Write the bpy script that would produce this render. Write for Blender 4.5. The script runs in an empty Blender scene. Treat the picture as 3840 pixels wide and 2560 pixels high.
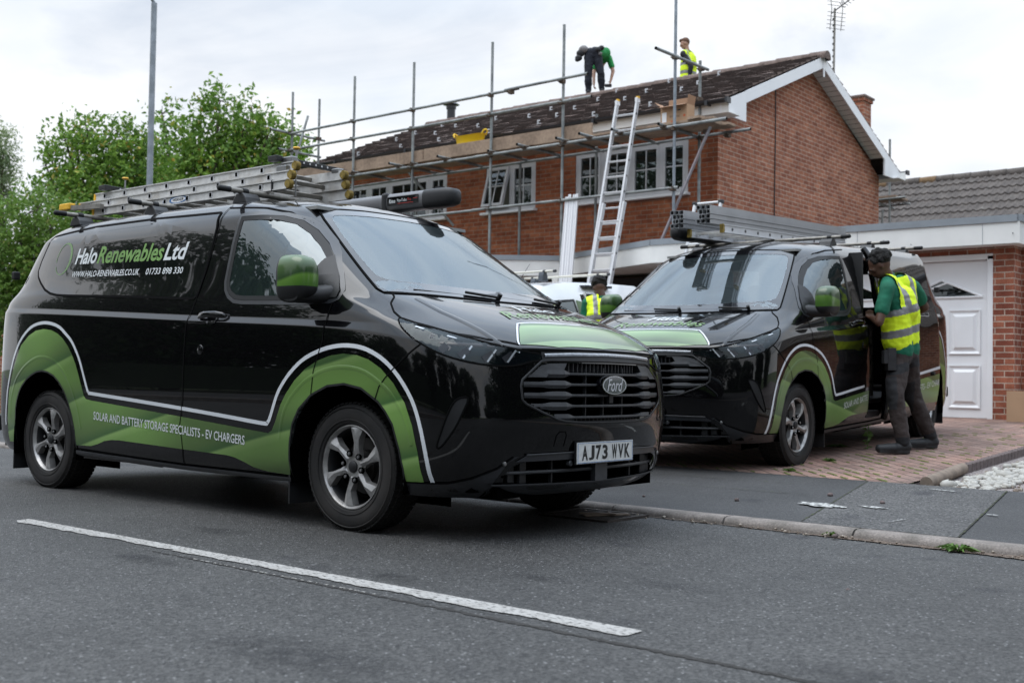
import bpy, bmesh, math, random
from mathutils import Vector, Matrix, Euler
from mathutils.bvhtree import BVHTree
from math import sin, cos, pi, radians
random.seed(7)
SC = bpy.context.scene
COL = SC.collection
# World frame: X runs along the street, Y away from the camera towards the house, Z up. Camera above the origin.
# ---------------------------------------------------------------- camera
cam_d = bpy.data.cameras.new('camera'); cam = bpy.data.objects.new('camera', cam_d); COL.objects.link(cam)
cam_d.sensor_width = 36; cam_d.lens = 40.0; cam_d.clip_start = 0.05; cam_d.clip_end = 3000
cam_d.dof.use_dof = True; cam_d.dof.focus_distance = 6.6; cam_d.dof.aperture_fstop = 3.6
cam.matrix_world = Matrix.Translation((0, 0, 0.8255)) @ Matrix.Rotation(0.68866, 4, 'Z') @ Matrix.Rotation(pi/2 + 0.03109, 4, 'X') @ Matrix.Rotation(0.01604, 4, 'Z')
SC.camera = cam
# ---------------------------------------------------------------- sky and sun (bright overcast)
SUN_EL, SUN_AZ = 68, 235          # azimuth: direction the light comes from, degrees from +X
W = bpy.data.worlds.new('World'); SC.world = W; W.use_nodes = True
nt = W.node_tree; nt.nodes.clear()
def N(t, tree=None, **kw):
    n = (tree or nt).nodes.new(t)
    for k, v in kw.items():
        if k in n.inputs.keys() if isinstance(k, str) and hasattr(n, 'inputs') else False: n.inputs[k].default_value = v
        else: setattr(n, k, v)
    return n
out = N('ShaderNodeOutputWorld'); bg = N('ShaderNodeBackground'); bg.inputs['Strength'].default_value = 0.125
sky = N('ShaderNodeTexSky'); sky.sky_type = 'NISHITA'; sky.sun_disc = False
sky.sun_elevation = radians(SUN_EL); sky.sun_rotation = radians(90 - SUN_AZ); sky.dust_density = 3.0; sky.ozone_density = 2.0
tc = N('ShaderNodeTexCoord'); sep = N('ShaderNodeSeparateXYZ'); nt.links.new(tc.outputs['Generated'], sep.inputs[0])
mp = N('ShaderNodeMapping'); mp.inputs['Scale'].default_value = (1.3, 1.3, 3.6); nt.links.new(tc.outputs['Generated'], mp.inputs[0])
no1 = N('ShaderNodeTexNoise'); no1.inputs['Scale'].default_value = 1.7; no1.inputs['Detail'].default_value = 7; no1.inputs['Roughness'].default_value = .55; no1.inputs['Distortion'].default_value = .6
no2 = N('ShaderNodeTexNoise'); no2.inputs['Scale'].default_value = 4.2; no2.inputs['Detail'].default_value = 6; no2.inputs['Distortion'].default_value = .3
nt.links.new(mp.outputs[0], no1.inputs[0]); nt.links.new(mp.outputs[0], no2.inputs[0])
cr = N('ShaderNodeValToRGB'); nt.links.new(no1.outputs[0], cr.inputs[0])     # cloud cover
cr.color_ramp.elements[0].position = .30; cr.color_ramp.elements[0].color = (.62, .62, .62, 1)
cr.color_ramp.elements[1].position = .46; cr.color_ramp.elements[1].color = (1, 1, 1, 1)
c2 = N('ShaderNodeValToRGB'); nt.links.new(no2.outputs[0], c2.inputs[0])     # cloud tone
c2.color_ramp.elements[0].position = .32; c2.color_ramp.elements[0].color = (7.9, 8.5, 9.3, 1)
c2.color_ramp.elements[1].position = .60; c2.color_ramp.elements[1].color = (9.7, 9.9, 10.2, 1)
up = N('ShaderNodeMapRange'); nt.links.new(sep.outputs[2], up.inputs[0])      # overcast skies are brighter overhead
up.inputs[1].default_value = .30; up.inputs[2].default_value = .95; up.inputs[3].default_value = .79; up.inputs[4].default_value = 1.9
tint = N('ShaderNodeMix'); tint.data_type = 'RGBA'; tint.blend_type = 'MULTIPLY'; tint.inputs[7].default_value = (.82, .915, 1.03, 1); tr_ = N('ShaderNodeMapRange'); tr_.inputs[1].default_value = .30; tr_.inputs[2].default_value = .6; nt.links.new(sep.outputs[2], tr_.inputs[0]); nt.links.new(tr_.outputs[0], tint.inputs[0]); nt.links.new(c2.outputs[0], tint.inputs[6])
sc_ = N('ShaderNodeVectorMath'); sc_.operation = 'SCALE'; nt.links.new(tint.outputs[2], sc_.inputs[0]); nt.links.new(up.outputs[0], sc_.inputs['Scale'])
mx = N('ShaderNodeMix'); mx.data_type = 'RGBA'
nt.links.new(cr.outputs[0], mx.inputs[0]); nt.links.new(sky.outputs[0], mx.inputs[6]); nt.links.new(sc_.outputs[0], mx.inputs[7])
nt.links.new(mx.outputs[2], bg.inputs[0]); nt.links.new(bg.outputs[0], out.inputs[0])
sl = bpy.data.lights.new('sun', 'SUN'); sun = bpy.data.objects.new('sun', sl); COL.objects.link(sun)
sl.energy = 1.55; sl.angle = radians(50); sl.color = (1, .96, .9)
sd = Vector((cos(radians(SUN_AZ))*cos(radians(SUN_EL)), sin(radians(SUN_AZ))*cos(radians(SUN_EL)), sin(radians(SUN_EL))))
sun.rotation_euler = sd.to_track_quat('Z', 'Y').to_euler()
SC.view_settings.view_transform = 'Standard'; SC.view_settings.look = 'None'; SC.view_settings.exposure = 0.14; SC.view_settings.gamma = 1
SC.view_settings.use_curve_mapping = False
SC.render.engine = 'CYCLES'
SC.cycles.max_bounces = 7; SC.cycles.transparent_max_bounces = 12; SC.cycles.glossy_bounces = 4; SC.cycles.use_denoising = True

# ---------------------------------------------------------------- materials
def mat(name, col, rough=.6, metal=0., coat=0., coat_rough=.03, spec=.5, ior=1.5, noise=None, bump=None, var=None):
    """noise=(scale, amount) value variation; bump=(scale, strength, distance); var=(col2, scale, lo, hi) second colour in patches"""
    m = bpy.data.materials.new(name); m.use_nodes = True; t = m.node_tree; b = t.nodes['Principled BSDF']
    b.inputs['Base Color'].default_value = (*col, 1); b.inputs['Roughness'].default_value = rough; b.inputs['Metallic'].default_value = metal
    b.inputs['Coat Weight'].default_value = coat; b.inputs['Coat Roughness'].default_value = coat_rough
    b.inputs['Specular IOR Level'].default_value = spec; b.inputs['IOR'].default_value = ior
    tc = t.nodes.new('ShaderNodeTexCoord'); last = None
    def noise_(scale, detail=5):
        n = t.nodes.new('ShaderNodeTexNoise'); n.inputs['Scale'].default_value = scale; n.inputs['Detail'].default_value = detail
        t.links.new(tc.outputs['Object'], n.inputs['Vector']); return n
    if var:
        n = noise_(var[1]); r = t.nodes.new('ShaderNodeValToRGB'); r.color_ramp.elements[0].position = var[2]; r.color_ramp.elements[1].position = var[3]
        r.color_ramp.elements[0].color = (*col, 1); r.color_ramp.elements[1].color = (*var[0], 1)
        t.links.new(n.outputs[0], r.inputs[0]); last = r.outputs[0]
    if noise:
        n = noise_(noise[0]); mr = t.nodes.new('ShaderNodeMapRange'); mr.inputs[1].default_value = .3; mr.inputs[2].default_value = .7
        mr.inputs[3].default_value = 1-noise[1]; mr.inputs[4].default_value = 1+noise[1]; t.links.new(n.outputs[0], mr.inputs[0])
        v = t.nodes.new('ShaderNodeVectorMath'); v.operation = 'SCALE'
        if last: t.links.new(last, v.inputs[0])
        else: v.inputs[0].default_value = col
        t.links.new(mr.outputs[0], v.inputs['Scale']); last = v.outputs[0]
    if last: t.links.new(last, b.inputs['Base Color'])
    if bump:
        n = noise_(bump[0]); bp = t.nodes.new('ShaderNodeBump'); bp.inputs['Strength'].default_value = bump[1]; bp.inputs['Distance'].default_value = bump[2]
        t.links.new(n.outputs[0], bp.inputs['Height']); t.links.new(bp.outputs[0], b.inputs['Normal'])
    m['bsdf'] = 1
    return m
def ramp(t, inp, stops):
    r = t.nodes.new('ShaderNodeValToRGB'); e = r.color_ramp.elements
    e[0].position, e[0].color = stops[0][0], (*stops[0][1], 1); e[1].position, e[1].color = stops[-1][0], (*stops[-1][1], 1)
    for p, c in stops[1:-1]:
        x = e.new(p); x.color = (*c, 1)
    t.links.new(inp, r.inputs[0]); return r
M = {}
def paint(name, col, coat=1.0, dirt=.0):
    m = mat(name, col, rough=.25, coat=coat, coat_rough=.015, spec=.04)
    t = m.node_tree; b = t.nodes['Principled BSDF']
    tc = t.nodes.new('ShaderNodeTexCoord'); sp = t.nodes.new('ShaderNodeSeparateXYZ'); t.links.new(tc.outputs['Object'], sp.inputs[0])
    n = t.nodes.new('ShaderNodeTexNoise'); n.inputs['Scale'].default_value = 5; n.inputs['Detail'].default_value = 8
    mpn = t.nodes.new('ShaderNodeMapping'); mpn.inputs['Scale'].default_value = (6, 6, 1); t.links.new(tc.outputs['Object'], mpn.inputs[0]); t.links.new(mpn.outputs[0], n.inputs[0])
    # road film: heavier on the lower panels
    mr = t.nodes.new('ShaderNodeMapRange'); mr.inputs[1].default_value = 1.25; mr.inputs[2].default_value = .25; t.links.new(sp.outputs[2], mr.inputs[0])
    mu = t.nodes.new('ShaderNodeMath'); mu.operation = 'MULTIPLY'; t.links.new(mr.outputs[0], mu.inputs[0]); t.links.new(n.outputs[0], mu.inputs[1])
    mu2 = t.nodes.new('ShaderNodeMath'); mu2.operation = 'MULTIPLY'; mu2.inputs[1].default_value = dirt; t.links.new(mu.outputs[0], mu2.inputs[0])
    mx = t.nodes.new('ShaderNodeMix'); mx.data_type = 'RGBA'; mx.inputs[6].default_value = (*col, 1); mx.inputs[7].default_value = (.13, .12, .11, 1)
    t.links.new(mu2.outputs[0], mx.inputs[0]); t.links.new(mx.outputs[2], b.inputs['Base Color'])
    ad = t.nodes.new('ShaderNodeMath'); ad.operation = 'MULTIPLY_ADD'; ad.inputs[1].default_value = .35; ad.inputs[2].default_value = .015
    t.links.new(mu2.outputs[0], ad.inputs[0]); t.links.new(ad.outputs[0], b.inputs['Coat Roughness'])
    return m
M['black_paint'] = paint('black_paint', (.0015, .0015, .002), dirt=.018)
M['black_clean'] = paint('black_paint_clean', (.002, .002, .0026), dirt=.02)
M['panel_gloss'] = mat('gloss_panel', (.002, .002, .003), rough=.1, coat=1, coat_rough=.008, spec=.25)
M['white_van'] = mat('white_van_paint', (.72, .73, .74), rough=.3, coat=.8, noise=(3, .04))
M['rubber'] = mat('rubber', (.012, .012, .012), rough=.55, spec=.3)
M['seam'] = mat('seam', (.002, .002, .002), rough=.9, spec=.1)
M['plastic'] = mat('grey_plastic', (.034, .035, .038), rough=.42, spec=.45, noise=(30, .2))
M['plastic_d'] = mat('dark_plastic', (.010, .010, .011), rough=.5, spec=.4, noise=(14, .25))
M['plastic_l'] = mat('bumper_plastic', (.017, .018, .021), rough=.38, coat=.3, coat_rough=.2, noise=(9, .3))
M['void'] = mat('void', (.0015, .0015, .0015), rough=1, spec=.0)
M['white_vinyl'] = mat('white_vinyl', (.62, .64, .66), rough=.3, coat=.5, noise=(6, .06))
M['chrome'] = mat('chrome', (.75, .77, .8), rough=.12, metal=1)
M['alloy'] = mat('alloy', (.36, .35, .34), rough=.38, metal=.6, var=((.16, .15, .14), 9, .5, .75), noise=(40, .15))
M['alloy_clean'] = mat('alloy_clean', (.52, .52, .53), rough=.3, metal=.8, noise=(20, .08))
M['tyre'] = mat('tyre', (.016, .015, .0145), rough=.72, spec=.3, var=((.030, .027, .025), 6, .4, .7), bump=(60, .15, .003))
M['tread'] = mat('tread', (.011, .0105, .010), rough=.85, spec=.2)
M['steel'] = mat('brake_steel', (.3, .3, .3), rough=.4, metal=1)
M['alu'] = mat('aluminium', (.58, .57, .55), rough=.45, metal=.2, var=((.42, .39, .35), 7, .5, .75), noise=(25, .12))
M['alu_b'] = mat('aluminium_bright', (.62, .62, .63), rough=.38, metal=.25, noise=(10, .07))
M['alu_d'] = mat('aluminium_worn', (.24, .225, .20), rough=.5, metal=.5, noise=(22, .3))
M['tube_alu'] = mat('anodised_tube', (.17, .17, .175), rough=.38, metal=.7, noise=(8, .1))
M['galv'] = mat('galvanised', (.27, .285, .28), rough=.5, metal=.3, var=((.17, .18, .18), 5, .42, .62), noise=(18, .12))
M['galv_l'] = mat('lamp_post_steel', (.27, .30, .335), rough=.5, metal=.3, var=((.20, .225, .25), 4, .4, .6), noise=(25, .1))
M['fitting'] = mat('rusty_fitting', (.10, .07, .05), rough=.7, metal=.3, noise=(40, .4))
M['yellow'] = mat('yellow_plastic', (.72, .40, .02), rough=.5, noise=(20, .15))
M['tub_yellow'] = mat('yellow_tub', (.85, .55, .01), rough=.4, noise=(5, .05))
M['yellow_d'] = mat('yellow_rubber', (.24, .165, .03), rough=.7, noise=(40, .4))
M['black_steel'] = mat('black_steel', (.015, .015, .016), rough=.45, noise=(20, .2))
M['text_white'] = mat('text_white', (.60, .62, .62), rough=.4)
M['text_green'] = mat('text_green', (.13, .26, .055), rough=.4, noise=(9, .25))
M['text_black'] = mat('text_black', (.008, .008, .008), rough=.5)
M['text_red'] = mat('text_red', (.4, .015, .01), rough=.5)
M['text_orange'] = mat('text_orange', (.5, .10, .03), rough=.6)
M['blue'] = mat('blue_print', (.02, .13, .35), rough=.4)
M['navy'] = mat('navy_enamel', (.008, .013, .035), rough=.15, coat=1)
M['plate'] = mat('number_plate_white', (.58, .58, .56), rough=.35, noise=(30, .12))
M['brick_l'] = None
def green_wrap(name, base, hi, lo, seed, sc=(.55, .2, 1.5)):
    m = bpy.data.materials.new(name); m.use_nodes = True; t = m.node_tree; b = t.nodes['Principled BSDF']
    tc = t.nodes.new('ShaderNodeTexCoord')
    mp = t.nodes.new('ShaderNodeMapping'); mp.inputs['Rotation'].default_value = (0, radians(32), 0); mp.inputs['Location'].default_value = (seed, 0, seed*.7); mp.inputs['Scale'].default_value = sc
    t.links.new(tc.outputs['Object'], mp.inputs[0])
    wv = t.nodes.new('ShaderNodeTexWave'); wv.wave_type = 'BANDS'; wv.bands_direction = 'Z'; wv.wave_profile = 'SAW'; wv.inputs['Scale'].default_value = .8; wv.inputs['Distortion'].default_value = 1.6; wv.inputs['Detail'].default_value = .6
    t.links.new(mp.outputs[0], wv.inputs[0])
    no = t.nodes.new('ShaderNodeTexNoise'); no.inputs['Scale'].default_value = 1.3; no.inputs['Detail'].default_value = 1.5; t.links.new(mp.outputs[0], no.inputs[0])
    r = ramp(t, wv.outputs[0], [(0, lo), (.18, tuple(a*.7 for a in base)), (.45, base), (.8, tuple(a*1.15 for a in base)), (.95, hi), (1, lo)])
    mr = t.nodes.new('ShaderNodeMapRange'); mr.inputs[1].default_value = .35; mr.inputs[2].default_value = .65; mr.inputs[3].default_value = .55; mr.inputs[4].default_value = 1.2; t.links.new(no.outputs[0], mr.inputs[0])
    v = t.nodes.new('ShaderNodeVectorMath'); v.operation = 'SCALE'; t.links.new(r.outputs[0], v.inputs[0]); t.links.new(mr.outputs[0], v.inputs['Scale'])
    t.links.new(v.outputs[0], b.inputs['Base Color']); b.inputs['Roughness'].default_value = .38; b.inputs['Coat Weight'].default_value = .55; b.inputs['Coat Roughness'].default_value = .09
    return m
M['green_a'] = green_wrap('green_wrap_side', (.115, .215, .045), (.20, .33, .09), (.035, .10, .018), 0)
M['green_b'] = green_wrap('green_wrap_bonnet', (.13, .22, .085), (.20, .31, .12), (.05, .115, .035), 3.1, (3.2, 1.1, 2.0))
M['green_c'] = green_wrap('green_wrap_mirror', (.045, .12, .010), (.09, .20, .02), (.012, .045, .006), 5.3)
def glass(name, tint=(.02, .025, .025), alpha=.0, ior=1.9, rough=.0):
    m = bpy.data.materials.new(name); m.use_nodes = True; t = m.node_tree; t.nodes.clear()
    o = t.nodes.new('ShaderNodeOutputMaterial'); fr = t.nodes.new('ShaderNodeFresnel'); fr.inputs[0].default_value = ior
    gl = t.nodes.new('ShaderNodeBsdfGlossy'); gl.inputs['Roughness'].default_value = rough; gl.inputs[0].default_value = (.90, .97, 1.0, 1)
    tr = t.nodes.new('ShaderNodeBsdfTransparent'); tr.inputs[0].default_value = (*[alpha*c for c in (.85, 1, .95)], 1)
    di = t.nodes.new('ShaderNodeBsdfDiffuse'); di.inputs[0].default_value = (*tint, 1)
    ad = t.nodes.new('ShaderNodeAddShader'); t.links.new(tr.outputs[0], ad.inputs[0]); t.links.new(di.outputs[0], ad.inputs[1])
    mx = t.nodes.new('ShaderNodeMixShader'); t.links.new(fr.outputs[0], mx.inputs[0]); t.links.new(ad.outputs[0], mx.inputs[1]); t.links.new(gl.outputs[0], mx.inputs[2])
    t.links.new(mx.outputs[0], o.inputs[0]); return m
M['glass'] = glass('window_glass', (.014, .020, .020), .06, 2.05)
M['glass_ws'] = glass('windscreen_glass', (.022, .028, .030), .75, 2.25)
M['glass_dark'] = glass('tinted_glass', (.004, .005, .005), .0, 1.8)
M['glass_house'] = glass('house_glass', (.012, .014, .013), .35, 1.75)
M['lens'] = glass('headlight_lens', (.003, .004, .005), .35, 1.42, .0)

# ---------------------------------------------------------------- helpers
def meta(o, label=None, cat=None, group=None, kind=None):
    if label: o['label'] = label
    if cat: o['category'] = cat
    if group: o['group'] = group
    if kind: o['kind'] = kind
    return o
def empty(name, loc=(0, 0, 0), rot=(0, 0, 0), label=None, cat=None, group=None):
    o = bpy.data.objects.new(name, None); COL.objects.link(o); o.location = loc; o.rotation_euler = rot; o.empty_display_size = .1
    return meta(o, label, cat, group)
class MB:
    def __init__(s): s.v = []; s.f = []; s.m = []; s.mats = []
    def mi(s, m):
        if m not in s.mats: s.mats.append(m)
        return s.mats.index(m)
    def add(s, vs, fs, m):
        k = len(s.v); s.v += [tuple(v) for v in vs]; i = s.mi(m)
        for f in fs: s.f.append(tuple(a+k for a in f)); s.m.append(i)
        return s
    def box(s, c, size, m, rot=None, taper=1):
        x, y, z = [a/2 for a in size]; R = rot if rot is not None else Matrix()
        vs = []
        for dz in (-1, 1):
            k = taper if dz > 0 else 1
            for dx, dy in ((-1, -1), (1, -1), (1, 1), (-1, 1)): vs.append(Vector(c) + (R @ Vector((dx*x*k, dy*y*k, dz*z))))
        return s.add(vs, [(3, 2, 1, 0), (4, 5, 6, 7), (0, 1, 5, 4), (1, 2, 6, 5), (2, 3, 7, 6), (3, 0, 4, 7)], m)
    def tube(s, p, q, r, m, n=10, r2=None, cap=True):
        p, q = Vector(p), Vector(q); d = (q-p).normalized(); a = d.orthogonal().normalized(); b = d.cross(a); r2 = r if r2 is None else r2
        vs = [p + (a*cos(2*pi*i/n) + b*sin(2*pi*i/n))*r for i in range(n)] + [q + (a*cos(2*pi*i/n) + b*sin(2*pi*i/n))*r2 for i in range(n)]
        fs = [(i, (i+1) % n, n+(i+1) % n, n+i) for i in range(n)]
        if cap: fs += [tuple(range(n-1, -1, -1)), tuple(range(n, 2*n))]
        return s.add(vs, fs, m)
    def path(s, pts, r, m, n=8):
        for a, b in zip(pts, pts[1:]): s.tube(a, b, r, m, n)
        return s
    def lathe(s, prof, m, c=(0, 0, 0), axis='Z', n=32, a0=0, a1=2*pi):
        """prof: list of (radius, height)"""
        full = abs(a1-a0-2*pi) < 1e-6; k = n if full else n+1; vs = []
        for r, h in prof:
            for i in range(k):
                t = a0+(a1-a0)*i/n; x, y = r*cos(t), r*sin(t)
                vs.append({'Z': (c[0]+x, c[1]+y, c[2]+h), 'Y': (c[0]+x, c[1]+h, c[2]+y), 'X': (c[0]+h, c[1]+x, c[2]+y)}[axis])
        fs = []
        for j in range(len(prof)-1):
            for i in range(n if full else n):
                i2 = (i+1) % k; fs.append((j*k+i, j*k+i2, (j+1)*k+i2, (j+1)*k+i))
        return s.add(vs, fs, m)
    def prism(s, poly, h0, h1, m, plane='XZ'):
        def P(a, b, h): return {'XZ': (a, h, b), 'XY': (a, b, h), 'YZ': (h, a, b)}[plane]
        n = len(poly); vs = [P(a, b, h0) for a, b in poly] + [P(a, b, h1) for a, b in poly]
        return s.add(vs, [tuple(range(n)), tuple(range(2*n-1, n-1, -1))] + [(i, (i+1) % n, n+(i+1) % n, n+i)[::-1] for i in range(n)], m)
    def build(s, name, parent=None, smooth=False, fix=True, bevel=None, **mt):
        me = bpy.data.meshes.new(name); me.from_pydata(s.v, [], s.f)
        for m in s.mats: me.materials.append(m)
        me.polygons.foreach_set('material_index', s.m)
        if fix:
            b = bmesh.new(); b.from_mesh(me); bmesh.ops.recalc_face_normals(b, faces=b.faces); b.to_mesh(me); b.free()
        if smooth is True: me.polygons.foreach_set('use_smooth', [True]*len(me.polygons))
        elif smooth: me.polygons.foreach_set('use_smooth', [True]*len(me.polygons)); me.set_sharp_from_angle(angle=radians(smooth))
        me.update()
        o = bpy.data.objects.new(name, me); COL.objects.link(o)
        if parent: o.parent = parent
        if bevel:
            bv = o.modifiers.new('bevel', 'BEVEL'); bv.width = bevel; bv.segments = 2; bv.limit_method = 'ANGLE'; bv.angle_limit = radians(40)
        return meta(o, **mt)
def kids(o): return [c for c in bpy.data.objects if c.parent == o]
def copy_tree(o, parent=None, skip=lambda c: False):
    c = o.copy(); COL.objects.link(c)
    if parent: c.parent = parent
    for k in list(CH.get(o.name, kids(o))):
        if not skip(k): copy_tree(k, c, skip)
    return c
CH = {}
def inpoly(x, y, P):
    c = False; n = len(P); j = n-1
    for i in range(n):
        xi, yi = P[i]; xj, yj = P[j]
        if (yi > y) != (yj > y) and x < (xj-xi)*(y-yi)/(yj-yi)+xi: c = not c
        j = i
    return c
def catmull(pts, k=6, closed=False):
    pts = [Vector(p) for p in pts]; n = len(pts); o = []
    for i in range(n if closed else n-1):
        g = (lambda j: pts[j % n]) if closed else (lambda j: pts[max(0, min(n-1, j))])
        a, b, c, d = g(i-1), g(i), g(i+1), g(i+2)
        for q in range(k):
            t = q/k; o.append(.5*((2*b)+(c-a)*t+(2*a-5*b+4*c-d)*t*t+(3*b-a-3*c+d)*t**3))
    if not closed: o.append(pts[-1])
    return o
def text_mesh(txt, shear=0, bold=0.0):
    cu = bpy.data.curves.new('t', 'FONT'); cu.body = txt; cu.shear = shear; cu.offset = bold; cu.resolution_u = 3; cu.fill_mode = 'BOTH'
    ob = bpy.data.objects.new('t', cu); COL.objects.link(ob); bpy.context.view_layer.update()
    me = bpy.data.meshes.new_from_object(ob.evaluated_get(bpy.context.evaluated_depsgraph_get()))
    bpy.data.objects.remove(ob); bpy.data.curves.remove(cu)
    xs = [v.co.x for v in me.vertices]; ys = [v.co.y for v in me.vertices]
    return me, min(xs), max(xs), min(ys), max(ys)
def flat_text(name, txt, o, ux, uy, w, h, mt, parent=None, shear=0, bold=0, lift=.0):
    """text in a plane: origin o (lower left), unit axes ux, uy, size w x h"""
    me, x0, x1, y0, y1 = text_mesh(txt, shear, bold); o = Vector(o); ux = Vector(ux); uy = Vector(uy); nn = ux.cross(uy).normalized()
    for v in me.vertices: v.co = o + ux*((v.co.x-x0)/(x1-x0)*w) + uy*((v.co.y-y0)/(y1-y0)*h) + nn*lift
    me.materials.append(mt); me.name = name
    ob = bpy.data.objects.new(name, me); COL.objects.link(ob)
    if parent: ob.parent = parent
    return ob
# ================================================================ the van body (local frame: x forward from front axle, y left, z up)
def body_table():
    F = [  # front columns C0..C5 for each row, bottom to top
     [(.84,0,.215),(.82,.35,.215),(.75,.62,.215),(.62,.80,.215),(.50,.89,.22),(.41,.93,.225)],
     [(.955,0,.26),(.935,.35,.26),(.865,.63,.262),(.755,.84,.265),(.60,.935,.275),(.43,.97,.285)],
     [(.975,0,.34),(.955,.35,.34),(.885,.64,.342),(.79,.86,.345),(.64,.955,.35),(.45,.99,.36)],
     [(.975,0,.455),(.96,.35,.455),(.895,.66,.445),(.80,.885,.445),(.66,.975,.45),(.46,1.0,.46)],
     [(1.035,0,.59),(1.005,.36,.59),(.925,.66,.60),(.82,.89,.60),(.68,.985,.60),(.47,1.005,.60)],
     [(1.04,0,.78),(1.0,.37,.78),(.905,.67,.78),(.81,.88,.78),(.69,.985,.78),(.47,1.012,.78)],
     [(1.0,0,.915),(.965,.37,.912),(.885,.64,.905),(.80,.86,.91),(.67,.985,.92),(.465,1.01,.93)],
     [(.975,0,.977),(.95,.36,.975),(.885,.62,.972),(.79,.83,.978),(.64,.965,.99),(.45,1.002,1.01)],
     [(.81,0,1.095),(.795,.36,1.093),(.745,.6,1.082),(.66,.79,1.068),(.53,.93,1.068),(.38,.985,1.085)],
     [(.50,0,1.203),(.49,.35,1.2),(.455,.6,1.19),(.39,.775,1.168),(.31,.895,1.14),(.22,.968,1.142)],
     [(.235,0,1.258),(.225,.35,1.262),(.18,.62,1.268),(.11,.80,1.268),(.045,.872,1.262),(-.05,.935,1.238)],
     [(.0,0,1.43),(-.01,.33,1.43),(-.05,.57,1.425),(-.11,.735,1.415),(-.185,.832,1.405),(-.29,.908,1.385)],
     [(-.33,0,1.66),(-.34,.31,1.655),(-.37,.53,1.64),(-.42,.68,1.625),(-.475,.79,1.612),(-.58,.874,1.588)],
     [(-.60,0,1.825),(-.605,.3,1.82),(-.62,.5,1.805),(-.645,.64,1.785),(-.70,.735,1.772),(-.82,.835,1.752)],
     [(-.73,0,1.875),(-.735,.28,1.87),(-.75,.46,1.86),(-.78,.585,1.845),(-.84,.68,1.835),(-.95,.755,1.826)],
     [(-.95,0,1.915),(-.955,.24,1.91),(-.965,.4,1.902),(-1.0,.50,1.895),(-1.04,.57,1.888),(-1.12,.63,1.884)],
     [(-1.12,0,1.935),(-1.12,.14,1.933),(-1.13,.24,1.93),(-1.15,.29,1.925),(-1.18,.33,1.92),(-1.22,.36,1.918)],
     [(-1.35,0,1.945)]*5+[(-1.38,0,1.945)]]
    S = [[.1,-.4,-1.3,-2.3,-3.2,-3.68]]*9 + [[0,-.45,-1.3,-2.3,-3.2,-3.68],[-.3,-.75,-1.3,-2.3,-3.15,-3.60],[-.55,-.9,-1.3,-2.3,-3.1,-3.53],
         [-.8,-1.03,-1.35,-2.3,-3.05,-3.44],[-.96,-1.13,-1.4,-2.3,-3.0,-3.36],[-1.06,-1.2,-1.42,-2.3,-2.95,-3.27],[-1.2,-1.3,-1.5,-2.3,-2.9,-3.18],[-1.28,-1.4,-1.6,-2.3,-2.85,-3.1],[-1.45,-1.55,-1.8,-2.3,-2.85,-3.05]]
    Wd = [.935,.972,.985,.995,1.004,1.01,1.006,.997,.978,.968,.957,.926,.895,.862,.800,.685,.38,0]
    XR = [-4.0,-4.05,-4.07,-4.07,-4.06,-4.04,-4.03,-4.02,-4.01,-4.0,-3.98,-3.91,-3.81,-3.70,-3.58,-3.45,-3.3,-3.15]
    def crease(x):
        P = [(-4,1.26),(-3.63,1.248),(-2.34,1.191),(-1.4,1.142),(-.16,1.093),(.5,1.05)]
        for (a, za), (b, zb) in zip(P, P[1:]):
            if x <= b: return za+(zb-za)*max(0, (x-a)/(b-a))
        return 1.05
    def sz(r, x):
        c = crease(x)
        belt = 1.22 + (.135*min(1, max(0, (-x-.2)/2.9)))
        return [.235,.29,.36,.46,.60,.78,c-.13,c-.012,c+.022,(c+belt)/2+.012,belt,1.42,1.60,1.755,1.84,1.893,1.925,1.94][r] + (0 if r < 13 else .012 if -2.8 < x < -1.8 else 0)
    rows = []
    for r in range(18):
        row = list(F[r])
        for i, x in enumerate(S[r]):
            w = Wd[r]*(1, 1, 1, 1, .995, .965)[i]
            z = sz(r, x)
            if r == 10 and i == 0: z = 1.225
            row.append((x, w, z))
        xr, w = XR[r], Wd[r]
        zr = sz(r, -3.95)
        row += [(xr+.10, w*.885, zr), (xr+.005, w*.5, zr), (xr, 0, zr)]
        if r == 17: row[-3] = row[-2] = row[-1]
        rows.append(row)
    return rows
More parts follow.
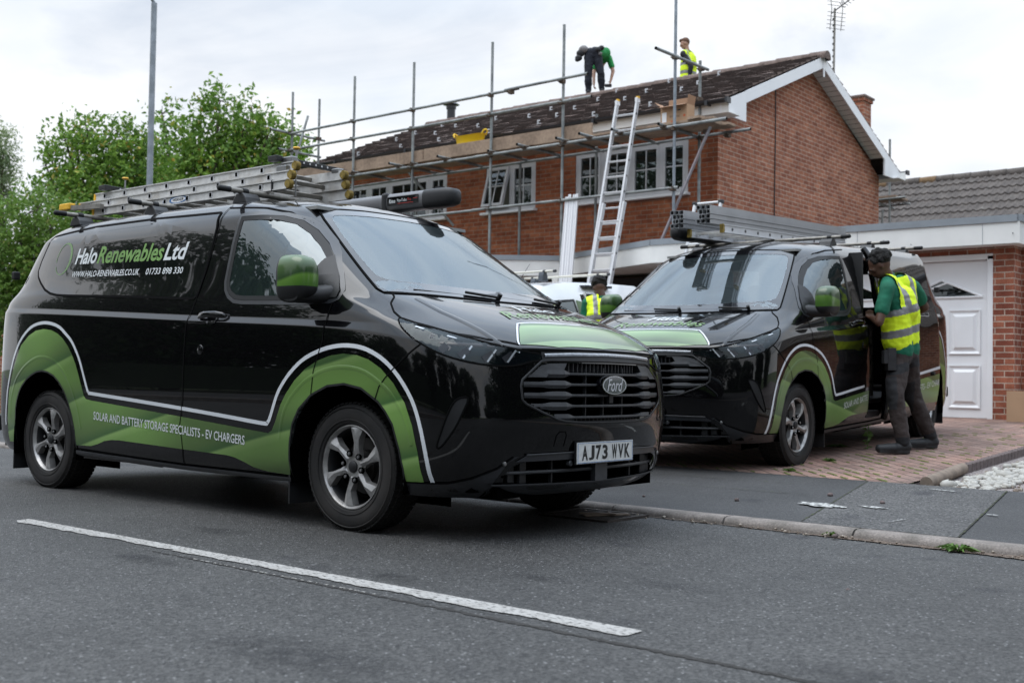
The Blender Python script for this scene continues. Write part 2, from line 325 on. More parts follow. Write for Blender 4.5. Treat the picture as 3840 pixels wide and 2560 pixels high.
def make_body():
    R = body_table(); bm = bmesh.new(); nc = len(R[0]); V = {}
    def vert(x, y, z):
        k = (round(x, 4), round(y, 4), round(z, 4))
        if k not in V: V[k] = bm.verts.new(k)
        return V[k]
    cl = bm.edges.layers.float.new('crease_edge')
    for s in (1, -1):
        G = [[vert(x, y*s, z) for x, y, z in row] for row in R]
        for r in range(17):
            for c in range(nc-1):
                q = [G[r][c], G[r][c+1], G[r+1][c+1], G[r+1][c]]
                u = []
                for v in q:
                    if v not in u: u.append(v)
                if len(u) < 3: continue
                if s < 0: u.reverse()
                try: bm.faces.new(u)
                except ValueError: pass
        def cr(r, c0, c1, w):
            for c in range(c0, c1):
                e = bm.edges.get((G[r][c], G[r][c+1])) if G[r][c] != G[r][c+1] else None
                if e: e[cl] = w
        cr(7, 0, 4, .55); cr(7, 4, 13, .72); cr(8, 5, 12, .55); cr(10, 0, 5, .5); cr(4, 0, 4, .35); cr(3, 0, 3, .5); cr(10, 6, 11, .35); cr(13, 5, 12, .45); cr(0, 0, 14, 1)
        for r in range(9, 13):
            for c_, w_ in ((5, .45), (4, .3)):
                ee = bm.edges.get((G[r][c_], G[r+1][c_]))
                if ee: ee[cl] = w_
    me = bpy.data.meshes.new('van_body'); bm.to_mesh(me); bm.free()
    o = bpy.data.objects.new('tmp', me); COL.objects.link(o)
    s = o.modifiers.new('s', 'SUBSURF'); s.levels = 4; s.render_levels = 4
    bpy.context.view_layer.update()
    m2 = bpy.data.meshes.new_from_object(o.evaluated_get(bpy.context.evaluated_depsgraph_get()))
    bpy.data.objects.remove(o); m2.name = 'body'; return m2
BODY = make_body()
_b = bmesh.new(); _b.from_mesh(BODY); bmesh.ops.recalc_face_normals(_b, faces=_b.faces)
BVH = BVHTree.FromBMesh(_b); _b.free()
class Proj:
    """2D chart -> van surface. kind: 'R','L' sides (u=x, v=z); 'F' front (u=y, v=z); 'T' top (u=y, v=-x); 'D' diagonal left/right corner (u, z)"""
    def __init__(s, k, side=1):
        s.k = k; s.side = side
        s.d = {'R': Vector((0, 1, 0)), 'L': Vector((0, -1, 0)), 'F': Vector((-1, 0, 0)), 'B': Vector((1, 0, 0)), 'T': Vector((0, 0, -1)), 'D': Vector((-.64, -.768*side, 0))}[k]
    def org(s, u, v):
        if s.k == 'R': return Vector((u, -3, v))
        if s.k == 'L': return Vector((u, 3, v))
        if s.k == 'F': return Vector((4, u, v))
        if s.k == 'B': return Vector((-8, u, v))
        if s.k == 'T': return Vector((-v, u, 4))
        return Vector((-.768*u, .64*u*s.side, v)) - s.d*4
    def uv(s, p):
        p = Vector(p); return (-.768*p.x + .64*p.y*s.side, p.z)
    def hit(s, u, v, off):
        o = s.org(u, v); h = BVH.ray_cast(o, s.d, 9)
        if h[0] is None:
            h = BVH.find_nearest(o + s.d*(2.05 if s.k in 'RL' else 3.2))
        n = h[1]
        if n.dot(s.d) > 0: n = -n
        return h[0] + n*off
def grid_cut(me_or_poly, step):
    bm = bmesh.new()
    if isinstance(me_or_poly, list):
        vs = [bm.verts.new((u, v, 0)) for u, v in me_or_poly]; bm.faces.new(vs)
        bmesh.ops.triangulate(bm, faces=bm.faces[:])
    else: bm.from_mesh(me_or_poly)
    if step:
        xs = [v.co.x for v in bm.verts]; ys = [v.co.y for v in bm.verts]
        for ax, (a, b) in enumerate(((min(xs), max(xs)), (min(ys), max(ys)))):
            k = math.ceil(a/step)*step + 1e-5
            while k < b:
                no = (1, 0, 0) if ax == 0 else (0, 1, 0)
                bmesh.ops.bisect_plane(bm, geom=bm.verts[:]+bm.edges[:]+bm.faces[:], plane_co=(k, k, 0), plane_no=no)
                k += step
    return bm
def finish(bm, P, name, mt, parent, smooth=True):
    bm.normal_update()
    for f in bm.faces:
        f.smooth = smooth
        if f.normal.dot(P.d) > 0: f.normal_flip()
    me = bpy.data.meshes.new(name); bm.to_mesh(me); bm.free(); me.materials.append(mt)
    o = bpy.data.objects.new(name, me); COL.objects.link(o); o.parent = parent; return o
def decal(name, P, poly, mt, parent, off=.003, step=.06):
    poly = [tuple(p) for p in poly]
    bm = grid_cut(poly, step)
    for v in bm.verts: v.co = P.hit(v.co.x, v.co.y, off)
    return finish(bm, P, name, mt, parent)
def resample(pts, step, closed=False):
    pts = [Vector(p).to_2d() if len(p) > 2 else Vector(p) for p in pts]
    if closed: pts = pts + [pts[0]]
    o = [pts[0]]
    for a, b in zip(pts, pts[1:]):
        n = max(1, int((b-a).length/step))
        for i in range(1, n+1): o.append(a.lerp(b, i/n))
    if closed: o.pop()
    return o
def strip_bm(P, pts, w, off, closed=False, bm=None, side=0., height=0.):
    """ribbon of width w along a 2D polyline, draped on the body; side shifts it sideways; height>0 gives a raised bead"""
    pts = resample(pts, .022, closed); n = len(pts); bm = bm or bmesh.new(); L = []
    for i, p in enumerate(pts):
        a = pts[(i-1) % n] if closed or i else p; b = pts[(i+1) % n] if closed or i < n-1 else p
        t = (b-a).normalized(); nn = Vector((-t.y, t.x))
        q = [P.hit(*(p+nn*(side-w/2)), off), P.hit(*(p+nn*(side+w/2)), off)]
        if height:
            q = [q[0], P.hit(*(p+nn*side), off+height), q[1]]
        L.append([bm.verts.new(x) for x in q])
    for i in range(n if closed else n-1):
        a, b = L[i], L[(i+1) % n]
        for j in range(len(a)-1): bm.faces.new((a[j], b[j], b[j+1], a[j+1]))
    return bm
def strip(name, P, pts, w, mt, parent, off=.004, closed=False, side=0., height=0.):
    return finish(strip_bm(P, pts, w, off, closed, None, side, height), P, name, mt, parent)
def strips(name, P, lines, w, mt, parent, off=.0035):
    bm = bmesh.new()
    for l in lines: strip_bm(P, l, w, off, False, bm)
    return finish(bm, P, name, mt, parent)
def decal_text(name, P, txt, a, b, h, mt, parent, shear=0, bold=0, off=.0045, step=.12, mir=False):
    """text whose baseline runs a->b in chart coordinates; mir: chart u runs against the reading direction"""
    me, x0, x1, y0, y1 = text_mesh(txt, shear, bold)
    a = Vector(a); b = Vector(b); t = (b-a); L = t.length; t /= L; n = Vector((-t.y, t.x)) if not mir else Vector((t.y, -t.x))
    for v in me.vertices:
        p = a + t*((v.co.x-x0)/(x1-x0)*L) + n*((v.co.y-y0)/(y1-y0)*h); v.co = (p.x, p.y, 0)
    bm = grid_cut(me, step)
    for v in bm.verts: v.co = P.hit(v.co.x, v.co.y, off)
    return finish(bm, P, name, mt, parent, smooth=False)
# ---------------------------------------------------------------- side charts (x, z) measured on the van's right side
WIN_P = [(-3.297,1.781),(-2.749,1.812),(-2.008,1.812),(-1.299,1.795),(-1.282,1.70),(-1.289,1.626),(-1.313,1.457),(-1.345,1.31),(-1.372,1.272),(-1.43,1.268),(-2.011,1.298),(-2.85,1.333),(-3.0,1.342),(-3.10,1.357),(-3.20,1.388),(-3.30,1.44),(-3.37,1.488),(-3.398,1.53),(-3.385,1.60),(-3.345,1.70),(-3.325,1.758)]
GLASS = [(-1.055,1.748),(-.90,1.745),(-.75,1.735),(-.62,1.703),(-.50,1.640),(-.38,1.555),(-.30,1.485),(-.18,1.36),(-.105,1.27),(-.11,1.238),(-.16,1.227),(-.381,1.226),(-.90,1.243),(-.98,1.252),(-1.035,1.280),(-1.068,1.315),(-1.082,1.36),(-1.080,1.464),(-1.072,1.60)]
WS_STR = [(-3.665,.42),(-3.671,.459),(-3.640,.60),(-3.618,.683),(-3.535,.872),(-3.433,1.015),(-3.307,1.102),(-3.20,1.138),(-3.08,1.150),(-2.962,1.14),(-2.86,1.115),(-2.781,1.074),(-2.70,1.025),(-2.641,.969),(-2.585,.90),(-2.541,.826),(-2.475,.70),(-2.455,.678),(-2.42,.672),(-1.92,.640),(-1.396,.604),(-.975,.572),(-.64,.545),(-.60,.552),(-.575,.585),(-.525,.69),(-.483,.752),(-.41,.827),(-.312,.896),(-.215,.936),(-.107,.964),(.012,.976),(.129,.968),(.231,.941),(.331,.893),(.428,.816),(.513,.708),(.561,.592),(.590,.453),(.602,.300)]
ARCH_F = [(.444,.285),(.443,.36),(.425,.455),(.383,.578),(.335,.64),(.284,.688),(.158,.754),(.029,.775),(-.103,.762),(-.232,.712),(-.335,.632),(-.39,.55),(-.418,.445),(-.428,.36),(-.428,.26)]
ARCH_R = [(-2.647,.30),(-2.650,.42),(-2.674,.515),(-2.715,.60),(-2.769,.678),(-2.835,.738),(-2.913,.783),(-3.0,.808),(-3.079,.816),(-3.155,.808),(-3.226,.787),(-3.30,.755),(-3.374,.706),(-3.42,.66),(-3.458,.598),(-3.480,.54),(-3.492,.45),(-3.495,.30)]
GREEN = [(-3.635,.30),(-3.632,.459),(-3.607,.60),(-3.585,.68),(-3.50,.86),(-3.405,.993),(-3.29,1.062),(-3.19,1.096),(-3.08,1.106),(-2.97,1.097),(-2.88,1.072),(-2.81,1.038),(-2.735,.985),(-2.68,.93),(-2.628,.865),(-2.585,.79),(-2.515,.655),(-2.49,.634),(-2.42,.626),(-1.427,.556),(-.60,.492),(-.565,.508),(-.535,.555),(-.485,.655),(-.44,.715),(-.37,.787),(-.28,.852),(-.19,.894),(-.09,.922),(.01,.933),(.12,.925),(.21,.902),(.30,.858),(.39,.786),(.470,.687),(.516,.578),(.545,.45),(.556,.300)] \
  + ARCH_F[:-1] + [(-.428,.268),(-.641,.276),(-.75,.292),(-.846,.322),(-.92,.340),(-.988,.348),(-1.439,.360),(-2.106,.380),(-2.2,.378),(-2.287,.367),(-2.37,.343),(-2.456,.326),(-2.647,.322)] + ARCH_R[1:]
SEAM_B = [(-1.256,1.845),(-1.262,1.70),(-1.278,1.587),(-1.31,1.43),(-1.348,1.285),(-1.385,1.17),(-1.395,1.10),(-1.398,.87),(-1.402,.66),(-1.42,.56),(-1.435,.50),(-1.42,.42),(-1.418,.36),(-1.440,.25)]
SEAM_F = [(-.133,1.205),(-.15,1.13),(-.155,1.0),(-.185,.92),(-.215,.84),(-.232,.714)]
# ---------------------------------------------------------------- front charts (y, z)
def mirror_y(pts): return [(-y, z) for y, z in reversed(pts)]
GR_H = [(0,.592),(.24,.594),(.37,.602),(.42,.612),(.52,.650),(.610,.690),(.632,.712),(.634,.78),(.622,.812),(.55,.866),(.495,.906),(.44,.912),(0,.916)]
GRILLE = GR_H + mirror_y(GR_H[1:-1])
LG_H = [(0,.285),(.5,.288),(.70,.300),(.72,.33),(.66,.388),(.56,.405),(0,.408)]
LOWER = LG_H + mirror_y(LG_H[1:-1])

def make_van(root, left_open=False):
    # ---- shell with window, grille, arch openings
    bm = bmesh.new(); bm.from_mesh(BODY); bmesh.ops.recalc_face_normals(bm, faces=bm.faces)
    gl_in = [(-1.045,1.735),(-.76,1.718),(-.62,1.68),(-.50,1.615),(-.40,1.545),(-.3,1.455),(-.16,1.31),(-.15,1.25),(-.381,1.238),(-.90,1.256),(-1.0,1.275),(-1.06,1.34),(-1.06,1.464)]
    archF = ARCH_F + [(-.44,.1),(.46,.1)]; archR = ARCH_R + [(-3.5,.1),(-2.64,.1)]
    kill = []
    for f in bm.faces:
        c = f.calc_center_median(); n = f.normal; dead = False
        if abs(c.y) > .70:
            if inpoly(c.x, c.z, gl_in): dead = True
            if abs(c.y) > .8 and (inpoly(c.x, c.z, archF) or inpoly(c.x, c.z, archR)): dead = True
            if left_open and c.y > .5 and -1.66 < c.x < -1.36 and .30 < c.z < 1.80: dead = True
        if c.x > .7 and (inpoly(c.y*1.03, c.z, GRILLE) and inpoly(c.y, c.z+.012, GRILLE) and inpoly(c.y, c.z-.012, GRILLE)): dead = True
        if c.x > .7 and inpoly(c.y*1.03, c.z, LOWER): dead = True
        # windscreen
        if 1.295 < c.z < 1.79 and c.x > -.66 and abs(c.y) < .78-.36*max(0, (c.z-1.27))-.03 and n.x > .25: dead = True
        if c.x < -3.99 and False: dead = True
        if left_open and c.x < -3.6 and 1.36 < c.z < 1.72 and abs(c.y) < .62: dead = True
        if dead: kill.append(f)
    bmesh.ops.delete(bm, geom=kill, context='FACES')
    for f in bm.faces: f.smooth = True
    me = bpy.data.meshes.new('body'); bm.to_mesh(me); bm.free(); me.materials.append(M['black_paint'])
    body = bpy.data.objects.new('body', me); COL.objects.link(body); body.parent = root
    PF, PT = Proj('F'), Proj('T')
    for k in ('R', 'L'):
        P = Proj(k); sg = -1 if k == 'R' else 1
        arches(root, sg)
        opened = left_open and k == 'L'
        # window panel, glass and seals
        o = decal('side_panel', P, WIN_P if not opened else [p for p in WIN_P if p[0] < -1.45] + [], M['panel_gloss'], root, .004, .07) if not opened else None
        if not opened: strip('panel_seal', P, WIN_P, .016, M['seam'], root, .0045, True)
        decal('door_window', P, GLASS, M['glass'], root, .002, .06)
        strip('window_seal', P, GLASS, .026, M['rubber'], root, .0042, True, side=-.012)
        strip('window_trim', P, GLASS, .022, M['plastic_l'], root, .0040, True, side=.014)
        # livery
        if not opened:
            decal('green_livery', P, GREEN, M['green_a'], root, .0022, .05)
            strip('white_livery_stripe', P, catmull([(x, z, 0) for x, z in WS_STR], 3), .022, M['white_vinyl'], root, .0028)
        else:
            for cut, sgn in ((-1.36, 1), (-3.02, -1)):
                bmg = grid_cut([tuple(p) for p in GREEN], .05)
                bmesh.ops.bisect_plane(bmg, geom=bmg.verts[:]+bmg.edges[:]+bmg.faces[:], plane_co=(cut, 0, 0), plane_no=(-sgn, 0, 0), clear_outer=True)
                for v in bmg.verts: v.co = P.hit(v.co.x, v.co.y, .0022)
                finish(bmg, P, 'green_livery', M['green_a'], root)
                S2 = [p for p in catmull([(x, z, 0) for x, z in WS_STR], 3) if (p[0]-cut)*sgn > 0]
                strip('white_livery_stripe', P, S2, .022, M['white_vinyl'], root, .0028)
        # raised arch lips
        if not opened or True:
            for nm_, A_, cx_, cz_ in (('arch_flare', ARCH_F[1:-1], .008, .338), ('arch_flare', ARCH_R[1:-1], -3.07, .34)):
                pts_ = [(cx_+(x-cx_)*1.20, cz_+(z-cz_)*1.20) for x, z in A_ if z > .40]
                strip(nm_, P, catmull([(x, z, 0) for x, z in pts_], 3), .024, M['green_a'], root, .0024, height=.003)
        strip('arch_lip', P, ARCH_F, .012, M['plastic_d'], root, .003, side=.0)
        strip('arch_lip', P, ARCH_R, .012, M['plastic_d'], root, .003)
        # seams
        L = [SEAM_F, [(.556,.984),(.47,.92),(.404,.869),(.332,.809),(.29,.765),(.262,.70)]]
        if not opened: L += [SEAM_B]
        L += [[(-.428,.262),(-1.44,.262),(-2.64,.30)]]
        strips('panel_seams', P, L, .0075, M['seam'], root)
        # roof ditch line
        strip('roof_seam', P, [(-.42,1.585),(-.57,1.69),(-.74,1.763),(-.92,1.80),(-1.26,1.825)], .008, M['seam'], root, .003)
        strip('sill_trim', P, [(-.43,.243),(-1.44,.247),(-2.645,.276)], .035, M['plastic_l'], root, .012, height=.01)
        # door handle
        x0, z0 = -1.15, 1.146
        def hp(u, v, off): return P.hit(u, v, off)
        hb = MB()
        cup = [(x0+.055*cos(a)*(1 if abs(cos(a)) < .99 else 1), z0+.045*sin(a)) for a in [2*pi*i/20 for i in range(20)]]
        if not False:
            decal('handle_recess', P, cup, M['black_clean'], root, .0035, .03)
            prof = [(-.125,.012),(-.10,.019),(-.05,.020),(0,.019),(.06,.020),(.105,.019),(.13,.012)]
            ring = []
            for du, hh in prof:
                of = .012 + .026*max(0, 1-(abs(du)/.125)**3)
                c = hp(x0+du, z0, of); ring.append((c, hh, of))
            vs = []; n = 10
            for c, hh, of in ring:
                for i in range(n):
                    a = 2*pi*i/n; vs.append((c.x, c.y+sg*.009*cos(a), c.z+hh*sin(a)))
            fs = [(j*n+i, j*n+(i+1) % n, (j+1)*n+(i+1) % n, (j+1)*n+i) for j in range(len(ring)-1) for i in range(n)] + [tuple(range(n)), tuple(range((len(ring)-1)*n, len(ring)*n))]
            hb.add(vs, fs, M['black_clean']); hb.build('door_handle', root, smooth=60)
        c = hp(-1.237, .956, .002)
        lk = MB(); lk.lathe([(.0, .006), (.012, .006), (.018, .004), (.028, .003), (.030, 0)], M['black_clean'], c=(c.x, c.y, c.z), axis='Y', n=20)
        if sg < 0:
            lk.v = [(x, c.y-(y-c.y), z) for x, y, z in lk.v]
        lk.build('door_lock', root, smooth=40)
        mirror(root, sg, sg > 0 and not left_open)
        # mud flaps
        for fx in (-.455, -3.52):
            MB().box((fx, sg*.86, .24), (.012, .20, .26), M['plastic_d']).build('mud_flap', root)
        # headlight
        PD = Proj('D', sg)
        H3 = [(.925,.482,.938),(.905,.60,.955),(.845,.74,.980),(.735,.865,1.018),(.60,.945,1.062),(.50,.98,1.088),(.40,.995,1.113),(.43,1.0,1.065),(.50,1.0,1.015),(.60,.99,.965),(.69,.96,.925),(.79,.885,.893),(.87,.77,.878),(.90,.66,.883),(.92,.56,.905),(.93,.49,.912)]
        hl = catmull([(*PD.uv((x, y*sg, z)), 0) for x, y, z in H3], 3, True)
        hl2 = [(p.x, p.y) for p in hl]
        decal('headlight', PD, hl2, M['lens_panel'], root, .004, .04)
        strip('headlight_seal', PD, hl2, .009, M['seam'], root, .0045, True)
        lp = headlight_inner(PD, sg, root)
        # air curtain slot
        sl = catmull([(*PD.uv(p), 0) for p in ((.80,.905*sg,.718),(.765,.945*sg,.712),(.735,.965*sg,.66),(.70,.98*sg,.56),(.675,.985*sg,.485),(.69,.975*sg,.478),(.745,.945*sg,.56),(.78,.925*sg,.64))], 3, True)
        decal('air_slot', PD, [(p.x, p.y) for p in sl], M['plastic_d'], root, .003, .03)
        strip('air_slot_lip', PD, [(p.x, p.y) for p in sl], .010, M['seam'], root, .0045, True, height=.003)
        # black plastic lower corner of the bumper (swoops up to the plate line)
        low = [PD.uv(p) for p in ((.90,.63*sg,.430),(.885,.655*sg,.428),(.86,.75*sg,.372),(.79,.86*sg,.325),(.70,.93*sg,.300),(.60,.97*sg,.296),(.44,.985*sg,.293))]
        bot = [PD.uv(p) for p in ((.42,.93*sg,.228),(.60,.86*sg,.222),(.72,.72*sg,.222),(.80,.72*sg,.290),(.83,.71*sg,.33),(.86,.665*sg,.40))]
        decal('bumper_corner', PD, [tuple(p) for p in low+bot], M['plastic_l'], root, .0028, .04)
        strip('bumper_corner_edge', PD, low[1:], .008, M['seam'], root, .0045)
        MB().lathe([(.011, 0), (.011, .008), (.007, .010), (0, .010)], M['steel'], c=tuple(Proj('F').hit(sg*.70, .395, 0)), axis='X', n=14).build('parking_sensor', root, smooth=40)
    # ---- front: lower bumper band, plate, grille
    band = [(-.60,.288),(-.60,.43),(0,.432),(.60,.43),(.60,.288),(.72,.225),(.4,.222),(0,.222),(-.4,.222),(-.72,.225)]
    up_b = [(-.64,.405),(-.585,.432),(0,.440),(.585,.432),(.64,.405),(.56,.404),(0,.407),(-.56,.404)]
    decal('bumper_trim', PF, up_b, M['plastic_l'], root, .006, .06)
    strip('bumper_trim_edge', PF, [(-.585,.437),(0,.445),(.585,.437)], .009, M['plastic'], root, .011, height=.004)
    lipb = [(-.76,.300),(-.70,.292),(0,.286),(.70,.292),(.76,.300),(.70,.225),(.4,.222),(0,.222),(-.4,.222),(-.70,.225)]
    decal('bumper_lip', PF, lipb, M['plastic_l'], root, .005, .06)
    strip('bumper_lip_edge', PF, [(-.74,.292),(0,.281),(.74,.292)], .010, M['plastic'], root, .010, height=.004)
    tow = [(-.41,.475),(-.41,.53),(-.395,.55),(-.355,.55),(-.34,.53),(-.34,.475)]
    strip('tow_cover_seam', PF, tow, .005, M['seam'], root, .002)
    grille_parts(root, PF)
    # bonnet: livery, text, shut line, light bar
    hood_l = [(y, -x) for y, x in ((-.59,.868),(-.36,.934),(0,.961),(.36,.934),(.59,.868),(.575,.85),(.49,.775),(.42,.727),(0,.742),(-.42,.727),(-.49,.775),(-.575,.85))]
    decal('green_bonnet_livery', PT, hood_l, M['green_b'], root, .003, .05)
    strip('white_bonnet_stripe', PT, [(y, -x) for y, x in ((-.600,.866),(-.583,.842),(-.495,.765),(-.44,.722),(-.38,.718),(0,.728),(.38,.718),(.44,.722),(.495,.765),(.583,.842),(.600,.866))], .010, M['white_vinyl'], root, .0035)
    decal_text('bonnet_text', PT, 'Halo', (-.17, -.525), (.17, -.525), .10, M['text_white'], root, shear=.25, bold=.006)
    decal_text('bonnet_text', PT, 'Renewables', (-.42, -.655), (.42, -.655), .105, M['text_green_l'], root, shear=.25, bold=.006)
    hs = [(.955,.0),(.947,.36),(.925,.5)]
    shut = [(.60,.864),(.74,.775),(.84,.67),(.905,.55),(.935,.45)]
    hl_ = [(y, -x) for y, x in shut]; strips('bonnet_seam', PT, [hl_], .009, M['seam'], root); strips('bonnet_seam', PT, [[(-a, b) for a, b in reversed(hl_)]], .009, M['seam'], root); strip('bonnet_seam', PF, [(-.60,.964),(-.36,.967),(0,.969),(.36,.967),(.60,.964)], .010, M['seam'], root, .003)
    for sg in (1, -1):
        strips('bonnet_seam', PT, [[(sg*y, -x) for y, x in ((.935,.45),(.93,.36),(.905,.28),(.86,.21),(.80,.175),(.78,.14))]], .009, M['seam'], root)
        # crisp bonnet fold
        strip('bonnet_fold', PT, [(sg*y, -x) for y, x in ((.70,.84),(.72,.66),(.73,.45),(.71,.25))], .035, M['black_paint'], root, .001, height=.006)
    strip('light_bar', PF, [(-.475,.936),(-.3,.943),(0,.947),(.3,.943),(.475,.936)], .016, M['light_bar'], root, .010, height=.006)
    strip('light_bar_backing', PF, [(-.49,.930),(-.3,.935),(0,.938),(.3,.935),(.49,.930)], .045, M['plastic_d'], root, .005)
    # windscreen
    wsy = [(-.81,1.262),(-.62,1.262),(-.3,1.256),(0,1.254),(.3,1.256),(.62,1.262),(.81,1.262),(.815,1.285),(.765,1.42),(.70,1.60),(.655,1.72),(.625,1.775),(.58,1.797),(.3,1.813),(0,1.818),(-.3,1.813),(-.58,1.797),(-.625,1.775),(-.655,1.72),(-.70,1.60),(-.765,1.42),(-.815,1.285)]
    decal('windscreen', PF, wsy, M['glass_ws'], root, .003, .07)
    inn = [(-.70,1.335),(-.3,1.323),(0,1.320),(.3,1.323),(.70,1.335),(.735,1.350),(.74,1.37),(.70,1.50),(.655,1.63),(.615,1.715),(.59,1.745),(.55,1.757),(.3,1.772),(0,1.777),(-.3,1.772),(-.55,1.757),(-.59,1.745),(-.615,1.715),(-.655,1.63),(-.70,1.50),(-.74,1.37),(-.735,1.350)]
    bmf = bmesh.new(); a = resample(wsy, .03, True); 
    b_ = []
    for p in a:   # nearest matching point on the inner outline by angle about the centre
        c = Vector((0, 1.52)); d = p-c; best = None
        for q, r in zip(inn, inn[1:]+inn[:1]):
            q = Vector(q)-c; r = Vector(r)-c; e = r-q; den = d.x*e.y-d.y*e.x
            if abs(den) < 1e-9: continue
            t = (q.x*e.y-q.y*e.x)/den; s_ = (q.x*d.y-q.y*d.x)/den
            if t > 0 and -1e-6 <= s_ <= 1+1e-6: best = c+d*t
        b_.append(best or p)
    va = [bmf.verts.new(PF.hit(p.x, p.y, .0045)) for p in a]; vb = [bmf.verts.new(PF.hit(p.x, p.y, .0045)) for p in b_]
    for i in range(len(a)): j = (i+1) % len(a); bmf.faces.new((va[i], va[j], vb[j], vb[i]))
    finish(bmf, PF, 'windscreen_border', M['panel_gloss'], root)
    strip('windscreen_seal', PF, wsy, .010, M['seam'], root, .005, True)
    # scuttle and wipers
    for (y0, x0, z0, y1, z1) in ((.60,.20,1.262,.02,1.278),(-.02,.24,1.262,-.60,1.282)):
        w = MB(); p0 = PF.hit(y0, z0, .02); p1 = PF.hit(y1, z1, .012)
        w.tube(p0, p0.lerp(p1, .45)+Vector((.01, 0, .01)), .008, M['rubber'], 8); 
        pts = [PF.hit(y0+(y1-y0)*t, z0+(z1-z0)*t, .007) for t in (.1, .3, .5, .7, .9, 1.05)]
        w.path(pts, .0045, M['rubber'], 6); w.tube(p0+Vector((-.01, 0, -.01)), p0+Vector((.01, 0, .02)), .014, M['rubber'], 10); w.build('wiper', root, smooth=50)
    # floor pan, dash, bulkhead, seats, wheels
    u = MB(); u.box((-1.6, 0, .30), (4.7, 1.62, .10), M['void']); u.box((.55, 0, .245), (.55, 1.4, .06), M['void'])
    u.box((-2.2, .45, .20), (1.2, .25, .12), M['void']); u.box((-1.0, -.3, .21), (.7, .3, .10), M['void'])
    u.build('underbody', root)
    cab(root, left_open)
    for x, yy, zz in ((0, -.935, .338), (0, .935, .325), (-3.1, -.935, .338), (-3.1, .935, .325)):
        wheel(root, x, yy, zz)
    for x in (-1.28, -2.25, -3.2): roof_bar(root, x)
    # rear lights (mostly seen edge on)
    for sg in (1, -1):
        decal('tail_light', Proj('B'), [(sg*.76, .95), (sg*.84, .95), (sg*.82, 1.36), (sg*.76, 1.36)], M['tail'], root, .006, .06)
    bx = MB().box((-4.03, 0, .42), (.10, 1.7, .12), M['plastic_d']).build('rear_step', root, bevel=.02)
    for sg in (-1, 1): MB().box((-3.90, sg*.79, 1.53), (.05, .05, .06), M['rubber']).build('door_hinge', root, bevel=.01)
M['lens_panel'] = M['lens']; M['badge_ring'] = mat('badge_silver', (.55, .56, .58), rough=.3, metal=.3)
M['text_green_l'] = mat('text_green_light', (.15, .25, .10), rough=.4)
M['light_bar'] = mat('light_bar_clear', (.32, .34, .37), rough=.2, coat=1, noise=(60, .3))
M['tail'] = mat('tail_light', (.25, .01, .01), rough=.2, coat=1)
M['cab_dark'] = mat('cab_trim', (.02, .02, .021), rough=.7)
M['cab_light'] = mat('headlining', (.25, .25, .24), rough=.9)
def arches(root, sg):
    for cx, cz, rx, rz, x0, x1 in ((.008, .338, .437, .438, -.428, .444), (-3.07, .34, .425, .478, -3.495, -2.647)):
        b = MB(); n = 28; vs = []
        for i in range(n+1):
            a = -.25 + (pi+.5)*i/n; vs += [(cx+(rx+.004)*cos(a), sg*(1.004), cz+(rz+.004)*sin(a)), (cx+(rx+.01)*cos(a), sg*.66, cz+(rz+.01)*sin(a))]
            vs[-2] = (vs[-2][0], sg*(.99 if vs[-2][2] > .55 else .975), vs[-2][2])
        b.add(vs, [(2*i, 2*i+1, 2*i+3, 2*i+2) for i in range(n)], M['void'])
        k = len(b.v); b.add([(cx+rx*1.1*cos(pi*i/12), sg*.67, cz+rz*1.05*sin(pi*i/12)) for i in range(13)] + [(cx-rx*1.1, sg*.67, .15), (cx+rx*1.1, sg*.67, .15)], [tuple(range(15))], M['void'])
        b.build('wheel_liner', root, fix=False)
def headlight_inner(P, sg, root):
    m = MB()
    def blade(a, b, w, mt, off=.0055):
        a, b = Vector(P.uv((a[0], a[1]*sg, a[2]))), Vector(P.uv((b[0], b[1]*sg, b[2]))); n = (b-a).normalized(); n = Vector((-n.y, n.x))*w
        q = [a-n, b-n, b+n, a+n]; vs = [P.hit(p.x, p.y, off) for p in q]; m.add(vs, [(0, 1, 2, 3)], mt)
    for (x, y, z) in ((.76, .88, .915), (.83, .78, .900), (.875, .68, .900)):
        blade((x+.012, y-.028, z+.058), (x-.004, y+.018, z-.004), .0045, M['chrome_s']); blade((x+.012, y-.005, z+.040), (x-.006, y+.045, z+.006), .017, M['reflector'])
    blade((.50, .975, 1.068), (.70, .90, 1.010), .0035, M['chrome_s']); blade((.70, .90, 1.010), (.885, .62, .948), .003, M['chrome_s']); blade((.60, .965, 1.02), (.70, .93, .955), .010, M['reflector'])
    blade((.69, .945, .975), (.66, .955, .945), .018, M['reflector'])
    m.build('headlight_reflector', root, fix=False)
M['disc'] = mat('brake_disc', (.05, .047, .045), rough=.5, metal=.6); M['chrome_s'] = mat('reflector_blade', (.36, .38, .40), rough=.25, metal=.5)
M['reflector'] = mat('reflector', (.028, .030, .034), rough=.25, metal=.5)
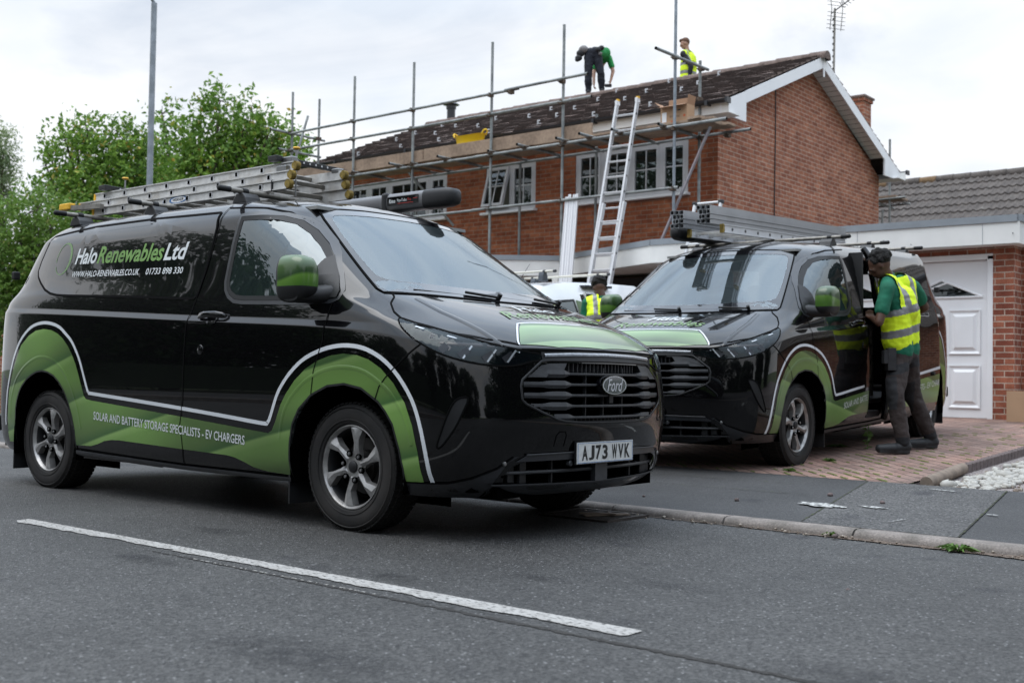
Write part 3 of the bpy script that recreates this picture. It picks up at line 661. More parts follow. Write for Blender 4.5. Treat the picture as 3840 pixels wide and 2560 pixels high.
def grille_parts(root, P):
    bk = MB()
    for (ol, z0, z1, w, d) in ((GRILLE, .60, .91, .60, .11), (LOWER, .285, .41, .72, .10)):
        n = 16; vs = []
        for i in range(n+1):
            y = -w + 2*w*i/n; p = P.hit(y, (z0+z1)/2, 0); vs += [(p.x-d, y, z0-.03), (p.x-d, y, z1+.03)]
        bk.add(vs, [(2*i, 2*i+1, 2*i+3, 2*i+2) for i in range(n)], M['void'])
    bk.build('grille_backing', root, fix=False)
    strip('grille_frame', P, GRILLE, .012, M['plastic_d'], root, .004, True, height=.004)
    def edge(z, O):
        ys = []
        for (a, b), (c, d) in zip(O, O[1:]+O[:1]):
            if (b > z) != (d > z): ys.append(abs(a+(z-b)/(d-b)*(c-a)))
        return max(ys) if ys else 0
    def slat(z, prof, O, mt, name, x_in=.012, yc=None):
        """prof(y)->(half height, depth forward)"""
        we = edge(z, O)-.006
        n = 48; vs = []
        for i in range(n+1):
            y = -we+2*we*i/n; hh, fw = prof(abs(y)); c = P.hit(y, z, 0).x - x_in
            vs += [(c-.05, y, z+hh*.7), (c+fw*.6, y, z+hh), (c+fw, y, z-hh*.1), (c+fw*.5, y, z-hh), (c-.05, y, z-hh)]
        fs = [(5*i+j, 5*i+(j+1) % 5, 5*i+5+(j+1) % 5, 5*i+5+j) for i in range(n) for j in range(5)]
        MB().add(vs, fs, mt).build(name, root, fix=True)
    for z in (.845, .79, .735, .68):
        def pr(y, z=z):
            t = min(1, max(0, (y-.31)/.05)); t2 = min(1, max(0, (y-.46)/.04))
            return (.0065+.014*t-.007*t2, .004+.014*t-.010*t2)
        slat(z, pr, GRILLE, M['plastic'], 'grille_slat')
    slat(.622, lambda y: (.0065+.012*min(1, max(0, (y-.30)/.04)), .004+.010*min(1, max(0, (y-.30)/.04))), GRILLE, M['plastic'], 'grille_slat')
    # top corner blocks
    for sg in (1, -1):
        m = MB(); vs = []
        for y, z in ((.33,.900),(.45,.896),(.50,.885),(.56,.845),(.59,.826),(.48,.826),(.44,.862),(.36,.862)):
            c = P.hit(sg*y, z, 0).x; vs.append((c+.002, sg*y, z))
        vs += [(x-.05, y, z) for x, y, z in vs]
        m.add(vs, [tuple(range(8))] + [(i, (i+1) % 8, 8+(i+1) % 8, 8+i) for i in range(8)], M['plastic']); m.build('grille_block', root)
    fn = MB()
    for k in range(-9, 10):
        y = k*.033*1.0
        if abs(y) > .31: continue
        for z, h in ((.880, .05), (.605, .035)):
            c = P.hit(y, z, 0).x; fn.box((c-.035, y, z), (.03, .005, h), M['plastic'])
    for y in (-.17, .17, -.02): 
        c = P.hit(y, .75, 0).x; fn.box((c-.05, y, .75), (.02, .006, .26), M['plastic'])
    fn.build('grille_fins', root)
    for z in (.345,): slat(z, lambda y: (.008, .008), LOWER, M['plastic'], 'lower_grille_slat', .03)
    c = P.hit(0, .35, 0).x; MB().box((c-.02, 0, .345), (.03, .11, .13), M['plastic']).build('lower_grille_post', root)
    for y in (-.36, .36, .55, -.55, .62, -.62): c = P.hit(y, .35, 0).x; MB().box((c-.05, y, .345), (.02, .012 if abs(y) < .5 else .05, .12), M['plastic_d']).build('lower_grille_fin', root)
    for sg in (1, -1):
        c = P.hit(sg*.27, .385, 0).x; MB().lathe([(.016, 0), (.016, .02), (.012, .024), (0, .024)], M['plastic'], c=(c-.02, sg*.27, .383), axis='X', n=14).build('parking_sensor', root, smooth=40)
    # badge
    c = P.hit(0, .79, 0).x + .012; b = MB()
    for rr, dd, mt in ((1.0, 0, M['panel_gloss']), (.93, .012, M['badge_ring']), (.86, .0135, M['navy'])):
        n = 40; vs = [(c+dd, .118*rr*cos(2*pi*i/n), .79+.052*rr*sin(2*pi*i/n)) for i in range(n)]
        if dd == 0: vs2 = [(x-.03, y, z) for x, y, z in vs]; b.add(vs+vs2, [(i, (i+1) % n, n+(i+1) % n, n+i) for i in range(n)], mt); vs = [(x+.0115, y*.98, .79+(z-.79)*.98) for x, y, z in vs]; b.add(vs, [tuple(range(n))], mt)
        else: b.add(vs, [tuple(range(n))], mt)
    b.box((c-.02, 0, .725), (.02, .035, .06), M['plastic_d'])
    bo = b.build('badge', root, fix=True)
    flat_text('badge_script', 'Ford', (c+.0150, -.073, .757), (0, 1, 0), (0, 0, 1), .146, .066, M['badge_ring'], bo, shear=.35, bold=.008)
def plate(root, txt, only_last=False):
    px = .985; b = MB(); b.box((px-.006, 0, .4345), (.012, .53, .118), M['plastic_d']); 
    n = [(px, -.26, .379), (px, .26, .379), (px, .26, .490), (px, -.26, .490)]
    o = MB().box((px+.002, 0, .4345), (.006, .520, .111), M['plate']).build('number_plate', root, bevel=.002)
    b.build('plate_holder', root)
    t = px+.0056
    fr = MB()
    for c, s in (((t, 0, .4345+.051), (.0008, .506, .0022)), ((t, 0, .4345-.051), (.0008, .506, .0022)), ((t, .253, .4345), (.0008, .0022, .100)), ((t, -.253, .4345), (.0008, .0022, .100))): fr.box(c, s, M['blue'])
    fr.build('plate_border', o)
    if only_last: flat_text('plate_text', 'V', (t+.0006, .168, .4345-.0385), (0, 1, 0), (0, 0, 1), .056, .077, M['text_black'], o, bold=.035)
    else:
        # UK layout: 50 mm characters, 79 mm high
        y = -.218
        for ch in txt:
            if ch == ' ': y += .028; continue
            w = .050
            flat_text('plate_text', ch, (t+.0006, y, .4345-.0385), (0, 1, 0), (0, 0, 1), w, .077, M['text_black'], o, bold=.035); y += w+.011
def mirror(root, sg, fold=False):
    e = MB(); cx, cy, cz = (-.29, sg*1.065, 1.335) if not fold else (-.50, sg*1.045, 1.335)
    # head: rounded box from a lofted superellipse, deep at the front
    def ring(dx, sy, sz, dz=0, k=3.2, n=28):
        vs = []
        for i in range(n):
            a = 2*pi*i/n; c, s = cos(a), sin(a)
            vs.append((cx+dx, cy+sy*math.copysign(abs(c)**(2/k), c), cz+dz+sz*math.copysign(abs(s)**(2/k), s)))
        return vs
    R = [ring(.105,.035,.055,.0), ring(.096,.058,.088), ring(.070,.072,.112), ring(.02,.080,.126), ring(-.07,.084,.128), ring(-.088,.080,.122), ring(-.088,.070,.110), ring(-.070,.068,.108)]
    n = 28
    vs = sum(R, []); fs = [(j*n+i, j*n+(i+1) % n, (j+1)*n+(i+1) % n, (j+1)*n+i) for j in range(len(R)-1) for i in range(n)] + [tuple(range(n))]
    me = MB(); me.add(vs, fs, M['green_c']); me.mi(M['plastic_d'])
    # lower third and rear rim are unpainted plastic
    o = me.build('door_mirror', root, smooth=50); bq = bmesh.new(); bq.from_mesh(o.data)
    bmesh.ops.bisect_plane(bq, geom=bq.verts[:]+bq.edges[:]+bq.faces[:], plane_co=(0, 0, cz-.045), plane_no=(0, 0, 1)); bmesh.ops.bisect_plane(bq, geom=bq.verts[:]+bq.edges[:]+bq.faces[:], plane_co=(cx-.074, 0, 0), plane_no=(1, 0, 0))
    for f in bq.faces:
        c = f.calc_center_median(); f.material_index = 1 if c.z < cz-.045 or c.x < cx-.074 else 0
    bq.to_mesh(o.data); bq.free()
    g = MB(); r = ring(-.068,.068,.108); g.add(r, [tuple(range(n))], M['chrome']); g.build('mirror_glass', o)
    a = MB()
    # arm and triangular foot
    P = Proj('L' if sg > 0 else 'R')
    for t, (x, y, z, hx, hz) in enumerate(()): pass
    secs = [(-.26,.90,1.262,.13,.055),(-.25,.94,1.258,.11,.05),(-.26,.98,1.25,.085,.045),(-.28,1.05,1.245,.075,.042),(-.29,1.12,1.248,.065,.038)]
    vs = []; m = 14
    for x, y, z, hx, hz in secs:
        for i in range(m): q = 2*pi*i/m; vs.append((x+hx*math.copysign(abs(cos(q))**.7, cos(q)), sg*y, z+hz*math.copysign(abs(sin(q))**.7, sin(q))))
    a.add(vs, [(j*m+i, j*m+(i+1) % m, (j+1)*m+(i+1) % m, (j+1)*m+i) for j in range(len(secs)-1) for i in range(m)] + [tuple(range((len(secs)-1)*m, len(secs)*m))], M['plastic_d'])
    a.build('mirror_arm', o, smooth=50)
    # triangular sail panel on the door corner
    tri = [(-.36,1.238),(-.11,1.232),(-.105,1.27),(-.175,1.362),(-.285,1.478),(-.315,1.455),(-.335,1.36)]
    decal('mirror_sail', P, tri, M['plastic_d'], root, .012, .04)
def wheel(root, x, y, z):
    sg = 1 if y > 0 else -1
    w = MB(); R = .340; rw = .108
    prof = [(.222,-.09),(.232,-.104),(.262,-.112),(.300,-.111),(.322,-.102),(.334,-.088),(.340,-.06),(.3415,0),(.340,.06),(.334,.088),(.322,.102),(.300,.111),(.262,.112),(.232,.104),(.222,.09)]
    t = MB(); oy = y - sg*.108
    t.lathe([(r, h) for r, h in prof], M['tyre'], c=(x, oy, z), axis='Y', n=64)
    # tread ribs
    nb = 64
    for k in range(nb):
        a = 2*pi*k/nb
        for h0, h1 in ((-.098, -.062), (-.054, -.020), (-.012, .012), (.020, .054), (.062, .098)):
            sk = .02*(1 if h0 < 0 else -1); a1 = 2*pi*(k+.74)/nb; vs = []
            for rr in (.333, .3455 if abs(h0+h1) < .13 else .3415):
                for ang, hh in ((a, h0), (a1, h0), (a1+sk, h1), (a+sk, h1)): vs.append((x+rr*cos(ang), oy+hh, z+rr*sin(ang)))
            t.add(vs, [(4, 5, 6, 7), (0, 1, 5, 4), (1, 2, 6, 5), (2, 3, 7, 6), (3, 0, 4, 7)], M['tread'])
    # sidewall rings
    for r0 in (.245, .312): t.lathe([(r0, .1115), (r0+.002, .1135), (r0+.005, .1135), (r0+.007, .111)], M['tyre'], c=(x, oy, z), axis='Y', n=64) if sg > 0 else t.lathe([(r0, -.1115), (r0+.002, -.1135), (r0+.005, -.1135), (r0+.007, -.111)], M['tyre'], c=(x, oy, z), axis='Y', n=64)
    wo = empty('wheel'); wo.parent = root
    t.build('tyre', wo, smooth=35)
    al = M['alloy']
    r = MB(); f = oy + sg*.100
    # barrel and lip
    r.lathe([(.205, f-sg*.022), (.200, f-sg*.03), (.195, f-sg*.10), (.20, f-sg*.19), (.21, f-sg*.2)], M['plastic_d'], c=(x, 0, z), axis='Y', n=64); r.lathe([(.222, f), (.2235, f-sg*.004), (.217, f-sg*.002), (.210, f-sg*.010), (.205, f-sg*.022)], al, c=(x, 0, z), axis='Y', n=64)
    rim = r.build('rim', wo, smooth=40)
    def P3(rad, ang, d): return (x + rad*cos(ang)*1.0, f-sg*d, z + rad*sin(ang))
    s = MB(); dirn = -1 if sg < 0 else 1
    for k in range(6):
        a = 2*pi*k/6 + pi/2 - .2
        # outline in polar coordinates (radius, angle), wide twisted blade
        ol = [(.050, -.50), (.082, -.26), (.130, -.12), (.206, -.27), (.213, -.16), (.214, 0), (.212, .12), (.150, .10), (.100, .17), (.074, .40), (.050, .52)]
        top = [P3(rr, a+dirn*an, .012 + (.012 if rr < .1 else 0) + (.010 if an > .1 else 0)) for rr, an in ol]; bot = [P3(rr, a+dirn*an, .055) for rr, an in ol]; n = len(ol)
        # centre ridge for shading
        mid = [P3(.06, a, .016), P3(.14, a+dirn*.02, .004), P3(.20, a-dirn*.10, .003)]
        vs = top+bot+mid; i0 = 2*n
        fs = [(i, (i+1) % n, n+(i+1) % n, n+i) for i in range(n)]
        fs += [(0, 1, i0), (1, 2, i0+1, i0), (2, 3, i0+2, i0+1), (3, 4, i0+2), (4, 5, 6, i0+2), (6, 7, i0+1, i0+2), (7, 8, i0, i0+1), (8, 9, i0), (9, 10, i0), (10, 0, i0)]
        s.add(vs, fs, al)
    s.lathe([(.0, f-sg*.022), (.062, f-sg*.022), (.068, f-sg*.05)], al, c=(x, 0, z), axis='Y', n=30)
    s.build('spokes', rim, smooth=25)
    for k in range(6):
        a = 2*pi*k/6 + pi/2 + .32
        c = (x+.072*cos(a), 0, z+.072*sin(a)); q = MB()
        q.lathe([(.0165, f-sg*.006), (.0165, f-sg*.020)], M['void'], c=c, axis='Y', n=18); q.lathe([(0, f-sg*.004), (.008, f-sg*.005), (.011, f-sg*.012), (.011, f-sg*.03)], M['steel'], c=c, axis='Y', n=12)
        q.lathe([(.0165, f-sg*.0195), (0, f-sg*.0195)], M['void'], c=c, axis='Y', n=18)
        q.build('wheel_nut', rim, smooth=40)
    q = MB(); q.lathe([(0, f-sg*.008), (.024, f-sg*.009), (.031, f-sg*.014), (.033, f-sg*.024)], M['plastic_d'], c=(x, 0, z), axis='Y', n=24); q.build('wheel_cap', rim, smooth=40)
    q = MB(); q.lathe([(.165, f-sg*.115), (.165, f-sg*.145)], M['disc'], c=(x, 0, z), axis='Y', n=40); q.lathe([(.15, f-sg*.115), (.09, f-sg*.115), (.085, f-sg*.09), (0, f-sg*.09)], M['disc'], c=(x, 0, z), axis='Y', n=40)
    q.lathe([(.198, f-sg*.17), (0, f-sg*.17)], M['void'], c=(x, 0, z), axis='Y', n=30); q.build('brake_disc', wo, smooth=40)
def roof_bar(root, x):
    b = MB(); zb = 1.945
    b.tube((x, -.80, zb), (x, .80, zb), .0165, M['alu_d'], 12)
    o = b.build('roof_bar', root, smooth=50)
    for sg in (1, -1):
        c = MB(); c.tube((x, sg*.79, zb), (x, sg*.865, zb), .0185, M['rubber'], 12); c.lathe([(.0185, 0), (.017, .008), (.01, .014), (0, .016)], M['rubber'], c=(x, sg*.865, zb), axis='Y', n=12) if sg > 0 else c.lathe([(.0185, 0), (.017, -.008), (.01, -.014), (0, -.016)], M['rubber'], c=(x, sg*.865, zb), axis='Y', n=12)
        c.build('bar_end_cap', o, smooth=50); MB().tube((x, sg*.70, zb), (x, sg*.66, zb), .021, M['rubber'], 12).build('bar_collar', o, smooth=50)
        f = MB(); pr = [(-.075, 1.878), (.075, 1.878), (.06, 1.915), (.03, 1.945), (-.03, 1.945), (-.06, 1.91)]
        f.prism([(x+a, h-.012) for a, h in pr], sg*.60, sg*.72, M['black_steel']); f.build('bar_foot', o, bevel=.008)
def cab(root, hollow=False):
    d = MB(); d.box((-.10, 0, 1.16), (.62, 1.62, .16), M['cab_dark']); d.box((-.10, -.37, 1.26), (.25, .40, .08), M['cab_dark']); d.build('dashboard', root, bevel=.04)
    st = MB(); c = Vector((-.48, -.37, 1.20)); n = 24; ax = Vector((-.75, 0, .66)).normalized(); u = Vector((0, 1, 0)); v = ax.cross(u)
    pts = [c+(u*cos(2*pi*i/n)+v*sin(2*pi*i/n))*.19 for i in range(n+1)]; st.path(pts, .015, M['cab_dark'], 8); st.tube(c+u*.19, c-u*.19, .014, M['cab_dark'], 6); st.build('steering_wheel', root, smooth=60)
    for y in (-.42, .12, .52):
        s = MB(); s.box((-.95, y, .86), (.50, .44, .16), M['cab_dark']); s.box((-1.17, y, 1.22), (.14, .44, .62), M['cab_dark'], Matrix.Rotation(-.2, 4, 'Y')); s.box((-1.25, y, 1.60), (.09, .26, .18), M['cab_dark'], Matrix.Rotation(-.1, 4, 'Y')); s.build('seat', root, bevel=.04)
    if not hollow: MB().box((-1.37, 0, 1.05), (.02, 1.66, 1.45), M['cab_light']).build('bulkhead', root)
    h = MB(); h.box((-.98, 0, 1.80), (.7, 1.3, .02), M['cab_light']); h.build('headlining', root)
# ================================================================ the two black vans
van1 = empty('van', (-4.473, 5.038, 0), (0, 0, 0), 'black van with green arches and stacked ladders, parked on the road nearest the camera', 'van', 'black vans with green livery')
make_van(van1); plate(van1, 'AJ73 WVK')
def side_texts(root, k, opened=False):
    P = Proj(k)
    if k == 'R':
        decal_text('logo_text', P, 'Halo', (-2.863, 1.551), (-2.585, 1.545), .112, M['text_white'], root, shear=.22, bold=.022)
        decal_text('logo_text', P, 'Renewables', (-2.572, 1.543), (-1.795, 1.523), .118, M['text_green'], root, shear=.22, bold=.022)
        decal_text('logo_text', P, 'Ltd', (-1.785, 1.522), (-1.535, 1.517), .112, M['text_white'], root, shear=.22, bold=.022)
        decal_text('contact_text', P, 'WWW.HALO-RENEWABLES.CO.UK', (-2.868, 1.462), (-2.035, 1.441), .042, M['text_white'], root, shear=.1, bold=.012)
        decal_text('contact_text', P, '01733 898 330', (-1.955, 1.439), (-1.550, 1.429), .042, M['text_white'], root, shear=.1, bold=.012)
        decal_text('slogan_text', P, 'SOLAR AND BATTERY STORAGE SPECIALISTS - EV CHARGERS', (-2.398, .502), (-.81, .415), .054, M['text_white'], root, shear=.05, bold=.012)
        rc, rx, rz, rot = (-3.03, 1.60), .098, .112, -.35
    else:
        if not opened:
            pass
        rc = None
    if rc:
        bm = bmesh.new(); n = 64; L = []
        for i in range(n):
            a = 2*pi*i/n; w = .003+.010*max(0, cos(a-.5))
            c = []
            for s in (-1, 1):
                u, v = (rx+s*w)*cos(a), (rz+s*w)*sin(a); c.append(bm.verts.new(P.hit(rc[0]+u*cos(rot)-v*sin(rot), rc[1]+u*sin(rot)+v*cos(rot), .0055)))
            L.append(c)
        for i in range(n-3): a, b = L[(i+40) % n], L[(i+41) % n]; bm.faces.new((a[0], b[0], b[1], a[1]))
        finish(bm, P, 'logo_ring', M['text_green_l'], root)
side_texts(van1, 'R')
van2 = empty('van', (-5.019, 8.641, .146), (0, .04406, radians(-89.0)), 'black van with green arches and open side door, on the brick drive by the garage', 'van', 'black vans with green livery')
make_van(van2, True); plate(van2, '', True)
def open_door(root):
    P = Proj('L'); off = .095; F_, B_ = -1.60, -3.03
    out = [(F_, .30), (F_-.01, .60), (F_, 1.0), (F_+.02, 1.15), (F_+.04, 1.30), (F_+.06, 1.60), (F_+.05, 1.80), (B_+.02, 1.80), (B_, 1.3), (B_, .52), (B_+.06, .31)]
    o = decal('sliding_door', P, out, M['black_paint'], root, off, .05)
    sol = o.modifiers.new('thickness', 'SOLIDIFY'); sol.thickness = .05; sol.offset = -1
    decal('side_panel', P, [(F_-.03, 1.29), (F_+.01, 1.60), (F_+.01, 1.76), (B_+.06, 1.76), (B_+.05, 1.33)], M['panel_gloss'], o, off+.004, .06)
    dx = -.235
    lo = [(F_-.005, .545+.02), (F_-.004, .38), (B_+.05, .38), (B_+.01, .52), (B_+.01, .655)]
    decal('green_livery', P, lo, M['green_a'], o, off+.003, .05)
    strip('white_livery_stripe', P, [(F_-.005, .615), (B_+.005, .715)], .026, M['white_vinyl'], o, off+.0045)
    decal_text('slogan_text', P, 'STORAGE SPECIALISTS - EV CHAR', (F_-.05, .465), (B_+.02, .545), .056, M['text_white'], o, shear=.05, off=off+.006, mir=True)
    hb = MB(); c = P.hit(B_+.22, .66, off); hb.tube(c, c+Vector((0, .02, 0)), .02, M['rubber'], 14); hb.build('door_stop', o)
    c = P.hit(-1.78, 1.17, off+.03); hb = MB().box(c, (.22, .025, .035), M['black_clean']); hb.build('door_handle', o, bevel=.01)
    it = MB(); it.box((-1.37, .60, 1.05), (.03, .7, 1.5), M['cab_dark']); it.box((-1.50, .93, .33), (.32, .10, .05), M['plastic_d']); it.box((-2.4, 0, .42), (1.9, 1.6, .04), M['cab_dark']); it.build('load_area', root)
    rk = MB()
    for z in (.62, .95): rk.box((-1.95, .35, z), (.6, .7, .02), M['alu_d'])
    for x in (-1.66, -2.24): rk.box((x, .35, .8), (.03, .7, .7), M['alu_d'])
    rk.build('shelf_rack', root)
    hd = MB()
    for i in range(7): hd.box((-1.50, .80-.04*i, 1.74-.008*(i % 3)), (.30, .012, .014), M['plastic'])
    hd.build('door_rail', root)
open_door(van2)
PL = Proj('L')
bmt = decal_text('slogan_text', PL, 'SOLAR AND BATTE', (-.80, .415), (-1.33, .462), .054, M['text_white'], van2, shear=.05, mir=True)
# ================================================================ ground
def bsdf_mat(name):
    m = bpy.data.materials.new(name); m.use_nodes = True; t = m.node_tree; return m, t, t.nodes['Principled BSDF']
def asphalt(name, dark, light, scale=260, rough=.62, patch=.35, speck=.10, bumpd=.004):
    m, t, b = bsdf_mat(name); tc = t.nodes.new('ShaderNodeTexCoord')
    def nz(s, d=3, r=.6):
        n = t.nodes.new('ShaderNodeTexNoise'); n.inputs['Scale'].default_value = s; n.inputs['Detail'].default_value = d; n.inputs['Roughness'].default_value = r; t.links.new(tc.outputs['Object'], n.inputs[0]); return n
    vo = t.nodes.new('ShaderNodeTexVoronoi'); vo.inputs['Scale'].default_value = scale*.55; t.links.new(tc.outputs['Object'], vo.inputs[0])
    base = ramp(t, vo.outputs['Color'], [(0, dark), (.45, tuple((a+c)/2*.8 for a, c in zip(dark, light))), (1, light)])
    n2 = nz(1.1, 6); mr = t.nodes.new('ShaderNodeMapRange'); mr.inputs[1].default_value = .3; mr.inputs[2].default_value = .7; mr.inputs[3].default_value = 1-patch; mr.inputs[4].default_value = 1+patch; t.links.new(n2.outputs[0], mr.inputs[0])
    n3 = nz(.35, 4); r3 = t.nodes.new('ShaderNodeMapRange'); r3.inputs[1].default_value = .3; r3.inputs[2].default_value = .7; r3.inputs[3].default_value = .8; r3.inputs[4].default_value = 1.2; t.links.new(n3.outputs[0], r3.inputs[0])
    mu = t.nodes.new('ShaderNodeMath'); mu.operation = 'MULTIPLY'; t.links.new(mr.outputs[0], mu.inputs[0]); t.links.new(r3.outputs[0], mu.inputs[1])
    v = t.nodes.new('ShaderNodeVectorMath'); v.operation = 'SCALE'; t.links.new(base.outputs[0], v.inputs[0]); t.links.new(mu.outputs[0], v.inputs['Scale'])
    # oily stains
    n4 = nz(1.7, 2); st = ramp(t, n4.outputs[0], [(.28, (.55, .55, .60)), (.36, (1, 1, 1))])
    mm = t.nodes.new('ShaderNodeMix'); mm.data_type = 'RGBA'; mm.blend_type = 'MULTIPLY'; mm.inputs[0].default_value = 1; t.links.new(v.outputs[0], mm.inputs[6]); t.links.new(st.outputs[0], mm.inputs[7])
    # pale specks
    vs = t.nodes.new('ShaderNodeTexVoronoi'); vs.inputs['Scale'].default_value = scale*.16; t.links.new(tc.outputs['Object'], vs.inputs[0])
    sp = ramp(t, vs.outputs['Distance'], [(.10, (speck,)*3), (.17, (0, 0, 0))])
    ad = t.nodes.new('ShaderNodeMix'); ad.data_type = 'RGBA'; ad.blend_type = 'ADD'; ad.inputs[0].default_value = 1; t.links.new(mm.outputs[2], ad.inputs[6]); t.links.new(sp.outputs[0], ad.inputs[7])
    t.links.new(ad.outputs[2], b.inputs['Base Color']); b.inputs['Roughness'].default_value = rough; b.inputs['Specular IOR Level'].default_value = .45
    bp = t.nodes.new('ShaderNodeBump'); bp.inputs['Strength'].default_value = .9; bp.inputs['Distance'].default_value = bumpd
    t.links.new(vo.outputs['Distance'], bp.inputs['Height'])
    n5 = nz(14, 4); bp2 = t.nodes.new('ShaderNodeBump'); bp2.inputs['Strength'].default_value = .25; bp2.inputs['Distance'].default_value = .01; t.links.new(n5.outputs[0], bp2.inputs['Height']); t.links.new(bp.outputs[0], bp2.inputs['Normal'])
    t.links.new(bp2.outputs[0], b.inputs['Normal']); return m
M['asphalt'] = asphalt('asphalt', (.0068, .0068, .007), (.092, .0895, .086), 190, .62, .22, .17, .007)
M['pave_old'] = asphalt('pavement_tarmac', (.022, .022, .024), (.066, .065, .064), 260, .72, .25, .07, .003)
M['pave_grit'] = asphalt('pavement_grit', (.012, .012, .013), (.125, .12, .115), 170, .7, .15, .14, .006)
M['kerb'] = mat('kerb_concrete', (.23, .20, .18), rough=.85, var=((.13, .115, .10), 7, .4, .68), noise=(90, .25), bump=(120, .5, .004))
M['soil'] = mat('gutter_grit', (.085, .06, .045), rough=.95, var=((.17, .13, .10), 22, .4, .7), noise=(160, .4), bump=(90, .6, .006))
M['paint_road'] = None
def road_paint():
    m, t, b = bsdf_mat('road_marking_paint'); tc = t.nodes.new('ShaderNodeTexCoord')
    n = t.nodes.new('ShaderNodeTexNoise'); n.inputs['Scale'].default_value = 9; n.inputs['Detail'].default_value = 8; n.inputs['Roughness'].default_value = .7; t.links.new(tc.outputs['Object'], n.inputs[0])
    mp = t.nodes.new('ShaderNodeMapping'); mp.inputs['Scale'].default_value = (40, 90, 1); t.links.new(tc.outputs['Object'], mp.inputs[0])
    n2 = t.nodes.new('ShaderNodeTexNoise'); n2.inputs['Scale'].default_value = 1; n2.inputs['Detail'].default_value = 3; t.links.new(mp.outputs[0], n2.inputs[0])
    r = ramp(t, n.outputs[0], [(.3, (.28, .265, .245)), (.7, (.41, .40, .38))]); r2 = ramp(t, n2.outputs[0], [(.38, (.2, .2, .2)), (.46, (1, 1, 1))])
    mm = t.nodes.new('ShaderNodeMix'); mm.data_type = 'RGBA'; mm.blend_type = 'MULTIPLY'; mm.inputs[0].default_value = 1; t.links.new(r.outputs[0], mm.inputs[6]); t.links.new(r2.outputs[0], mm.inputs[7])
    t.links.new(mm.outputs[2], b.inputs['Base Color']); b.inputs['Roughness'].default_value = .7
    bp = t.nodes.new('ShaderNodeBump'); bp.inputs['Strength'].default_value = .5; bp.inputs['Distance'].default_value = .003; t.links.new(n2.outputs[0], bp.inputs['Height']); t.links.new(bp.outputs[0], b.inputs['Normal'])
    return m
M['paint_road'] = road_paint()
def blockpave():
    m, t, b = bsdf_mat('brick_paving'); tc = t.nodes.new('ShaderNodeTexCoord')
    mp = t.nodes.new('ShaderNodeMapping'); mp.inputs['Rotation'].default_value = (0, 0, radians(45)); t.links.new(tc.outputs['Object'], mp.inputs[0])
    br = t.nodes.new('ShaderNodeTexBrick'); br.inputs['Scale'].default_value = 1; br.inputs['Brick Width'].default_value = .21; br.inputs['Row Height'].default_value = .105; br.inputs['Mortar Size'].default_value = .0055; br.inputs['Mortar Smooth'].default_value = .3
    br.inputs['Color1'].default_value = (.21, .125, .10, 1); br.inputs['Color2'].default_value = (.29, .19, .155, 1); br.inputs['Mortar'].default_value = (.035, .035, .025, 1)
    t.links.new(mp.outputs[0], br.inputs[0])
    n = t.nodes.new('ShaderNodeTexNoise'); n.inputs['Scale'].default_value = 1.6; n.inputs['Detail'].default_value = 6; t.links.new(tc.outputs['Object'], n.inputs[0])
    r = ramp(t, n.outputs[0], [(.30, (.62, .66, .68)), (.5, (1, 1, 1)), (.7, (1.25, 1.15, 1.1))])
    mm = t.nodes.new('ShaderNodeMix'); mm.data_type = 'RGBA'; mm.blend_type = 'MULTIPLY'; mm.inputs[0].default_value = 1; t.links.new(br.outputs[0], mm.inputs[6]); t.links.new(r.outputs[0], mm.inputs[7])
    n2 = t.nodes.new('ShaderNodeTexNoise'); n2.inputs['Scale'].default_value = 60; n2.inputs['Detail'].default_value = 4; t.links.new(tc.outputs['Object'], n2.inputs[0])
    r2 = ramp(t, n2.outputs[0], [(.3, (.75, .75, .75)), (.7, (1.2, 1.2, 1.2))]); m2 = t.nodes.new('ShaderNodeMix'); m2.data_type = 'RGBA'; m2.blend_type = 'MULTIPLY'; m2.inputs[0].default_value = 1; t.links.new(mm.outputs[2], m2.inputs[6]); t.links.new(r2.outputs[0], m2.inputs[7])
    t.links.new(m2.outputs[2], b.inputs['Base Color']); b.inputs['Roughness'].default_value = .85
    bp = t.nodes.new('ShaderNodeBump'); bp.inputs['Strength'].default_value = .8; bp.inputs['Distance'].default_value = .012; bp.invert = True; t.links.new(br.outputs['Fac'], bp.inputs['Height']); t.links.new(bp.outputs[0], b.inputs['Normal'])
    return m
M['paving'] = blockpave()
M['grass'] = mat('grass', (.05, .085, .02), rough=.9, var=((.09, .11, .035), 3, .4, .65), noise=(60, .35))
M['pebble_w'] = mat('white_pebble', (.40, .385, .35), rough=.6, var=((.30, .27, .22), 12, .55, .8), noise=(30, .1))
M['pebble_b'] = mat('buff_gravel', (.24, .19, .15), rough=.8, var=((.38, .34, .29), 25, .45, .7), noise=(50, .3), bump=(50, .8, .02))
M['gravel'] = mat('grey_pink_gravel', (.20, .165, .16), rough=.85, var=((.32, .29, .27), 45, .45, .65), noise=(90, .35), bump=(70, 1, .02))
M['log'] = mat('weathered_log', (.20, .155, .12), rough=.85, noise=(14, .25), bump=(20, .5, .005))
M['edging'] = mat('edging_block', (.13, .10, .095), rough=.85, noise=(30, .3), bump=(60, .4, .003))
def zroad(y): return -.02*min(1, max(0, (y-4.2)/1.75))
def zpave(y): return .022 + (y-6.08)*.050
def zdrive(y): return .118 + (y-8.0)*.0441
KY = 5.97
def sheet(name, xs, ys, zf, m, **k):
    b = MB(); vs = [(x, y, zf(x, y)) for y in ys for x in xs]; n = len(xs)
    b.add(vs, [(j*n+i, j*n+i+1, (j+1)*n+i+1, (j+1)*n+i) for j in range(len(ys)-1) for i in range(n-1)], m)
    return b.build(name, None, True, fix=False, **k)
xs = [-400, -60, -30, -15, -5, 5, 15, 60, 400]
sheet('ground', [-900, 0, 900], [-900, 0, 900], lambda x, y: -.30, M['grass'], kind='structure')
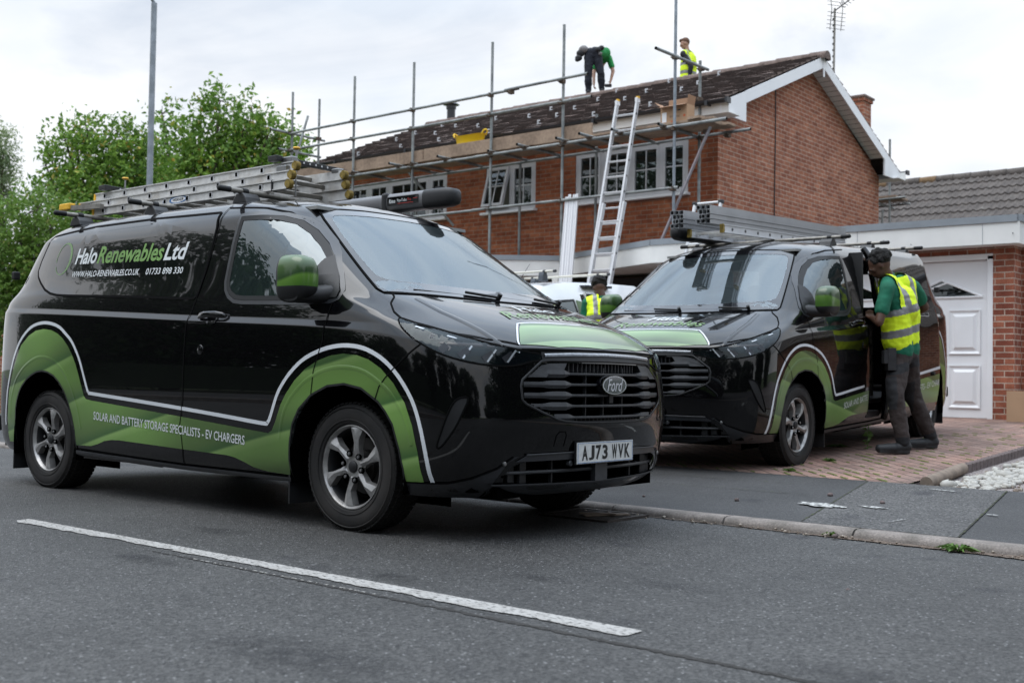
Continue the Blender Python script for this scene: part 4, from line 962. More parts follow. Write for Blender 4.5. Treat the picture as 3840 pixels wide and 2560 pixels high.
sheet('road', xs, [-1.6, 0, 2, 4.2, 5, KY], lambda x, y: zroad(y), M['asphalt'], kind='structure')
sheet('pavement', xs, [KY+.12, 8.0], lambda x, y: zpave(y), M['pave_old'], kind='structure')
sheet('driveway', [-14.5, -12, -9, -6, -2.95], [8.0, 10, 12, 14, 17], lambda x, y: zdrive(y), M['paving'], kind='structure')
bk_ = MB(); bk_.box((-2.965, 11.2, .10), (.02, 6.5, .28), M['edging'], Matrix.Rotation(.044, 4, 'X')); bk_.build('driveway_edge', kind='structure')
sheet('far_pavement', xs, [-3.6, -1.72], lambda x, y: .09, M['pave_old'], kind='structure')
b = MB(); b.box((0, -1.66, .02), (800, .12, .17), M['kerb']); b.build('far_kerb', kind='structure')
# gritty tarmac reinstatement with ragged edge joints
def ragged(name, poly, zf, m, amp=.006, step=.04, lift=.004, **k):
    pts = resample([Vector(p) for p in poly], step, True); rr = random.Random(3)
    vs = [(p.x+rr.uniform(-amp, amp), p.y+rr.uniform(-amp, amp)) for p in pts]
    bm = grid_cut(vs, .8)
    for v in bm.verts: v.co.z = zf(v.co.x, v.co.y)+lift
    bm.normal_update()
    for f in bm.faces:
        if f.normal.z < 0: f.normal_flip()
    me = bpy.data.meshes.new(name); bm.to_mesh(me); bm.free(); me.materials.append(m); o = bpy.data.objects.new(name, me); COL.objects.link(o); return meta(o, **k)
ZP = lambda x, y: zpave(y); ZR = lambda x, y: zroad(y); ZD = lambda x, y: zdrive(y)
ragged('pavement_patch', [(-2.86, KY+.125), (-1.98, KY+.125), (-2.27, 7.97), (-3.22, 7.97)], ZP, M['pave_grit'], .004, kind='structure')
# joints round the patch: thin dark sunken lines with moss
M['joint'] = mat('mossy_joint', (.028, .028, .022), rough=1, var=((.05, .065, .02), 30, .5, .6))
def line(name, a, b_, w, zf, m, lift=.007, amp=.003, step=.03, **k):
    a, b_ = Vector(a), Vector(b_); d = (b_-a).normalized(); n = Vector((-d.y, d.x))*w/2
    return ragged(name, [a-n, b_-n, b_+n, a+n], zf, m, amp, step, lift, **k)
line('pavement_joint', (-2.86, KY+.13), (-3.22, 7.96), .008, ZP, M['joint'], kind='structure')
line('pavement_joint', (-1.98, KY+.13), (-2.27, 7.96), .010, ZP, M['joint'], kind='structure')
for y, x0, x1 in ((7.05, -6.2, -3.3), (6.72, -7, -4.4), (7.5, -5.5, -3.6)): line('pavement_crack', (x0, y), (x1, y+.05), .005, ZP, M['joint'], amp=.004, kind='structure')
line('pavement_joint', (-12, 7.99), (-2.9, 7.99), .014, ZP, M['joint'], kind='structure')
M['splash'] = mat('white_paint_splash', (.42, .42, .40), rough=.7, noise=(40, .3), var=((.06, .06, .06), 30, .48, .60))
for i, (x, y, a, c) in enumerate(((-3.02, 6.72, .17, .07), (-2.72, 6.80, .10, .03), (-2.42, 6.42, .006, .09), (-2.62, 7.75, .12, .012), (-2.05, 6.9, .05, .012))):
    rr = random.Random(i); pts = []
    for k in range(22):
        t = 2*pi*k/22; q = rr.uniform(.55, 1.15); pts.append((x+a*q*cos(t)+.3*c*q*sin(t), y+c*q*sin(t)-.15*a*q*cos(t)))
    bm_ = ragged('paint_splash', pts, ZP, M['splash'], .003, .02, .010, kind='structure')
# kerb stones
kj = [-14, -13.1, -12.2, -11.28, -10.36, -9.44, -8.52, -7.6, -6.7, -5.8, -4.92, -4.08, -3.29, -2.50, -1.58, -.66, .26, 1.18, 2.1, 3, 3.9]
rr = random.Random(5)
for a, c in zip(kj, kj[1:]):
    b = MB(); x0, x1 = a+.006, c-.006; n = 10; pr = []
    for i in range(n+1):
        x = x0+(x1-x0)*i/n; j = rr.uniform(-.003, .003)
        pr += [(x, KY, -.06), (x, KY-.003+j, -.004+j), (x, KY+.018+j, .020), (x, KY+.05, .0265+j*.5), (x, KY+.118, .026), (x, KY+.122, -.06)]
    fs = [(6*i+j, 6*i+j+1, 6*i+6+j+1, 6*i+6+j) for i in range(n) for j in range(5)] + [tuple(range(6)), tuple(range(6*n+5, 6*n-1, -1))]
    b.add(pr, fs, M['kerb']); b.build('kerb_stone', smooth=50, kind='structure')
b = MB(); b.box((-207, KY+.06, -.02), (386, .12, .09), M['kerb']); b.box((205, KY+.06, -.02), (402, .12, .09), M['kerb']); b.build('kerb', kind='structure')
ragged('gutter_grit', [(-3.9, KY-.015), (2.5, KY-.015), (2.5, KY-.12), (0, KY-.13), (-1.2, KY-.16), (-2.0, KY-.10), (-2.6, KY-.07), (-3.2, KY-.035), (-3.9, KY-.03)], ZR, M['soil'], .012, .03, .006, kind='structure')
# road centre line with a worn lower edge
rr = random.Random(11); up_, lo_ = [], []; x = -6.07; k = 0; wv = 0
while x < -2.04:
    wv = wv*.82 + rr.uniform(-.006, .006); chip = 0
    if -5.2 < x < -4.55: chip = .018*max(0, sin((x+5.2)/.65*pi*2.5))
    up_.append((x, 3.178 + rr.uniform(-.002, .002))); lo_.append((x, 3.079 + wv + chip + rr.uniform(-.002, .002))); x += .018
up_ = [(-6.02, 3.10)] + up_[2:] + [(-2.04, 3.172)]; lo_ = lo_[6:] + [(-2.04, 3.088)]
bm = bmesh.new(); fs = bm.faces.new([bm.verts.new((a, c, .004)) for a, c in lo_ + up_[::-1]]); bmesh.ops.triangulate(bm, faces=bm.faces[:])
me = bpy.data.meshes.new('road_marking'); bm.to_mesh(me); bm.free(); me.materials.append(M['paint_road']); o = bpy.data.objects.new('road_marking', me); COL.objects.link(o); meta(o, kind='structure')
# next dash each way
for x0, x1 in ((-14, -10.1), (2.2, 6.2)): ragged('road_marking', [(x0, 3.08), (x1, 3.08), (x1, 3.18), (x0, 3.18)], ZR, M['paint_road'], .003, .05, .004, kind='structure')
M['groove'] = mat('road_seam', (.030, .028, .026), rough=1, noise=(60, .5), bump=(60, .8, .01))
o = ragged('road_seam', [(-4.6, 3.02), (-3.6, 3.012), (-2.6, 3.0), (-1.2, 2.98), (.2, 2.955), (.2, 2.945), (-1.2, 2.955), (-2.6, 2.975), (-3.6, 2.990), (-4.6, 3.01)], ZR, M['groove'], .008, .02, .0022, kind='structure')
fl = [random.Random(9).uniform(0, 1) for _ in range(40)]
rr = random.Random(21); b = MB()
for k in range(26):
    x = -4.25+.045*k+rr.uniform(-.01, .01); w = rr.uniform(.004, .016); b.box((x, 3.006-.006*k*.045, .0045), (w*2, .007, .002), M['paint_road'])
b.build('paint_fragments', kind='stuff', label='flecks of old white line paint beside the road marking')
# ---- stones, pebbles, gravel right of the drive
sheet('gravel_bed', [-2.97, -2.3, -1.5, 6], [8.0, 9, 10, 12, 17], lambda x, y: zdrive(y)-.035, M['gravel'], kind='structure')
def rock(b, c, s, m, rr, n=(7, 5)):
    vs = []; a0 = rr.uniform(0, 3); ca, sa = cos(a0), sin(a0)
    for j in range(n[1]+1):
        ph = pi*j/n[1]
        for i in range(n[0]):
            th = 2*pi*i/n[0]; q = rr.uniform(.80, 1.16); x, y, z = s[0]*q*sin(ph)*cos(th), s[1]*q*sin(ph)*sin(th), s[2]*q*cos(ph)
            vs.append((c[0]+x*ca-y*sa, c[1]+x*sa+y*ca, c[2]+z))
    k = n[0]; b.add(vs, [(j*k+i, j*k+(i+1) % k, (j+1)*k+(i+1) % k, (j+1)*k+i) for j in range(n[1]) for i in range(k)], m)
rr = random.Random(17); b = MB(); bg_ = MB()
def edge_x(y): return -2.80 if y < 9 else -2.80 - (y-9)*.0
big = []
for k in range(980):
    y = 8.12 + rr.random()**1.0*6; lim = .30 + (y-8.1)*.22; x = -2.76 + rr.uniform(.02, max(.06, min(.95, lim)))
    s = rr.uniform(.014, .040) if rr.random() < .9 else rr.uniform(.04, .058); 
    if y < 8.5 and s > .035: s = .02
    big.append((x, y, s))
big += [(-2.72, 8.16, .055), (-2.55, 8.9, .06), (-2.45, 8.6, .045)]
for x, y, s in big:
    if s > .055: rock(b, (x, y, zdrive(y)-.035+s*.42), (s*1.25, s*rr.uniform(.75, 1), s*.72), M['pebble_w'], rr, (10, 6))
    else: rock(b, (x, y, zdrive(y)-.035+s*.4), (s*1.2, s*rr.uniform(.7, 1), s*.7), M['pebble_w'], rr)
meta(b.build('white_stones', smooth=True), 'white rounded stones bordering the brick drive', 'stones', kind='stuff')
for k in range(2600):
    y = 8.04 + rr.random()*5.5; x = -2.78 + rr.random()*3.2; s = rr.uniform(.007, .02)
    rock(bg_, (x, y, zdrive(y)-.033+s*.4), (s*1.2, s, s*.8), M['pebble_b'] if x < -2.2 or rr.random() < .2 else M['gravel'], rr, (5, 3))
meta(bg_.build('gravel', smooth=True), 'buff and pinkish gravel among the white stones', 'gravel', kind='stuff')
b = MB(); b.tube((-2.83, 8.03, zdrive(8.03)+.01), (-2.90, 9.02, zdrive(9)+.012), .045, M['log'], 14); meta(b.build('edging_log', smooth=50), 'round weathered log edging the corner of the brick drive', 'log')
y = 9.06
while y < 14.4:
    MB().box((-2.925, y+.045, zdrive(y)-.02), (.06, .088, .11), M['edging']).build('edging_block', bevel=.005, label='dark upright block in the row edging the brick drive beside the stones', cat='edging block', group='edging blocks along the drive'); y += .094
b = MB(); b.box((-2.13, 9.3, zdrive(9.3)-.0), (.035, 2.6, .05), M['log'], Matrix.Rotation(.10, 4, 'Z') @ Matrix.Rotation(.044, 4, 'X')); meta(b.build('timber_edging', bevel=.004), 'thin pale timber strip between the white stones and the gravel', 'timber')
# ---- weeds and moss
M['leaf_w'] = mat('weed_leaf', (.09, .17, .03), rough=.6, noise=(30, .3)); M['moss'] = mat('moss', (.10, .13, .02), rough=1, noise=(80, .4))
def weed(x, y, z, r, n, h, label, rr, upright=0):
    b = MB()
    for k in range(n):
        a = rr.uniform(0, 2*pi); L = r*rr.uniform(.5, 1); w = L*rr.uniform(.07, .14); d = Vector((cos(a), sin(a), 0)); nn = Vector((-sin(a), cos(a), 0)); hh = h*rr.uniform(.5, 1)
        z0 = upright*rr.random()
        P = [Vector((x, y, z+z0)), Vector((x, y, z+z0))+d*L*.5+Vector((0, 0, hh)), Vector((x, y, z+z0))+d*L+Vector((0, 0, hh*.35))]
        b.add([P[0], P[1]-nn*w, P[2], P[1]+nn*w], [(0, 1, 2), (0, 2, 3)], M['leaf_w'])
    if upright: b.tube((x, y, z), (x+.01, y, z+upright), .004, M['leaf_w'], 5)
    b.build('weed', fix=False, label=label, cat='weed', group='weeds')
rr = random.Random(31)
weed(-1.92, KY-.06, -.015, .13, 46, .03, 'low leafy weed spreading in the gutter by the kerb', rr)
weed(-2.62, KY-.03, -.015, .05, 12, .03, 'small weed sprouting at a kerb joint', rr)
weed(-4.13, 10.19, .214, .07, 44, .02, 'upright green weed growing in the brick drive by the van door', rr, .26)
weed(-4.45, 10.25, .215, .14, 24, .03, 'dark spreading weed in the drive under the open van', rr)
weed(-4.0, 9.05, .165, .07, 22, .03, 'bright tuft of grass between drive bricks near the front wheel', rr)
weed(-3.95, 8.20, .13, .06, 20, .03, 'small bright weed at the lower edge of the brick drive', rr)
b = MB()
for k in range(520):
    x = rr.uniform(-6.5, -3.05); y = 8.03+rr.random()**1.6*5.5
    # follow the diagonal block joints
    u = round((x+y)*.7071/.105)*.105; v = (y-x)*.7071; x, y = (u-v)*.7071, (u+v)*.7071
    if not(-6.5 < x < -3.0 and y > 8.02) or (-5.9 < x < -4.1 and y > 8.6): continue
    L = rr.uniform(.02, .07); d = .7071
    b.add([(x-L*d, y+L*d-.006, zdrive(y)+.004), (x+L*d, y-L*d-.006, zdrive(y)+.004), (x+L*d, y-L*d+.007, zdrive(y)+.009), (x-L*d, y+L*d+.007, zdrive(y)+.009)], [(0, 1, 2, 3)], M['moss'])
meta(b.build('moss', fix=False), 'moss and tiny weeds in the joints of the brick drive', 'moss', kind='stuff')
b = MB()
for k in range(90):
    x = rr.uniform(-4.2, -.5); y = KY-rr.random()**1.5*.14-.01; s = rr.uniform(.004, .013); rock(b, (x, y, -.012+s*.4), (s, s, s*.7), M['pebble_b'], rr, (5, 3))
for k in range(130):
    x = rr.uniform(-3.2, -.8); y = KY-.02-rr.random()*.12; a = rr.uniform(-.5, .5); L = rr.uniform(.01, .04); b.tube((x, y, -.01), (x+L*cos(a), y+L*sin(a), -.008), .0012, M['log'], 4)
for x, y, s in ((-3.55, 6.62, .018), (-3.15, 7.15, .02), (-2.74, 7.0, .02), (-4.15, 6.45, .012), (-2.55, 5.86, .02), (-1.86, 4.4, .012)): rock(b, (x, y, (zpave(y) if y > KY else -.01)+s*.5), (s, s, s*.7), M['edging'], rr, (6, 4))
meta(b.build('litter', smooth=True), 'grit, straw and small stones lying in the gutter', 'litter', kind='stuff')
# drain grate under the van's far wheel
M['iron'] = mat('cast_iron', (.05, .04, .035), rough=.7, metal=.4, noise=(30, .3))
b = MB()
for x in (-4.28, -3.80): b.box((x, 5.72, -.012), (.03, .44, .02), M['iron'])
for y in (5.51, 5.93): b.box((-4.04, y, -.012), (.48, .03, .02), M['iron'])
for k in range(8): b.box((-4.25+.06*k, 5.72, -.012), (.028, .42, .018), M['iron'], Matrix.Rotation(.5, 4, 'Z')) if False else b.box((-4.04, 5.55+.046*k, -.012), (.46, .022, .018), M['iron'])
meta(b.build('drain_grate'), 'rusty iron drain grate in the gutter under the nearer van', 'drain grate')
b = MB(); b.box((-3.93, 5.70, .004), (.04, .30, .008), M['log'], Matrix.Rotation(-.5, 4, 'Z')); b.box((-3.97, 5.66, .012), (.035, .22, .007), M['log'], Matrix.Rotation(-.9, 4, 'Z')); meta(b.build('wood_scrap'), 'pale splinters of wood lying on the drain grate', 'wood scrap')

# oily smudges on the road: soft-edged thin sheets a few millimetres up
def stain_mat():
    m, t, b = bsdf_mat('oil_stain'); tc = t.nodes.new('ShaderNodeTexCoord'); vm = t.nodes.new('ShaderNodeVectorMath'); vm.operation = 'SUBTRACT'; vm.inputs[1].default_value = (.5, .5, .5); t.links.new(tc.outputs['Generated'], vm.inputs[0])
    vm2 = t.nodes.new('ShaderNodeVectorMath'); vm2.operation = 'MULTIPLY'; vm2.inputs[1].default_value = (1, 1, 0); t.links.new(vm.outputs[0], vm2.inputs[0]); ln = t.nodes.new('ShaderNodeVectorMath'); ln.operation = 'LENGTH'; t.links.new(vm2.outputs[0], ln.inputs[0])
    mr = t.nodes.new('ShaderNodeMapRange'); mr.inputs[1].default_value = .5; mr.inputs[2].default_value = .05; mr.inputs[3].default_value = 0; mr.inputs[4].default_value = .45; t.links.new(ln.outputs['Value'], mr.inputs[0])
    n = t.nodes.new('ShaderNodeTexNoise'); n.inputs['Scale'].default_value = 14; n.inputs['Detail'].default_value = 5; t.links.new(tc.outputs['Object'], n.inputs[0]); r = ramp(t, n.outputs[0], [(.35, (.15, .15, .15)), (.65, (1, 1, 1))])
    mu = t.nodes.new('ShaderNodeMath'); mu.operation = 'MULTIPLY'; t.links.new(mr.outputs[0], mu.inputs[0]); t.links.new(r.outputs[0], mu.inputs[1]); t.links.new(mu.outputs[0], b.inputs['Alpha']); b.inputs['Base Color'].default_value = (.012, .012, .016, 1); b.inputs['Roughness'].default_value = .45; return m
M['stain'] = stain_mat()
for x, y, rx, ry in ((-4.95, 3.62, .26, .12), (-4.40, 2.86, .30, .10), (-3.36, 3.32, .22, .09), (-2.38, 3.95, .22, .09), (-2.9, 3.72, .18, .08), (-2.6, 2.2, .5, .2), (-4.6, 4.6, .5, .2), (-1.2, 3.1, .4, .18)):
    b = MB(); b.add([(x+rx*2*dx, y+ry*2*dy, zroad(y)+.0035) for dx, dy in ((-.5, -.5), (.5, -.5), (.5, .5), (-.5, .5))], [(0, 1, 2, 3)], M['stain']); b.build('oil_stain', fix=False, kind='structure')
# ================================================================ the brick house, garage and neighbour
def brick_mat(name, c1, c2, mortar, uvscale=1.0):
    m, t, b = bsdf_mat(name); uv = t.nodes.new('ShaderNodeUVMap')
    br = t.nodes.new('ShaderNodeTexBrick'); br.inputs['Scale'].default_value = 1; br.inputs['Brick Width'].default_value = .225; br.inputs['Row Height'].default_value = .075; br.inputs['Mortar Size'].default_value = .0065; br.inputs['Mortar Smooth'].default_value = .15
    br.inputs['Color1'].default_value = (*c1, 1); br.inputs['Color2'].default_value = (*c2, 1); br.inputs['Mortar'].default_value = (*mortar, 1); br.inputs['Bias'].default_value = -.15
    t.links.new(uv.outputs[0], br.inputs[0])
    def nz(s, d, lo, hi, a, c):
        n = t.nodes.new('ShaderNodeTexNoise'); n.inputs['Scale'].default_value = s; n.inputs['Detail'].default_value = d; t.links.new(uv.outputs[0], n.inputs[0]); return ramp(t, n.outputs[0], [(lo, a), (hi, c)])
    cur = br.outputs[0]
    for r in (nz(2.3, 5, .3, .7, (.86, .80, .80), (1.15, 1.16, 1.18)), nz(70, 3, .3, .7, (.78, .78, .78), (1.22, 1.22, 1.22)), nz(9, 2, .35, .65, (.84, .82, .82), (1.12, 1.1, 1.1))):
        mm = t.nodes.new('ShaderNodeMix'); mm.data_type = 'RGBA'; mm.blend_type = 'MULTIPLY'; mm.inputs[0].default_value = 1; t.links.new(cur, mm.inputs[6]); t.links.new(r.outputs[0], mm.inputs[7]); cur = mm.outputs[2]
    t.links.new(cur, b.inputs['Base Color']); b.inputs['Roughness'].default_value = .88; b.inputs['Specular IOR Level'].default_value = .25
    bp = t.nodes.new('ShaderNodeBump'); bp.inputs['Strength'].default_value = .6; bp.inputs['Distance'].default_value = .008; bp.invert = True; t.links.new(br.outputs['Fac'], bp.inputs['Height']); t.links.new(bp.outputs[0], b.inputs['Normal'])
    return m
M['brick'] = brick_mat('red_brick', (.245, .074, .034), (.38, .135, .062), (.28, .20, .145))
M['brick_g'] = brick_mat('red_brick_gable', (.26, .098, .058), (.40, .170, .098), (.44, .35, .27))
M['brick_p'] = brick_mat('red_brick_garage', (.19, .058, .036), (.36, .135, .078), (.42, .35, .28))
M['upvc'] = mat('white_upvc', (.80, .80, .81), rough=.4, noise=(2.5, .04))
M['upvc_b'] = mat('old_white_board', (.76, .755, .73), rough=.5, noise=(3, .06))
M['lead'] = mat('grey_roof_trim', (.24, .265, .29), rough=.6, noise=(4, .1))
M['gutter'] = mat('black_gutter', (.02, .021, .025), rough=.35)
M['frame'] = mat('window_frame', (.60, .60, .62), rough=.4)
M['curtain'] = mat('curtain', (.30, .29, .24), rough=.9)
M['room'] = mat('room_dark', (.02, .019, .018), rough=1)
M['board'] = mat('scaffold_board', (.34, .245, .175), rough=.85, var=((.22, .155, .11), 2.2, .4, .65), noise=(20, .2))
M['felt'] = mat('felt_roof', (.10, .10, .10), rough=.95)
def tile_mat(name, a, b_, lich):
    m = mat(name, a, rough=.95, spec=.2, var=(b_, 5, .35, .65), noise=(45, .4), bump=(30, .6, .01))
    t = m.node_tree; b = t.nodes['Principled BSDF']; l = b.inputs['Base Color'].links[0].from_socket
    tc = t.nodes.new('ShaderNodeTexCoord'); n = t.nodes.new('ShaderNodeTexNoise'); n.inputs['Scale'].default_value = 2.6; n.inputs['Detail'].default_value = 8; n.inputs['Roughness'].default_value = .75; t.links.new(tc.outputs['Object'], n.inputs[0])
    r = ramp(t, n.outputs[0], [(.60, (0, 0, 0)), (.70, (1, 1, 1))]); mx = t.nodes.new('ShaderNodeMix'); mx.data_type = 'RGBA'; t.links.new(r.outputs[0], mx.inputs[0]); t.links.new(l, mx.inputs[6]); mx.inputs[7].default_value = (*lich, 1); t.links.new(mx.outputs[2], b.inputs['Base Color']); return m
M['tile'] = tile_mat('brown_plain_tile', (.11, .082, .072), (.19, .145, .127), (.26, .21, .17))
M['tile_b'] = tile_mat('brown_tile_light', (.14, .103, .09), (.23, .17, .148), (.28, .22, .17))
M['tile_c'] = tile_mat('brown_tile_dark', (.068, .052, .046), (.125, .095, .083), (.16, .13, .11))
M['tile_butt_shadow'] = mat('tile_butt_shadow_edge', (.062, .047, .043), rough=1, noise=(20, .3)); M['lichen'] = mat('orange_lichen', (.17, .11, .06), rough=1, noise=(30, .4))  # tile butts coloured dark to stand in for the shadow line of each course
M['tile_n'] = tile_mat('grey_pantile', (.085, .075, .070), (.125, .11, .10), (.22, .21, .19))
class Wall(MB):
    """MB whose build() also lays UVs in metres along the wall"""
    def quad(s, p, m): return s.add(p, [tuple(range(len(p)))], m)
def uv_wall(o, fx=None):
    me = o.data; uv = me.uv_layers.new(name='UVMap')
    for p in me.polygons:
        n = p.normal
        for li in p.loop_indices:
            c = me.vertices[me.loops[li].vertex_index].co
            uv.data[li].uv = ((c.y if abs(n.x) > abs(n.y) else c.x) + 10*.225, c.z - .02)
    return o
HX, HY, HX2, HY2 = -8.92, 15.9, -18.0, 22.5        # wall corners
EZ = 5.03; RY = 19.2; RZ = 6.70
house = empty('brick_house', (0, 0, 0), (0, 0, 0), 'two storey red brick house with brown tiled roof and white bargeboards behind the scaffolding', 'house')
def wall_with_holes(name, x0, x1, z0, z1, y, holes, m, parent, depth=.10, axis='y'):
    b = MB(); xs = sorted({x0, x1} | {h[0] for h in holes} | {h[1] for h in holes}); zs = sorted({z0, z1} | {h[2] for h in holes} | {h[3] for h in holes})
    for a, c in zip(xs, xs[1:]):
        for d, e in zip(zs, zs[1:]):
            mx_, mz = (a+c)/2, (d+e)/2
            if any(h[0] < mx_ < h[1] and h[2] < mz < h[3] for h in holes): continue
            b.add([(a, y, d), (c, y, d), (c, y, e), (a, y, e)], [(0, 1, 2, 3)], m)
    for h in holes:
        b.add([(h[0], y, h[2]), (h[0], y+depth, h[2]), (h[0], y+depth, h[3]), (h[0], y, h[3])], [(0, 1, 2, 3)], m)
        b.add([(h[1], y, h[2]), (h[1], y+depth, h[2]), (h[1], y+depth, h[3]), (h[1], y, h[3])], [(0, 1, 2, 3)], m)
        b.add([(h[0], y, h[3]), (h[1], y, h[3]), (h[1], y+depth, h[3]), (h[0], y+depth, h[3])], [(0, 1, 2, 3)], m)
        b.add([(h[0], y, h[2]), (h[1], y, h[2]), (h[1], y+depth, h[2]), (h[0], y+depth, h[2])], [(0, 1, 2, 3)], m)
    return uv_wall(b.build(name, parent, fix=False))
WINS = [(-11.72, -9.46, 3.84, 4.74), (-13.78, -12.60, 3.84, 4.72), (-17.52, -14.76, 3.84, 4.70)]
wall_with_holes('front_wall', HX2, HX, .3, EZ+.1, HY, WINS + [(-17, -15.6, 1.2, 2.2)][:0], M['brick'], house)
b = MB(); b.add([(HX, HY, .3), (HX, HY2, .3), (HX, HY2, EZ-.03), (HX, RY, RZ-.12), (HX, HY, EZ-.03)], [(0, 1, 2, 3, 4)], M['brick_g']); uv_wall(b.build('gable_wall', house, fix=False))
b = MB(); b.add([(HX2, HY, .3), (HX2, HY2, .3), (HX2, HY2, EZ), (HX2, RY, RZ-.12), (HX2, HY, EZ)], [(0, 1, 2, 3, 4)], M['brick']); b.add([(HX, HY2, .3), (HX2, HY2, .3), (HX2, HY2, EZ), (HX, HY2, EZ)], [(0, 1, 2, 3)], M['brick']); uv_wall(b.build('back_walls', house, fix=False))
# cable down the gable
cb = MB(); cb.path([(HX+.012, 17.86, 6.12), (HX+.012, 17.87, 5), (HX+.012, 17.85, 4), (HX+.012, 17.88, 2.6)], .009, M['gutter'], 5); cb.build('cable', house)
# ---- roof: stepped tile courses
def tile_roof(name, x0, x1, y0, z0, y1, z1, parent, gauge=.25, tw=.30, th=.032, jit=.012, seed=1, mats=('tile', 'tile_b', 'tile_c'), vx=None):
    rr = random.Random(seed); L = math.hypot(y1-y0, z1-z0); n = int(L/gauge); b = MB(); uy, uz = (y1-y0)/L, (z1-z0)/L; ny, nz = -uz*(1 if y1 > y0 else -1), abs(uy)
    for j in range(n+1):
        s0 = j*L/(n+1); s1 = (j+1)*L/(n+1)+.03; off = .5*tw*(j % 2); x = x0-off+rr.uniform(-.01, .01)
        while x < x1:
            a, c = max(x, x0-(.012 if j % 2 else 0)), min(x+tw-.006, x1)
            if c-a > .02:
                t0 = th+rr.uniform(-jit*.3, jit); t1 = .004; dj = rr.uniform(-.008, .008); tl = rr.uniform(-.006, .006)
                def P(xx, s, h): return (xx, y0+uy*s+ny*h, z0+uz*s+nz*h)
                vs = [P(a, s0+dj, t0+tl), P(c, s0+dj, t0-tl), P(c, s1, t1), P(a, s1, t1), P(a, s0+dj, -.004), P(c, s0+dj, -.004)]
                b.add(vs, [(4, 5, 1, 0)], M['tile_butt_shadow']); b.add(vs, [(0, 1, 2, 3), (4, 0, 3), (5, 2, 1)], M[mats[0] if rr.random() < .6 else mats[1] if rr.random() < .6 else mats[2]])
            x += tw
    return b.build(name, parent, fix=False)
EY0, EZ0 = 15.44, 5.135
tile_roof('roof', -18.45, -8.66, EY0, EZ0, RY, RZ, house)
o = tile_roof('roof_rear', -18.45, -8.66, 2*RY-EY0, EZ0, RY, RZ, house, gauge=.2, tw=.4, seed=2)
b = MB()
b.add([(-18.45, EY0, EZ0-.01), (-8.66, EY0, EZ0-.01), (-8.66, RY, RZ-.01), (-18.45, RY, RZ-.01), (-18.45, 2*RY-EY0, EZ0-.01), (-8.66, 2*RY-EY0, EZ0-.01)], [(0, 1, 2, 3), (3, 2, 5, 4)], M['tile_c']); b.build('roof_underlay', house, fix=False)
rr = random.Random(4); x = -18.45
rd = MB()
while x < -8.7:
    w = .33; h = rr.uniform(0, .012); n = 8; vs = []
    for xx, e in ((x, .012), (x+w-.008, 0)):
        for i in range(n+1):
            a = -.35+(pi+.7)*i/n; vs.append((xx, RY+(.125+e)*cos(a), RZ-.055+h+(.115+e)*sin(a)))
    rd.add(vs, [(i, i+1, n+1+i+1, n+1+i) for i in range(n)] + [tuple(range(n+1)), tuple(range(n+1, 2*n+2))], M['tile'] if rr.random() < .65 or x < -10 else M['lichen']); x += w
rd.build('ridge_tiles', house, fix=False, smooth=40)
# bargeboards, soffit, box ends, fascia, gutter
bx = -8.64
def slope_z(y): return EZ0 + (RZ-EZ0)*((y-EY0)/(RY-EY0) if y < RY else (2*RY-EY0-y)/(RY-EY0))
bb = MB()
for ya, yb in ((16.28, RY), (RY, 2*RY-16.28)):
    za, zb = slope_z(ya)-.03, slope_z(yb)-.03
    bb.add([(bx, ya, za-.20), (bx, yb, zb-.20), (bx, yb, zb), (bx, ya, za), (bx-.025, ya, za-.20), (bx-.025, yb, zb-.20), (bx-.025, yb, zb), (bx-.025, ya, za)], [(0, 1, 2, 3), (4, 7, 6, 5), (0, 4, 5, 1), (3, 2, 6, 7)], M['upvc'])
bb.box((bx+.006, RY, RZ-.22), (.014, .05, .36), M['upvc']); bb.build('bargeboard', house)
sf = MB()
for ya, yb in ((16.3, RY), (RY, 2*RY-16.3)):
    za, zb = slope_z(ya)-.19, slope_z(yb)-.19
    k = 20
    for i in range(k):
        y_0, y_1 = ya+(yb-ya)*i/k, ya+(yb-ya)*(i+.93)/k; z_0, z_1 = za+(zb-za)*i/k, za+(zb-za)*(i+.93)/k
        sf.add([(bx-.02, y_0, z_0), (bx-.02, y_1, z_1), (HX-.01, y_1, z_1), (HX-.01, y_0, z_0)], [(0, 1, 2, 3)], M['upvc_b'])
sf.build('soffit', house, fix=False)
for s in (0, 1):
    f = (lambda y: y) if not s else (lambda y: 2*RY-y)
    bb = MB(); pts = [(f(15.50), EZ-.075), (f(16.30), EZ-.075), (f(16.30), slope_z(16.30)-.19), (f(16.30), slope_z(16.30)-.04), (f(15.50), slope_z(15.50)-.03)]
    pts = [pts[0], pts[1], pts[3], pts[4]]
    bb.prism(pts, bx-.03, bx+.002, M['upvc'], 'YZ'); bb.build('bargeboard_end', house)
    fa = MB(); fa.box(((HX2+bx)/2, f(15.512), EZ+.005), (bx-HX2-.06+.3, .022, .17), M['upvc_b']); fa.box(((HX2+bx)/2, f(15.70), EZ-.072), (bx-HX2-.07+.3, .36, .012), M['upvc_b']); fa.build('fascia', house)
    g = MB(); n = 8; vs = []
    for xx in (-18.5, -8.52):
        for i in range(n+1): a = pi+pi*i/n; vs.append((xx, f(15.44)+.056*cos(a), 5.145+.056*sin(a)))
        for i in range(n+1): a = 2*pi-pi*i/n; vs.append((xx, f(15.44)+.050*cos(a), 5.145+.050*sin(a)))
    k = 2*n+2; g.add(vs, [(i, (i+1) % k, k+(i+1) % k, k+i) for i in range(k)] + [tuple(range(k)), tuple(range(k, 2*k))], M['gutter'])
    for xx in (-8.85, -11, -13.2, -15.4, -17.4): g.box((xx, f(15.44), 5.115), (.05, .125, .075), M['gutter'])
    g.box((-8.50, f(15.44), 5.12), (.04, .13, .085), M['gutter']); g.build('gutter', house)
